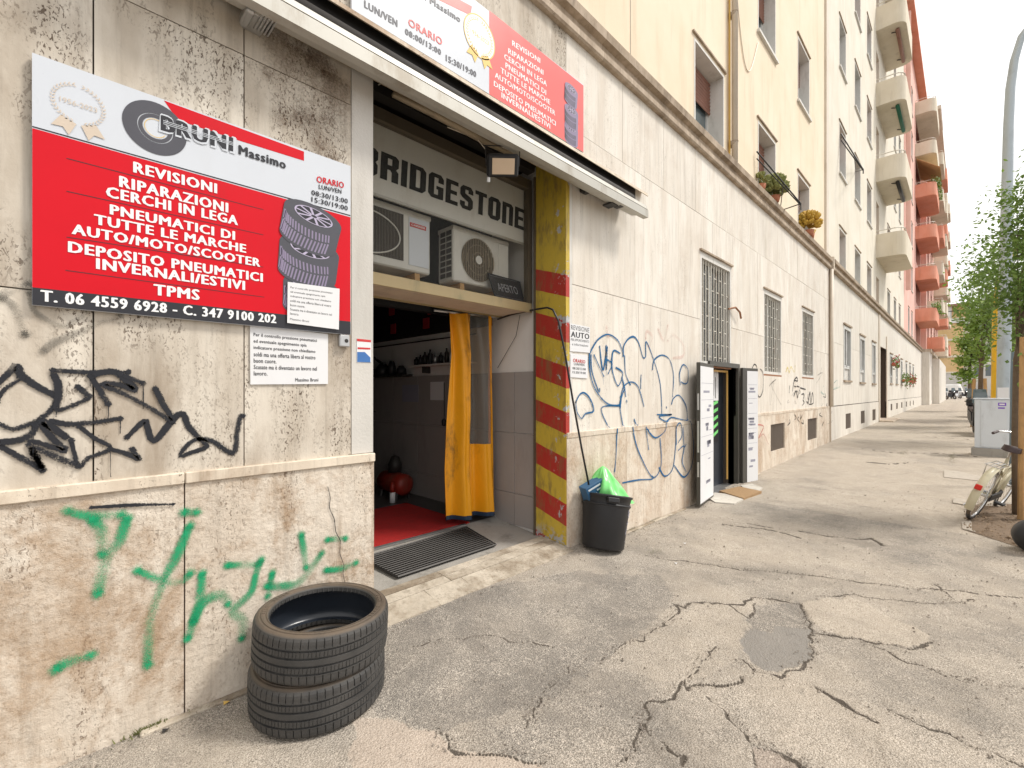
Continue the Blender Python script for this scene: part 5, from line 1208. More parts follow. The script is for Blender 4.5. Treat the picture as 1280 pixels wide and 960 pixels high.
# ================================================================== SIDE DOOR
sdr = thing('side_door', 'anthracite double door with honey trim standing open below the barred window', 'door', (7.35, 0, 0))
x0, x1, z0, z1 = door2
mb = MB().box(x0 - .09, x0, -.035, .12, .0, z1 + .07).box(x1, x1 + .08, -.035, .12, .0, z1 + .07).box(x0, x1, -.035, .12, z1, z1 + .07); mb.obj('frame', M['dooredge'], sdr)
mb = MB().box(x1 - .10, x1 - .07, .10, .118, .12, z1 - .04).box(x0 + .03, x1 - .10, .10, .118, z1 - .07, z1 - .04); mb.obj('wood_trim', M['yelframe'], sdr)
box(x0, x1, .20, .24, 0, z1).obj('inner_door', M['anth'], sdr)
box(x0 + .50, x0 + .80, .188, .199, .75, z1 - .05).obj('poster', M['signk'], sdr)
box(x0 + .50, x0 + .80, .180, .187, 1.42, z1 - .06).obj('poster_top', M['paper'], sdr)
mb = MB()
for k in range(5): mb.add([(x0 + .51, .184, .8 + k * .13), (x0 + .79, .184, .9 + k * .12), (x0 + .79, .184, .95 + k * .12), (x0 + .51, .184, .86 + k * .13)], [(0, 1, 2, 3)])
mb.obj('green_print', M['green'], sdr)
mb = MB(); mb.box(x0 + .56, x0 + .60, .177, .179, 1.5, 1.75); mb.box(x0 + .66, x0 + .68, .177, .179, 1.46, 1.8); mb.obj('poster_print', M['ink'], sdr)
box(x0, x1, -.03, .2, -.1, .035).obj('threshold', M['steel'], sdr)
def leaf_panel(hx, hy, fx, fy, lock, z0=.03, z1=1.96, th_=.05):
    d_ = Vector((fx - hx, fy - hy, 0)); L = d_.length; d_.normalize(); nrm = Vector((d_.y, -d_.x, 0))
    if nrm.y > 0: nrm = -nrm
    ang = math.atan2(d_.y, d_.x); mt = Matrix.Translation((hx, hy, 0)) @ Matrix.Rotation(ang, 4, 'Z')
    sg = 1 if (mt.to_3x3() @ Vector((0, 1, 0))).y < 0 else -1
    mb = MB().box(0, L, -th_ / 2, th_ / 2, z0, z1, bev=.004); mb.xf(mt); lf = mb.obj('door_leaf', M['dooredge'], sdr)
    yo = sg * (th_ / 2 + .002)
    mb = MB().box(.03 if lock else .12, L - (.0 if lock else .01), min(yo, yo + sg * .002), max(yo, yo + sg * .002), z0 + .03, z1 - .05); mb.xf(mt); pp = mb.obj('poster', M['paper'], lf)
    mb = MB(); yq = yo + sg * .0032
    def qd(a, b, c_, e): mb.quad((a, yq, c_), (b, yq, c_), (b, yq, e), (a, yq, e))
    for z in (1.68, 1.45, 1.2, .95, .7): qd(.05 + (0 if lock else .1), L - .04, z, z + .004)
    for k in range(22): zz = random.choice((1.6, 1.35, 1.3, 1.1, 1.05, 1.0, .85, .8, .6, .4, .3)); a = random.uniform(.15, L * .5); qd(a, a + random.uniform(.06, .18), zz + random.uniform(-.03, .03), zz + .008 + random.uniform(-.0, .004) + .02)
    qd(L * .35, L * .8, 1.55, 1.58)
    mb.xf(mt); mb.obj('print', M['inkg'], lf)
    if lock:
        for z, h_ in ((1.32, .22), (.75, .42), (.42, .2)):
            mb = MB().box(L + .001, L + .004, -.012, .012, z, z + h_); mb.xf(mt); mb.obj('lock_plate', M['steel'], lf)
leaf_panel(6.86, -.05, 6.14, -.15, True); leaf_panel(8.08, -.06, 8.52, -.16, False)
for u, v in ((868, 466), (918, 466)): pass
# pieces of stone and coir mat in front of it
def gpoly(name, pts, hgt, mat, label=None, cat=None, parent=None, kind=None):
    q = [G(u, v) for u, v in pts]; m = len(q)
    mb = MB().add([(x, y, z - .03) for x, y, z in q] + [(x, y, z + hgt) for x, y, z in q], [tuple(range(m))[::-1], tuple(range(m, 2 * m))] + [(i, (i + 1) % m, m + (i + 1) % m, m + i) for i in range(m)])
    o = mb.obj(name, mat, parent, kind=kind)
    if label: tag(o, label, cat)
    return o
gpoly('stone_slab', [(886, 624), (893, 617), (915, 619.5), (930, 625), (918, 631), (894, 629)], .018, M['kerb'], 'cream broken stone slab in front of the open side door', 'paving slab')
gpoly('stone_slab', [(926, 608), (940, 606), (953, 611), (947, 616), (932, 613)], .018, M['kerb'], 'smaller cream stone piece at the foot of the right door leaf', 'paving slab')
q = [(899, 616), (924, 610.5), (952, 616.5), (929.5, 625.4)]
gpoly('doormat', q, .032, M['coir'], 'brown coir mat lying on the pavement at the side door', 'doormat')

# ================================================================== CACTI AND RACK ON THE CORNICE
def plant_pot(x, y, z, r, h, name, label, mat, n_, rad, hh, golden=False, extra=0):
    t = thing(name, label, 'potted cactus', (x, y, z))
    MB().lathe([(0, 0), (r * .7, 0), (r, h), (r * .9, h), (r * .85, h * .8), (0, h * .8)], 16, Matrix.Translation((x, y, z))).obj('pot', M['terra'], t, True)
    mb = MB(); rnd = random.Random(int(x * 100))
    for k in range(n_):
        a, b = rnd.uniform(0, 2 * PI), rnd.uniform(-.3, 1) * PI / 2
        c_ = Vector((x + math.cos(a) * math.cos(b) * rad * .8, y + math.sin(a) * math.cos(b) * rad * .8, z + h + rad * .7 + math.sin(b) * rad * .8)); rr = rad * .18
        d_ = (c_ - Vector((x, y, z + h + rad * .4))).normalized(); mb.tube([c_ - d_ * rr, c_, c_ + d_ * rr * 1.6, c_ + d_ * rr * 2.2], [rr * .6, rr, rr * .7, rr * .1], 6)
    mb.obj('cactus', mat, t)
    if extra:
        mb = MB(); mb.tube([(x + .1, y - .02, z + .02), (x + .18, y - .05, z + .12), (x + .34, y - .08, z + .22)], [.03, .045, .02], 8); mb.obj('side_stem', mat, t)
        MB().lathe([(0, 0), (.05, 0), (.075, .12), (0, .12)], 12, Matrix.Translation((x + .17, y - .03, z - .02))).obj('small_pot', M['terra'], t, True)
ct_z = CORN + .305
x, _ = P(951, 230); plant_pot(x, -.0, ct_z, .09, .12, 'potted_cactus', 'small round green cactus at the left of the window on the cornice', M['cactus'], 60, .13, 0)
x, _ = P(966, 240); plant_pot(x, -.02, ct_z, .12, .12, 'potted_cactus', 'large clump of green cactus on the cornice below the iron rack', M['cactus'], 130, .24, 0)
x, _ = P(1009, 280); plant_pot(x, -.02, ct_z, .13, .14, 'potted_cactus', 'golden yellow cactus in terracotta pots on the cornice near the corner strip', M['cactusy'], 130, .26, 0, extra=1)
def rack(u0, v0, u1, v1, name_label, yout=-.55, y0=.0):
    t = thing('drying_rack', name_label, 'drying rack')
    a = P(u0, v0, y0 - .05); b = P(u1, v1, yout)
    return t, a, b
rk = thing('drying_rack', 'black iron drying rack sloping out from the window with green cacti', 'drying rack', (9.5, 0, 5.6))
def rackf(rk, P1, P2, P3, g=.13, r=.013):
    P1, P2, P3 = Vector(P1), Vector(P2), Vector(P3)
    MB().tube([P1, P2], r, 6).tube([P1 - Vector((0, 0, g)), P2 - Vector((0, 0, .03))], r * .8, 6).tube([P2, P2.lerp(P3, .5), P3], r * .8, 6).tube([P1.lerp(P2, .6), P1.lerp(P2, .6).lerp(P3, .8)], r * .6, 6).obj('frame', M['iron'], rk)
    MB().tube([P2, P2 - Vector((0, 0, .12))], r * .8, 5).obj('stay', M['iron'], rk)
rackf(rk, (9.13, .02, 5.96), (9.94, -.5, 5.09), (10.7, .04, 5.32))

# ================================================================== SECOND BUILDING (off-white, balconies)
X2 = PX(1131.5)           # its end above the cornice
X3 = 53.0
b2 = thing('apartment_building', 'off-white apartment block with curved cream balconies, second along the street', 'building', ((XB + X2) / 2, .2, 0))
wn2 = [win_px(1054.6, 1063.6, 407, 475), win_px(1074.7, 1081, 420, 477.5), win_px(1090, 1094.5, 428, 479)]
ent = (PX(1099.5), PX(1107.5), .3, 3.6)
vn2 = [win_px(1056.8, 1063.3, 517.4, 536.7), win_px(1075.7, 1080.8, 514, 530), win_px(1090.3, 1094.3, 512, 526)]
HB = 27
rowz = [(5.28, 6.62)] + [(8.3 + k * 3.27, 9.85 + k * 3.27) for k in range(5)]
cols2 = [(PX(1052), PX(1060)), (PX(1071), PX(1078)), (PX(1086), PX(1091.5)), (PX(1111), PX(1114.5)), (PX(1119), PX(1121.8)), (PX(1125), PX(1127.3))]
up2 = [(a, b, z0, z1) for a, b in cols2 for z0, z1 in rowz]
bay = (PX(1096), PX(1104))
bd = [(PX(1097.5), PX(1101), 7.45 + k * 3.27, 9.85 + k * 3.27) for k in range(-1, 5)]
low2 = wn2 + vn2 + [ent]
# far barred windows
fw = [(1112.5, 1115.5), (1119.7, 1122.2), (1125.8, 1128), (1132, 1133.8), (1136.7, 1138.2), (1140.8, 1142.2)]
fwr = [(PX(a), PX(b), 2.0, 3.45) for a, b in fw]
fvr = [(PX(a) + .2, PX(b) - .1, .62, .95) for a, b in fw]
slabs([(1.16, 3.0, joints(XB + .02, X3, 2.6)), (3.0, CORN + .02, joints(XB + .02, X3, 2.6))], low2 + fwr, lambda a, z: M['travf'], b2, .004, gap=.003)
slabs([(-.3, 1.14, joints(XB + .02, X3, 3.0))], low2 + fvr, lambda a, z: M['travf'], b2, -.008, gap=.003)
mb = MB(); holes_panel(mb, XB, X3, -.4, 5.2, low2 + fwr + fvr, .035, .5); mb.obj('wall_core', M['core'], b2)
box(XB, X3, .5, .52, -.4, 5.2).obj('inner_wall', M['dark'], b2)
mb = MB(); holes_panel(mb, XB, X2, CORN + .3, HB, up2 + bd, UY, .45); mb.obj('upper_wall', M['offw'], b2)
box(XB, X2, .46, .5, 4, HB).obj('inner_wall', M['dark'], b2); box(XB, X2, -.4, 10, HB, HB + .3).obj('roof', M['cornice'], b2)
for k in range(int((X3 - XB) // 3)):
    pass
cornice(XB - .0, X3, M['cornice'], b2, .03)
box(XB - .12, XB + .02, -.11, .03, CORN - .02, CORN + .34, bev=.01).obj('cornice_end', M['cap'], b2)
for a, b, z0, z1 in up2:
    if z0 < 19: upper_window(b2, a, b, z0, z1, UY, None, random.choice((0, 0, .3, .55, .95)), deep=.3, sill=z0 > 6)
for a, b, z0, z1 in bd:
    if z0 < 22:
        d_ = box(a, b, .3, .34, z0, z1).obj('balcony_door', M['shut'], b2)
def low_window(parent, a, b, z0, z1):
    zb = z0 + (z1 - z0) * .25; t = .09; mid = (a + b) / 2
    f = MB().box(a, a + t, -.01, .15, z0, z1).box(b - t, b, -.01, .15, z0, z1).box(a + t, b - t, -.01, .15, z1 - t, z1).box(mid - .06, mid + .06, .02, .15, zb, z1 - t).box(a + t, b - t, .02, .15, zb - .05, zb + .05)
    w_ = f.obj('window', M['frame'], parent); box(a + t, b - t, .1, .11, zb, z1 - t).obj('pane', M['glass'], w_)
    g = MB(); g.box(a + t, b - t, .06, .08, z0, zb)
    g.obj('lower_panel', M['surround'], w_); box(a - .04, b + .04, -.04, .15, z0 - .06, z0).obj('sill', M['cornice'], w_)
    box(a - .06, b + .06, -.04, .0, z1 + .04, z1 + .09).obj('drip_moulding', M['cornice'], w_)
for q in wn2: low_window(b2, *q)
for q in fwr: low_window(b2, *q)
for q in vn2 + fvr: vent(b2, *q)
a, b, z0, z1 = ent
box(a, b, .25, .3, z0, z1).obj('entrance_door', M['shut'], b2); box(a - .35, a, -.03, .03, .1, CORN).obj('entrance_jamb', M['pipe'], b2); box(b, b + .35, -.03, .03, .1, 4.2).obj('entrance_jamb', M['pipe'], b2); box(a - .35, b + .35, -.5, .3, .1, .33, bev=.02).obj('entrance_step', M['cap'], b2)
# balconies
def rrect(x0, x1, y0, y1, r, n=6):      # rounded at the outer (y0) corners
    pts = [(x1, y1), (x0, y1)]
    for k in range(n + 1): t = PI + PI / 2 * k / n; pts.append((x0 + r + r * math.cos(t), y0 + r + r * math.sin(t)))
    for k in range(n + 1): t = 1.5 * PI + PI / 2 * k / n; pts.append((x1 - r + r * math.cos(t), y0 + r + r * math.sin(t)))
    return pts
def balcony(parent, x0, x1, d, z, mat, yw=UY, r=.38, h=1.0, rail=True, under=None):
    outer = rrect(x0, x1, yw - d, yw, r); inner = rrect(x0 + .12, x1 - .12, yw - d + .12, yw, max(.05, r - .12)); m = len(outer)
    mb = MB(); vs = [(a, b, z) for a, b in outer] + [(a, b, z + h) for a, b in outer] + [(a, b, z + h) for a, b in inner] + [(a, b, z + .14) for a, b in inner]
    fs = [tuple(range(m))[::-1], tuple(3 * m + i for i in range(m))]
    for i in range(m):
        j = (i + 1) % m; fs += [(i, j, m + j, m + i), (m + i, m + j, 2 * m + j, 2 * m + i), (2 * m + i, 2 * m + j, 3 * m + j, 3 * m + i)]
    mb.add(vs, fs); bc = mb.obj('balcony', mat, parent)
    mb = MB(); mid = [(a, b) for a, b in rrect(x0 + .06, x1 - .06, yw - d + .06, yw, max(.05, r - .06))][1:]
    MB().tube([(a, b, z + h + .16) for a, b in mid] , .022, 5).obj('handrail', M['ironw'], bc)
    for (a, b) in mid[::4]: mb.tube([(a, b, z + h), (a, b, z + h + .16)], .014, 4)
    mb.obj('rail_posts', M['ironw'], bc)
    return bc
BX0 = PX(1095, UY)
for k in range(6):
    balcony(b2, BX0, BX0 + 3.6, .98, 7.36 + k * 3.27, M['balc'])
    if k in (1, 2):
        pass
# awning arms under balconies
for k, mt_ in ((1, 'iron'), (2, 'leafd'), (3, 'shut')):
    z = 7.36 + k * 3.27
    a_ = thing('folded_awning', {1: 'dark folded awning under the second balcony', 2: 'green folded awning under the third balcony', 3: 'dark red folded awning under the topmost cream balcony in view'}[k], 'awning', (BX0 + 1, -.5, z))
    m_ = plain('bottle_green_canvas', (.02, .12, .07), .7) if k == 2 else M[mt_]
    MB().tube([(BX0 + .4, -.62, z - .08), (BX0 + 3.1, -.62, z - .08)], .07, 8).obj('rolled_canvas', m_, a_, True); MB().tube([(BX0 + .6, -.62, z - .08), (BX0 + .6, -.4, z - .0)], .02, 5).obj('arm', M['iron'], a_); MB().tube([(BX0 + 2.9, -.62, z - .08), (BX0 + 2.9, -.4, z)], .02, 5).obj('arm', M['iron'], a_)
# rack on its window
rk = thing('drying_rack', 'black drying frame hanging out of a window of the off-white block', 'drying rack', (PX(1052), 0, 9)); zz = P(1052.5, 167, 0)[1]; xx = PX(1052.5); 
rackf(rk, (xx, .02, zz), (PX(1079, -.55), -.55, P(1079, 212, -.55)[1]), (PX(1072), .05, P(1072, 214)[1]), .2, .02)
# flower boxes on far ground-floor sills
for i, (a, b, z0, z1) in enumerate(fwr[:5]):
    if i == 1: continue
    lab = ['red flowers spilling from the nearest barred window of the far row', '', 'green trailing plant on a far ground-floor sill', 'pale flower box on a far ground-floor sill', 'red flower box farthest along the ground-floor sills'][i]
    t = thing('flower_box', lab, 'flower box', (a + .3, -.1, z0)); zc = z0 + (1.0 if i == 0 else .3)
    box(a + .1, b - .1, -.2, -.05, zc - .12, zc, bev=.01).obj('trough', M['terra'], t)
    mb, mf_ = MB(), MB(); rnd = random.Random(i)
    for k in range(160):
        c_ = Vector((rnd.uniform(a + .05, b), rnd.uniform(-.32, -.03), zc + rnd.gauss(.05, .16))); s_ = .05; d1 = Vector((rnd.gauss(0, 1), rnd.gauss(0, 1), rnd.gauss(0, 1))).normalized() * s_; d2 = d1.orthogonal().normalized() * s_ * .7
        (mf_ if (k % 3 == 0 and i != 2) else mb).add([c_ - d1, c_ + d2, c_ + d1, c_ - d2], [(0, 1, 2, 3)])
    mb.obj('foliage', M['leaf'], t)
    if mf_.v: mf_.obj('flowers', M['flower'], t)

# ================================================================== SALMON BUILDING
b3 = thing('apartment_building', 'tall salmon pink apartment block with orange balconies, third along the street', 'building', ((X2 + X3) / 2, .2, 0))
H3 = 26
c3 = [(PX(1136.5), PX(1138.2)), (PX(1140.5), PX(1142))]
h3 = [(a, b, z0, z1) for a, b in c3 for z0, z1 in [(5.6 + 3.2 * k, 7.3 + 3.2 * k) for k in range(6)]]
recess = [(47.6, 52.6, 5.4 + 3.17 * k, 7.95 + 3.17 * k) for k in range(6)]
mb = MB(); holes_panel(mb, X2, X3, CORN + .31, H3, h3 + recess, UY, .6); mb.obj('upper_wall', M['pink'], b3)
box(X2, X3, .8, .85, 4, H3).obj('inner_wall', M['shut'], b3)
for a, b, z0, z1 in h3: upper_window(b3, a, b, z0, z1, UY, None, .4, deep=.25)
MB().prism([(.4, H3), (-.42, H3 - .1), (-.42, H3 + .15), (.4, H3 + .4)], 'x', X2 - .2, X3 + .3).obj('eaves', M['orange'], b3)
for a, b, z0, z1 in recess:
    f = MB().box(a + .3, a + .4, .3, .4, z0, z1).box(a + 2.2, a + 2.3, .3, .4, z0, z1).box(a + 4.2, a + 4.3, .3, .4, z0, z1).box(a + .4, a + 4.2, .3, .4, z1 - .12, z1); f.obj('balcony_window', M['frame'], b3)
BX3 = 46.9
for k in range(6):
    balcony(b3, BX3, BX3 + 5.7, 1.2, 6.95 + 3.17 * k, M['orange'] if k < 4 else M['balc'], r=.5, h=.98)
MB().box(X2 + .2, X2 + .4, -.25, -.0, 8, H3 - .5).obj('pilaster', M['pink'], b3)
# plants, awning on the salmon balconies
for (k, lab) in ((0, 'green plants along the lowest orange balcony'), (3, 'plants hanging over the fourth orange balcony')):
    t = thing('balcony_plants', lab, 'plants', (BX3 + 2, -.9, 8)); zc = 7.95 + 3.17 * k; mb = MB(); rnd = random.Random(k + 5)
    for q_ in range(320):
        c_ = Vector((rnd.uniform(BX3, BX3 + 5.4), rnd.uniform(-1.35, -.85), zc + abs(rnd.gauss(.0, .22)))); s_ = .09; d1 = Vector((rnd.gauss(0, 1), rnd.gauss(0, 1), rnd.gauss(0, 1))).normalized() * s_; d2 = d1.orthogonal().normalized() * s_ * .6
        mb.add([c_ - d1, c_ + d2, c_ + d1, c_ - d2], [(0, 1, 2, 3)])
    mb.obj('foliage', M['leaf'], t)
t = thing('sun_blind', 'tan fabric sun blind lowered over a high orange balcony', 'awning', (BX3 + 2.5, -1, 19))
zc = 6.95 + 3.17 * 4
MB().add([(BX3 + .1, -.0, zc - .1), (BX3 + 5, -.0, zc - .1), (BX3 + 5, -1.35, zc - 1.2), (BX3 + .1, -1.35, zc - 1.2), (BX3 + .1, -.0, zc - .13), (BX3 + 5, -.0, zc - .13), (BX3 + 5, -1.35, zc - 1.23), (BX3 + .1, -1.35, zc - 1.23)], [(0, 1, 2, 3), (7, 6, 5, 4), (0, 3, 7, 4), (1, 5, 6, 2), (3, 2, 6, 7)]).obj('canvas', M['ochre'], t)

# fourth building, projecting
b4 = thing('apartment_building', 'cream and terracotta block with stacked projecting balconies at the end of the row', 'building', (62, 0, 0))
box(X3 + .01, 57.5, -.5, 6, -.2, 5.0).obj('portico', M['travf'], b4); box(57.51, 76, -1.0, 6, -.2, 4.6).obj('ground_floor_wall', M['travf'], b4)
box(X3 + .01, 76.5, -.62, 6, 5.0, 5.25).obj('cornice', M['cap'], b4)
h4 = [(x, x + 2.4, 5.5 + 3.17 * k, 7.9 + 3.17 * k) for x in (54.5, 60, 66, 71.5) for k in range(6)]
mb = MB(); holes_panel(mb, X3 + .01, 76, 5.25, 25.5, h4, -.3, .3); mb.obj('upper_wall', M['pink'], b4); box(X3, 76, .31, .35, 5, 25.5).obj('inner_wall', M['shut'], b4)
box(X3 + .02, 76.2, -1.2, 6, 25.5, 25.8).obj('roof', M['balc'], b4)
for k in range(6):
    for j, x in enumerate((54, 59.6, 65.6, 71.2)):
        balcony(b4, x, x + 4.2, 1.05 + .1 * (j % 2), 5.3 + 3.17 * k + (.5 if j % 2 else 0), M['balc'] if (k + j) % 3 else M['orange'], yw=-.3, r=.2, h=1.0)
box(58, 63, -.9, 4, 25.8, 27.8).obj('penthouse', M['orange'], b4); box(57.8, 63.2, -1.1, 4.2, 27.8, 27.95).obj('penthouse_roof', M['shut'], b4)
for x in (56.5, 60.3): box(x, x + .02, -1.012 if x > 57.5 else -.512, -.3, .8, 3.9).obj('doorway', M['dark'], b4)
# ochre building across the end
b5 = thing('apartment_building', 'ochre block with cream bands closing the end of the street', 'building', (112, 0, 0))
ox = 112
def yz(u, v, x=ox): return PXX(u, v, x)
yl, yr_ = yz(1150, 400)[0], yz(1204, 400)[0]
def zt(v): return yz(1190, v)[1]
box(ox, ox + 14, yr_, yl + 20, -.4, zt(465)).obj('base_wall', M['plast'], b5)
for va, vb in ((465, 446), (445, 425.5), (424, 404)): box(ox, ox + 14, yr_, yl + 20, zt(va) + .02, zt(vb)).obj('ochre_wall', M['ochre'], b5)
for v_, h_ in ((445.5, .35), (424.7, .35), (465.5, .25)): box(ox - .12, ox + 13, yr_ - .1, yl + 20, zt(v_) - h_ / 2, zt(v_) + h_ / 2).obj('string_course', M['balc'], b5)
box(ox - .25, ox + 14, yr_ - .2, yl + 20, zt(404), zt(398)).obj('parapet', M['wht'], b5)
mb = MB()
for k in range(16): yy_ = yr_ + k * .75; mb.box(ox - .1, ox - .04, yy_, yy_ + .06, zt(398), zt(389))
mb.box(ox - .1, ox - .04, yr_, yr_ + 12, zt(389.5), zt(388.5)); mb.obj('roof_railing', M['iron'], b5)
box(ox + 3, ox + 13, yr_ + 1.5, yl + 10, zt(398), zt(379)).obj('roof_storey', M['wht'], b5); box(ox + 2, ox + 14, yr_ - .8, yr_ + 6, zt(380.5), zt(378)).obj('roof_canopy', M['shut'], b5)
box(ox + 3.5, ox + 4, yr_ - .3, yr_ + 5, zt(397), zt(381)).obj('roof_room', M['ochre'], b5)
for k in range(3):
    for j in range(3): pass
b6 = thing('apartment_building', 'plain white block partly hidden by the street trees beyond the ochre block', 'building', (120, -4, 0))
x6 = 118; box(x6, x6 + 12, PXX(1300, 400, x6)[0], PXX(1203.5, 400, x6)[0], -.4, PXX(1210, 386, x6)[1]).obj('wall', M['wht'], b6)
for k in range(3):
    for u in (1218, 1232): y0_, z_ = PXX(u, 470 - k * 25, x6); wnd = box(x6 - .05, x6 + .1, y0_ - 1, y0_, z_, z_ + 2).obj('window', M['glassb'], b6)

# ================================================================== STREET FURNITURE RIGHT
# tree pit and soil
def soil_patch(pts, name, mat, h=.012):
    q = [G(u, v) for u, v in pts]; cx = sum(p_[0] for p_ in q) / len(q); cy = sum(p_[1] for p_ in q) / len(q)
    mb = MB(); rings = 9; m = len(q) * 4
    ed = []
    for i in range(len(q)):
        for k in range(4): a, b = q[i], q[(i + 1) % len(q)]; ed.append((a[0] + (b[0] - a[0]) * k / 4, a[1] + (b[1] - a[1]) * k / 4))
    for r in range(rings + 1):
        f = r / rings
        for (a, b) in ed:
            x, y = cx + (a - cx) * f, cy + (b - cy) * f; mb.v.append((x, y, gz(x) + (h + .03 * mnoise.noise(Vector((x * 7, y * 7, 0))) + .012) * (1 - f ** 4) + .004))
    for r in range(rings):
        for i in range(m): mb.f.append((r * m + i, r * m + (i + 1) % m, (r + 1) * m + (i + 1) % m, (r + 1) * m + i))
    return mb.obj(name, mat, kind='structure', smooth=True)
soil_patch([(1208, 628), (1292, 632), (1400, 700), (1330, 700), (1272, 684), (1210, 664)], 'tree_pit_soil', M['soil'])
kst = [([(1180, 588.5), (1198, 590), (1230, 597), (1228, 602), (1180, 597)], 'long pale kerb stone lying by the base of the cabinet'),
       ([(1192, 623), (1215, 627), (1225, 631), (1213, 633), (1191, 629)], 'pale kerb stone behind the bicycle wheel'), ([(1202, 653), (1213, 652), (1221, 661), (1219, 666), (1203, 662)], 'pale corner kerb stone in front of the bicycle wheel'),
       ([(1232, 629), (1272, 634), (1290, 640), (1290, 644), (1232, 634)], 'kerb stone edging the tree pit beside the pedals')]
for pts, lab in kst: gpoly('kerb_stone', pts, .012, M['kerb2'], lab, 'kerb stone')
mb = MB(); rnd = random.Random(3)
for k in range(900):
    u, v = rnd.uniform(1205, 1300), rnd.uniform(632, 700)
    if v > 664 + (u - 1210) * .35: continue
    x, y, z = G(u, v); s_ = rnd.uniform(.005, .018); d1 = Vector((rnd.gauss(0, 1), rnd.gauss(0, 1), rnd.gauss(0, .4))).normalized() * s_; d2 = d1.orthogonal().normalized() * s_ * .6; c_ = Vector((x, y, z + .02 + rnd.random() * .015)); mb.add([c_ - d1, c_ + d2, c_ + d1, c_ - d2], [(0, 1, 2, 3)])
o = mb.obj('leaf_litter', M['mulch'], kind='stuff'); tag(o, 'dry leaf litter scattered over the tree pit', 'litter')
# moss and weeds along wall foot, grit on the pavement
mb = MB(); mw = MB()
for (u, v, n_, sp_) in ((186, 908, 160, .045), (790, 662, 200, .10), (812, 650, 160, .1), (747, 723, 0, .05), (820, 690, 60, .05), (1190, 572, 220, .5), (1130, 566, 120, .35), (960, 604, 80, .2), (1000, 572, 80, .25)):
    x, y, z = G(u, v)
    for k in range(n_):
        a = rnd.gauss(0, sp_); b = rnd.gauss(0, min(sp_, .03)); h_ = rnd.uniform(.008, .035); t = rnd.uniform(0, 2 * PI); xx, yy_ = x + a, min(-.02, y + b) if v > 600 and u < 900 else y + b
        zz = gz(xx, yy_) + .002; mw.add([(xx - .003, yy_, zz), (xx + .003, yy_ + .002, zz), (xx + math.cos(t) * h_ * .7, yy_ + math.sin(t) * h_ * .5, zz + h_)], [(0, 1, 2)])
o = mw.obj('weeds', plain('dry_moss', (.16, .17, .06), .95, isl=.6), kind='stuff'); tag(o, 'tufts of moss and weeds along cracks and the wall foot', 'weeds')
mb = MB()
for k in range(2600):
    if k < 900: x, y = rnd.uniform(-.2, 9), -abs(rnd.gauss(0, .12)) - .02
    else: x, y = rnd.uniform(.3, 9) , rnd.uniform(-3.4, -.05)
    if 1.45 < x < 3.5 and y > -.13: continue
    s_ = abs(rnd.gauss(.003, .003)) + .0015; z = gz(x, y) + s_ * .3; c_ = Vector((x, y, z + .002)); a = rnd.uniform(0, 3)
    mb.add([c_ + Vector((math.cos(a + t) * s_, math.sin(a + t) * s_, 0)) for t in (0, 2.1, 4.2)] + [c_ + Vector((0, 0, s_ * .9))], [(0, 1, 3), (1, 2, 3), (2, 0, 3)])
for x0_, y0_, x1_, y1_, wd_, dp_ in cseg:
    if x0_ > 9: continue
    L_ = math.hypot(x1_ - x0_, y1_ - y0_)
    for k in range(int(L_ * 150)):
        t_ = rnd.random(); x = x0_ + (x1_ - x0_) * t_ + rnd.gauss(0, .022); y = y0_ + (y1_ - y0_) * t_ + rnd.gauss(0, .022); s_ = abs(rnd.gauss(.0028, .002)) + .0012; z = gz(x, y) + s_ * .2; c_ = Vector((x, y, z)); a = rnd.uniform(0, 3)
        mb.add([c_ + Vector((math.cos(a + t) * s_, math.sin(a + t) * s_, 0)) for t in (0, 2.1, 4.2)] + [c_ + Vector((0, 0, s_ * .9))], [(0, 1, 3), (1, 2, 3), (2, 0, 3)])
o = mb.obj('grit', plain('grit_stones', (.36, .31, .26), .9, isl=.8), kind='stuff'); tag(o, 'loose grit and small stones on the pavement', 'grit')
# few litter pieces
for (u, v, lab, m_) in ((207, 915, 'dark scrap beside the wall foot left of the tyres', 'iron'), (283, 880, 'yellow leaf scrap at the wall foot', 'goldp'), (845, 705, 'pale scrap of paper on the pavement near the bin', 'paper'), (856, 680, 'tiny white scrap on the asphalt beyond the bin', 'paper')):
    x, y, z = G(u, v); mb = MB().add([(x - .015, y - .01, z + .006), (x + .015, y - .006, z + .012), (x + .012, y + .01, z + .006), (x - .01, y + .012, z + .014)], [(0, 1, 2, 3)]); o = mb.obj('litter_scrap', M[m_]); tag(o, lab, 'litter')

# cabinet
cbx = thing('utility_cabinet', 'pale grey street utility cabinet on a concrete base by the lamp post', 'utility cabinet'); 
cx_, cy_, cz_ = G(1218, 569); cbx.location = (cx_, cy_, cz_); cbx.rotation_euler = (0, 0, R(-4))
# local: x away, y left
MB().box(-.05, .40, -.58, .05, -.05, .17, bev=.01).obj('base', M['conc'], cbx, world=False)
MB().box(0, .34, -.53, 0, .172, 1.24, bev=.008).obj('casing', M['cab'], cbx, world=False)
MB().box(-.012, -.001, -.50, -.10, .20, 1.21, bev=.003).obj('door', M['cab'], cbx, world=False)
MB().box(-.02, .36, -.55, .02, 1.241, 1.265, bev=.006).obj('lid', M['cab'], cbx, world=False)
MB().box(-.015, -.0125, -.48, -.36, 1.10, 1.17).box(-.015, -.0125, -.46, -.36, 1.04, 1.07).obj('sticker', M['purple'], cbx, world=False)
MB().box(-.0165, -.0155, -.46, -.38, 1.12, 1.15).obj('sticker_print', M['paper'], cbx, world=False)
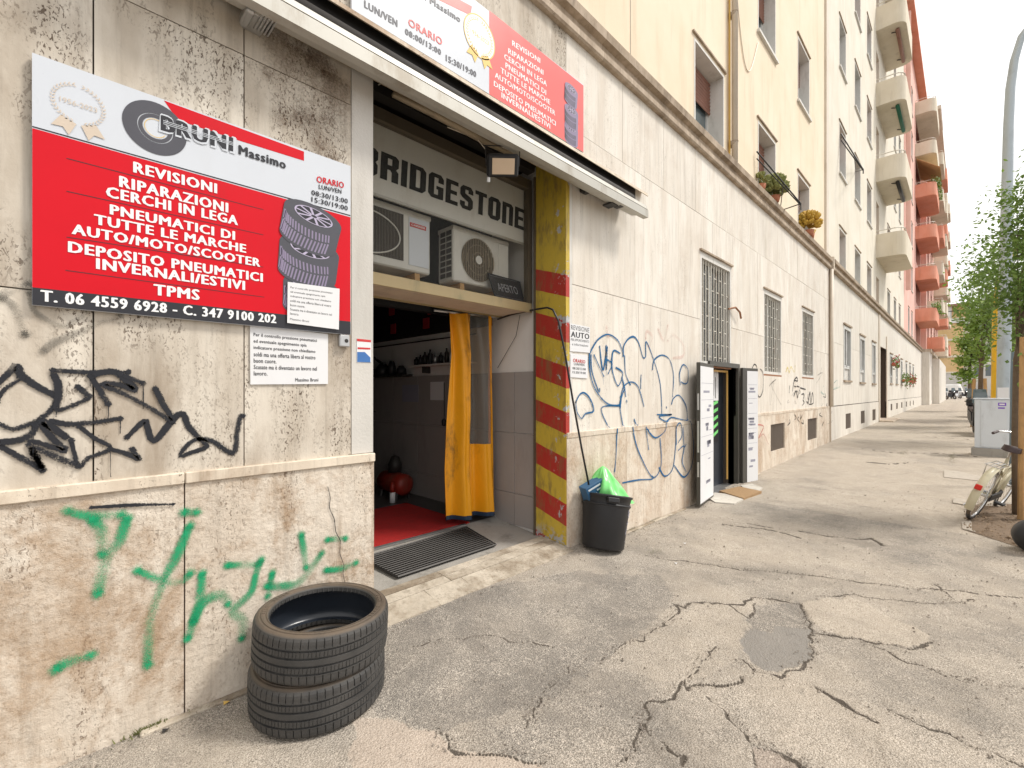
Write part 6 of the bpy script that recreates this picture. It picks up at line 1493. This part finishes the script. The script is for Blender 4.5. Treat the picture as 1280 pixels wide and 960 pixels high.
# lamp post
lp = thing('street_lamp', 'tall blue-grey street lamp post curving to the right at its top', 'street lamp')
lx, ly, lz = 16.8, PXX(1254, 540, 16.8)[0], .18; lp.location = (lx, ly, lz)
def pw(u, v, x): y, z = PXX(u, v, x); return (x, y, z)
pts = [pw(1253.5, 560, lx), pw(1255.5, 420, lx), pw(1258.5, 260, lx), pw(1260.5, 160, lx), pw(1263, 110, lx), pw(1268, 75, lx), pw(1277, 45, lx), pw(1292, 25, lx), pw(1320, 10, lx)]
MB().tube([(pts[0][0], pts[0][1], .1)] + pts, [.135, .135, .125, .11, .095, .09, .08, .07, .065, .06], 14).obj('pole', M['poleg'], lp, True)
mb = MB().box(-.1, .1, -.9, 0, -.06, .06, bev=.03); mb.xf(Matrix.Translation(pts[-1])); mb.obj('lamp_head', M['poleg'], lp)
x_, y_, z_ = pw(1254, 497, lx - .16); MB().box(x_ - .002, x_, y_ - .1, y_ + .1, z_ - .15, z_ + .25).obj('sticker', M['paper'], lp)
# triangular sign (back) near the crown
st_ = thing('triangular_sign', 'grey back of a triangular road sign among the leaves', 'road sign', pw(1262, 360, lx - .3))
c0, c1, c2 = pw(1254, 366, lx - .3), pw(1273, 366, lx - .3), pw(1263, 344, lx - .3)
MB().add([c0, c1, c2] + [(q_[0] + .02, q_[1], q_[2]) for q_ in (c0, c1, c2)], [(0, 1, 2), (5, 4, 3), (0, 3, 4, 1), (1, 4, 5, 2), (2, 5, 3, 0)]).obj('plate', M['poleg'], st_)
# yellow pole with arm
yp = thing('yellow_pole', 'yellow mast behind the cabinet with arm curving up to the right', 'pole'); yx = 22
pts = [pw(1246, 520, yx), pw(1246.5, 400, yx), pw(1249, 360, yx), pw(1255, 335, yx), pw(1266, 318, yx), pw(1285, 303, yx), pw(1310, 298, yx)]
yp.location = (pts[0][0], pts[0][1], gz(yx))
MB().tube([(pts[0][0], pts[0][1], gz(yx))] + pts, [.15, .15, .12, .1, .09, .08, .07, .06], 10).obj('mast', M['poley'], yp, True)
# small dark pole
dp_ = thing('sign_pole', 'slim dark blue-grey pole between lamp post and leaning tree trunk', 'pole'); q_ = pw(1266, 600, 10.5)
dp_.location = (10.5, q_[1], .08); MB().tube([(10.5, q_[1], .08), pw(1268, 470, 10.5), pw(1269, 440, 10.5)], .045, 8).obj('pole', M['poleb'], dp_, True)

# ---- trees
def tree(name, label, base, h_trunk, crown_c, crown_r, n_leaf, leaf, mat, seed, trunk_r=.07, lean=(0, 0), stakes=0, clumps=26, group='street trees along the pavement'):
    rnd = random.Random(seed); t = thing(name, label, 'tree', base, group); B = Vector(base); top = B + Vector((lean[0], lean[1], h_trunk))
    mb = MB(); CC = Vector(crown_c); CR = Vector(crown_r)
    up_ = Vector((CC.x, CC.y, CC.z + CR.z * .5)); mb.tube([B, B.lerp(top, .5) + Vector((.02, .01, 0)), top, top.lerp(up_, .5), up_], [trunk_r, trunk_r * .85, trunk_r * .75, trunk_r * .45, trunk_r * .15], 9)
    cl = []
    for k in range(clumps):
        while True:
            d_ = Vector((rnd.uniform(-1, 1), rnd.uniform(-1, 1), rnd.uniform(-1, 1)))
            if .25 < d_.length < 1: break
        c_ = CC + Vector((d_.x * CR.x, d_.y * CR.y, d_.z * CR.z)); cl.append((c_, rnd.uniform(.22, .42)))
        s_ = top.lerp(up_, rnd.uniform(0, .9)); mb.tube([s_, s_.lerp(c_, .55) + Vector((0, 0, -.04)), c_], [trunk_r * .22, trunk_r * .14, trunk_r * .05], 5)
    mb.obj('trunk', M['bark'], t, True)
    lf = MB(); mean = sum(CR) / 3
    for k in range(n_leaf):
        c_, r_ = cl[rnd.randrange(len(cl))]; g_ = Vector((rnd.gauss(0, 1), rnd.gauss(0, 1), rnd.gauss(0, .8))); p_ = c_ + g_ * r_ * mean * .62
        s_ = leaf * rnd.uniform(.6, 1.2); d1 = Vector((rnd.gauss(0, 1), rnd.gauss(0, 1), rnd.gauss(-.5, .6))).normalized(); d2 = d1.cross(Vector((rnd.gauss(0, .5), rnd.gauss(0, .5), 1))).normalized()
        nn = d1.cross(d2) * s_ * .15; lf.add([p_ - d1 * s_, p_ + d2 * s_ * .55 + nn - d1 * s_ * .1, p_ + d1 * s_, p_ - d2 * s_ * .55 + nn - d1 * s_ * .1], [(0, 1, 2), (0, 2, 3)])
    lf.obj('crown', mat, t)
    for k in range(stakes):
        a = k * 2.1 + seed; MB().tube([B + Vector((math.cos(a) * trunk_r * 2.6, math.sin(a) * trunk_r * 2.6, 0)), B + Vector((math.cos(a) * trunk_r * 1.9, math.sin(a) * trunk_r * 1.9, h_trunk * .95))], trunk_r * .55, 7).obj('stake', M['wood'], t)
    return t
gx_, gy_, gz_ = G(1271, 645)
tA = tree('street_tree', 'nearest young street tree, its dark trunk beside a timber stake and the bicycle', (gx_, gy_, gz_), 1.9, (gx_, gy_ - .24, 3.25), (.42, .40, 1.38), 6600, .034, M['leafd'], 4, .042, (.0, -.0), 0, 46)
q0 = G(1278, 652); MB().tube([(q0[0], q0[1], q0[2]), (q0[0] + .02, q0[1] - .02, 2.2)], .042, 8).obj('stake', M['wood'], tA)
tree('street_tree', 'light green street tree on timber stakes just behind the white cabinet', (24.5, PXX(1226, 500, 24.5)[0], gz(24.5)), 1.9, (24.5, PXX(1234, 400, 24.5)[0], 4.6), (1.0, .62, 2.1), 2700, .085, M['leafl'], 8, .09, stakes=2, clumps=26)
tree('street_tree', 'rounded light green street tree at the far end of the pavement', (40, PXX(1212, 500, 40)[0], gz(40)), 2.0, (40, PXX(1214, 450, 40)[0], 3.9), (1.3, .7, 1.6), 1800, .13, M['leafl'], 12, .1, stakes=1, clumps=22)
tree('street_tree', 'darker street tree behind the yellow mast at the right edge', (30, PXX(1262, 480, 30)[0], gz(30)), 2.2, (30, PXX(1268, 400, 30)[0], 4.9), (1.6, 1.2, 2.1), 2400, .10, M['leaf'], 15, .1, clumps=24)
tree('street_tree', 'tall street tree farthest right, mostly behind the nearest crown', (18, PXX(1285, 480, 18)[0], gz(18)), 2.4, (18, PXX(1285, 350, 18)[0], 4.6), (1.3, 1.1, 2.1), 2600, .07, M['leafd'], 21, .09, clumps=26)

# ---- bicycle
bk = thing('bicycle', 'old cream city bicycle leaning against the street tree', 'bicycle')
def wheel(cx, r=.325):
    w_ = MB().lathe([(r - .03, -.014), (r - .008, -.019), (r, 0), (r - .008, .019), (r - .03, .014), (r - .034, 0), (r - .03, -.014)], 36, Matrix.Translation((cx, 0, r)) @ Matrix.Rotation(R(90), 4, 'X')).obj('wheel', M['rubber'], bk, True, world=False)
    MB().lathe([(r - .034, -.012), (r - .03, -.012), (r - .03, .012), (r - .045, .01), (r - .045, -.01), (r - .034, -.012)], 36, Matrix.Translation((cx, 0, r)) @ Matrix.Rotation(R(90), 4, 'X')).obj('rim', M['chrome'], w_, True, world=False)
    mb = MB()
    for k in range(28):
        t = 2 * PI * k / 28; s_ = .03 if k % 2 else -.03; mb.tube([(cx + math.cos(t + .3) * .02, s_, r + math.sin(t + .3) * .02), (cx + math.cos(t) * (r - .045), 0, r + math.sin(t) * (r - .045))], .0014, 3)
    mb.tube([(cx, -.05, r), (cx, .05, r)], .016, 8); mb.obj('spokes', M['chrome'], w_, world=False); return w_
wheel(0); wheel(1.05)
def fender(cx, a0, a1, r=.35, w_=.032):
    mb = MB(); n_ = 22
    for k in range(n_ + 1):
        t = R(a0 + (a1 - a0) * k / n_)
        for (dw, dr) in ((-1, -.012), (-.6, .0), (0, .008), (.6, 0), (1, -.012)): mb.v.append((cx + math.cos(t) * (r + dr), dw * w_, .325 + math.sin(t) * (r + dr)))
    for k in range(n_):
        for j in range(4): mb.f.append((k * 5 + j, k * 5 + j + 1, k * 5 + 6 + j, k * 5 + 5 + j))
    mb.obj('mudguard', M['bikec'], bk, True, world=False)
fender(0, 40, 205, w_=.04); fender(1.05, 20, 190)
sT, hT, bb = (.30, 0, .78), (.80, 0, .80), (.44, 0, .28)
mb = MB().tube([bb, sT], .016, 8).tube([bb, (.82, 0, .62)], .018, 8).tube([(.37, 0, .52), (.79, 0, .72)], .015, 8).tube([(.82, 0, .58), (.77, 0, .86)], .018, 8).tube([(0, .05, .325), bb], .009, 6).tube([(0, -.05, .325), bb], .009, 6).tube([(0, .05, .325), (.32, .01, .68)], .008, 6).tube([(0, -.05, .325), (.32, -.01, .68)], .008, 6)
mb.tube([(.82, .03, .6), (.86, .05, .45), (1.05, .05, .325)], .011, 6).tube([(.82, -.03, .6), (.86, -.05, .45), (1.05, -.05, .325)], .011, 6); mb.obj('frame', M['bikec'], bk, True, world=False)
MB().tube([(.31, 0, .74), (.27, 0, .88)], .012, 8).obj('seat_post', M['chrome'], bk, world=False)
sdm = blob(lambda t, h: ((.27 + (.14 - .03 * h) * math.cos(t)), (.085 - .045 * max(0, math.cos(t))) * math.sin(t) * (1 - .1 * h), .875 + .055 * h * (1 - .15 * math.cos(t))), 20, 5); sdm.f.append(tuple(5 * 20 + i for i in range(20))); sdm.f.append(tuple(range(20))[::-1]); sdm.obj('saddle', M['leather'], bk, True, world=False)
MB().tube([(.77, 0, .85), (.75, 0, .98), (.80, .06, 1.0), (.80, .16, 1.02), (.70, .25, 1.0), (.58, .26, .98)], .010, 8).tube([(.75, 0, .98), (.80, -.06, 1.0), (.80, -.16, 1.02), (.70, -.25, 1.0), (.58, -.26, .98)], .010, 8).obj('handlebar', M['chrome'], bk, True, world=False)
for s_ in (-1, 1):
    MB().tube([(.68, s_ * .252, .998), (.56, s_ * .262, .975)], .016, 8).obj('grip', M['leather'], bk, world=False)
    MB().tube([(.44, s_ * .05, .28), (.44 + s_ * .16, s_ * .07, .24)], .009, 6).obj('crank', M['chrome'], bk, world=False); MB().box(.44 + s_ * .16 - .045, .44 + s_ * .16 + .045, min(s_ * .075, s_ * .16), max(s_ * .075, s_ * .16), .225, .25, bev=.005).obj('pedal', M['black'], bk, world=False)
MB().lathe([(.02, -.003), (.09, -.003), (.09, .003), (.02, .003)], 24, Matrix.Translation((.44, -.05, .28)) @ Matrix.Rotation(R(90), 4, 'X')).obj('chainring', M['iron'], bk, world=False)
MB().box(.0, .46, -.075, -.055, .27, .36, bev=.01).obj('chain_guard', M['black'], bk, world=False)
mb = MB()
for y in (-.06, -.02, .02, .06): mb.tube([(-.22, y, .72), (.2, y, .72)], .005, 5)
for x in (-.22, 0, .2): mb.tube([(x, -.065, .72), (x, .065, .72)], .005, 5)
mb.tube([(-.15, .06, .72), (0, .06, .33)], .005, 5).tube([(-.15, -.06, .72), (0, -.06, .33)], .005, 5); mb.obj('carrier', M['chrome'], bk, world=False)
mb = MB().box(-.37, -.345, -.03, .03, .44, .50, bev=.006); mb.obj('reflector', M['redl'], bk, world=False)
MB().tube([(.35, .06, .3), (.28, .16, .06)], .008, 6).obj('kickstand', M['chrome'], bk, world=False)
wxx, wyy, wzz = G(1213, 651)
bk.location = (wxx + .12, wyy - .0, wzz + .0); bk.rotation_euler = (R(19), 0, R(-14))
# black bag at right edge
bg2 = blob(lambda t, h: (.16 * math.sin(PI * min(.96, h * .9 + .05)) ** .6 * (1 + .1 * math.sin(4 * t + h * 5)) * math.cos(t), .16 * math.sin(PI * min(.96, h * .9 + .05)) ** .6 * (1 + .1 * math.sin(3 * t)) * math.sin(t), .30 * h), 30, 14).obj('rubbish_bag', M['black'], None, True)
x, y, z = G(1291, 690); bg2.location = (x, y, z); tag(bg2, 'black rubbish bag on the pavement cut by the right edge of the picture', 'rubbish bag')

# ---- scooters
def scooter(label, col):
    t = thing('motor_scooter', label, 'scooter', (0, 0, 0), 'scooters and motorbikes parked at the end of the pavement')
    def wl(cx): 
        w_ = MB().lathe([(.10, -.05), (.2, -.055), (.24, -.03), (.25, 0), (.24, .03), (.2, .055), (.10, .05)], 18, Matrix.Translation((cx, 0, .25)) @ Matrix.Rotation(R(90), 4, 'X')).obj('wheel', M['rubber'], t, True, world=False); MB().lathe([(0, -.04), (.12, -.04), (.12, .04), (0, .04)], 14, Matrix.Translation((cx, 0, .25)) @ Matrix.Rotation(R(90), 4, 'X')).obj('rim', M['chrome'], w_, world=False)
    wl(0); wl(1.25)
    MB().prism([(-.25, .45), (.1, .38), (.55, .28), (.95, .28), (1.05, .5), (1.15, .95), (1.05, 1.0), (.9, .45), (.6, .42), (.5, .68), (-.3, .78), (-.38, .6)], 'y', -.15, .15).obj('body', col, t, world=False)
    MB().prism([(-.32, .79), (-.3, .86), (.1, .86), (.5, .80), (.52, .70), (.1, .75)], 'y', -.13, .13).obj('seat', M['leather'], t, world=False)
    MB().tube([(1.25, 0, .25), (1.05, 0, 1.02)], .03, 6).obj('fork', M['iron'], t, world=False); MB().tube([(.98, -.33, 1.05), (1.05, 0, 1.03), (.98, .33, 1.05)], .018, 6).obj('handlebar', M['iron'], t, world=False)
    MB().box(1.10, 1.16, -.08, .08, .82, .94, bev=.02).obj('headlight', M['chrome'], t, world=False)
    MB().add([(1.12, -.18, 1.0), (1.12, .18, 1.0), (1.0, .14, 1.42), (1.0, -.14, 1.42), (1.13, -.18, 1.0), (1.13, .18, 1.0), (1.01, .14, 1.42), (1.01, -.14, 1.42)], [(0, 1, 2, 3), (7, 6, 5, 4), (0, 3, 7, 4), (1, 5, 6, 2), (3, 2, 6, 7)]).obj('windshield', M['glassb'], t, world=False)
    MB().box(-.55, -.25, -.17, .17, .86, 1.12, bev=.04).obj('top_box', M['black'], t, world=False)
    return t
scA = scooter('white motor scooter nearest the end wall of the row', M['white']); xx = 74
def place(o, u, x, rz, v=None): o.location = (x, PXX(u, 490, x)[0], gz(x)); o.rotation_euler = (0, 0, rz)
place(scA, 1178, 78, R(200))
scB = scooter('black motor scooter beside the white one at the end of the pavement', M['black']); place(scB, 1184, 80, R(215))
for u, x, rz, lab, src in ((1189, 83, 190, 'dark scooter with top box in the middle of the parked row', scB), (1194, 86, 205, 'white scooter to the right in the parked row', scA), (1199, 88, 220, 'dark scooter last on the right in the parked row', scB), (1174.5, 76, 170, 'dark scooter half hidden by the end wall', scB)):
    dup(src, (x, PXX(u, 490, x)[0], gz(x)), (0, 0, R(rz)), lab)
# dark scooter and bicycle row behind the cabinet
for u, x, rz, lab in ((1213.5, 21, 185, 'dark scooter parked behind the utility cabinet'), (1214.5, 33, 175, 'dark scooter farther along beyond the cabinet')):
    dup(scB, (x, PXX(u, 490, x)[0] - .1, gz(x)), (0, 0, R(rz)), lab)
# white covered vehicle behind scooters
def covered(t, h): 
    return (2.2 * math.cos(t) * (1 - .25 * h), 1.0 * math.sin(t) * (1 - .3 * h), 1.9 * h ** .8 + .05 * math.sin(6 * t) * h)
cv = blob(covered, 30, 10); cv.f.append(tuple(10 * 30 + i for i in range(30))); cv = cv.obj('covered_car', M['cover'], None, True); cv.location = (96, PXX(1182, 490, 96)[0], gz(96)); cv.rotation_euler = (0, 0, R(80)); tag(cv, 'vehicle under a pale cover behind the parked scooters', 'covered car')
# ---- cars
def car(label, paint_):
    t = thing('parked_car', label, 'car', (0, 0, 0), 'cars parked along the kerb')
    prof = [(-2.1, .35), (-2.15, .7), (-2.0, .92), (-1.1, 1.0), (-.55, 1.42), (.9, 1.45), (1.65, .98), (2.05, .9), (2.12, .35)]
    ws = [.8, .82, .82, .80, .62, .62, .8, .82, .8]; m = len(prof)
    vs = [(x, -w_, z) for (x, z), w_ in zip(prof, ws)] + [(x, w_, z) for (x, z), w_ in zip(prof, ws)]
    MB().add(vs, [tuple(range(m)), tuple(range(2 * m - 1, m - 1, -1))] + [(i, m + i, m + (i + 1) % m, (i + 1) % m) for i in range(m)]).obj('body', paint_, t, world=False)
    mb = MB()
    for s_ in (-1, 1): mb.add([(x, s_ * (w_ + .008), z) for x, z, w_ in ((-.95, 1.04, .785), (-.5, 1.36, .645), (.85, 1.39, .64), (1.45, 1.03, .785))], [(0, 1, 2, 3)])
    mb.add([(-1.09, -.72, 1.03), (-1.09, .72, 1.03), (-.6, .58, 1.39), (-.6, -.58, 1.39)], [(0, 1, 2, 3)]).add([(1.62, -.72, 1.02), (1.62, .72, 1.02), (.95, .58, 1.43), (.95, -.58, 1.43)], [(0, 1, 2, 3)]); mb.obj('windows', M['glassb'], t, world=False)
    for x in (-1.3, 1.3):
        for s_ in (-1, 1):
            w_ = MB().lathe([(0, -.1), (.22, -.1), (.3, -.09), (.32, 0), (.3, .09), (.22, .1), (0, .1)], 20, Matrix.Translation((x, s_ * .76, .32)) @ Matrix.Rotation(R(90), 4, 'X')).obj('wheel', M['rubber'], t, True, world=False); MB().lathe([(0, -.11), (.2, -.11), (.2, .11), (0, .11)], 16, Matrix.Translation((x, s_ * .76, .32)) @ Matrix.Rotation(R(90), 4, 'X')).obj('rim', M['chrome'], w_, world=False)
    for s_ in (-1, 1): MB().box(-2.17, -2.08, s_ * .6 - .15, s_ * .6 + .15, .68, .84, bev=.02).obj('tail_light', M['redl'], t, world=False); MB().box(2.03, 2.11, s_ * .6 - .15, s_ * .6 + .15, .62, .78, bev=.02).obj('headlight', M['chrome'], t, world=False)
    return t
c1 = car('pale grey parked car seen between the lamp post and the nearest tree', M['paintgrey']); c1.location = (31, -6.1, gz(31) - .13)
c2 = car('dark teal parked car visible above the utility cabinet', M['teal']); c2.location = (62, -6.1, gz(62) - .13)
for x, src, lab in ((24.5, c1, 'pale grey parked car nearest on the road behind the leaning tree'), (43, c2, 'dark teal car parked beyond the first trees'), (50, c1, 'pale car in the middle of the parked row'), (37, c1, 'pale car parked behind the yellow mast')):
    dup(src, (x, -6.1, gz(x) - .13), (0, 0, 0), lab)
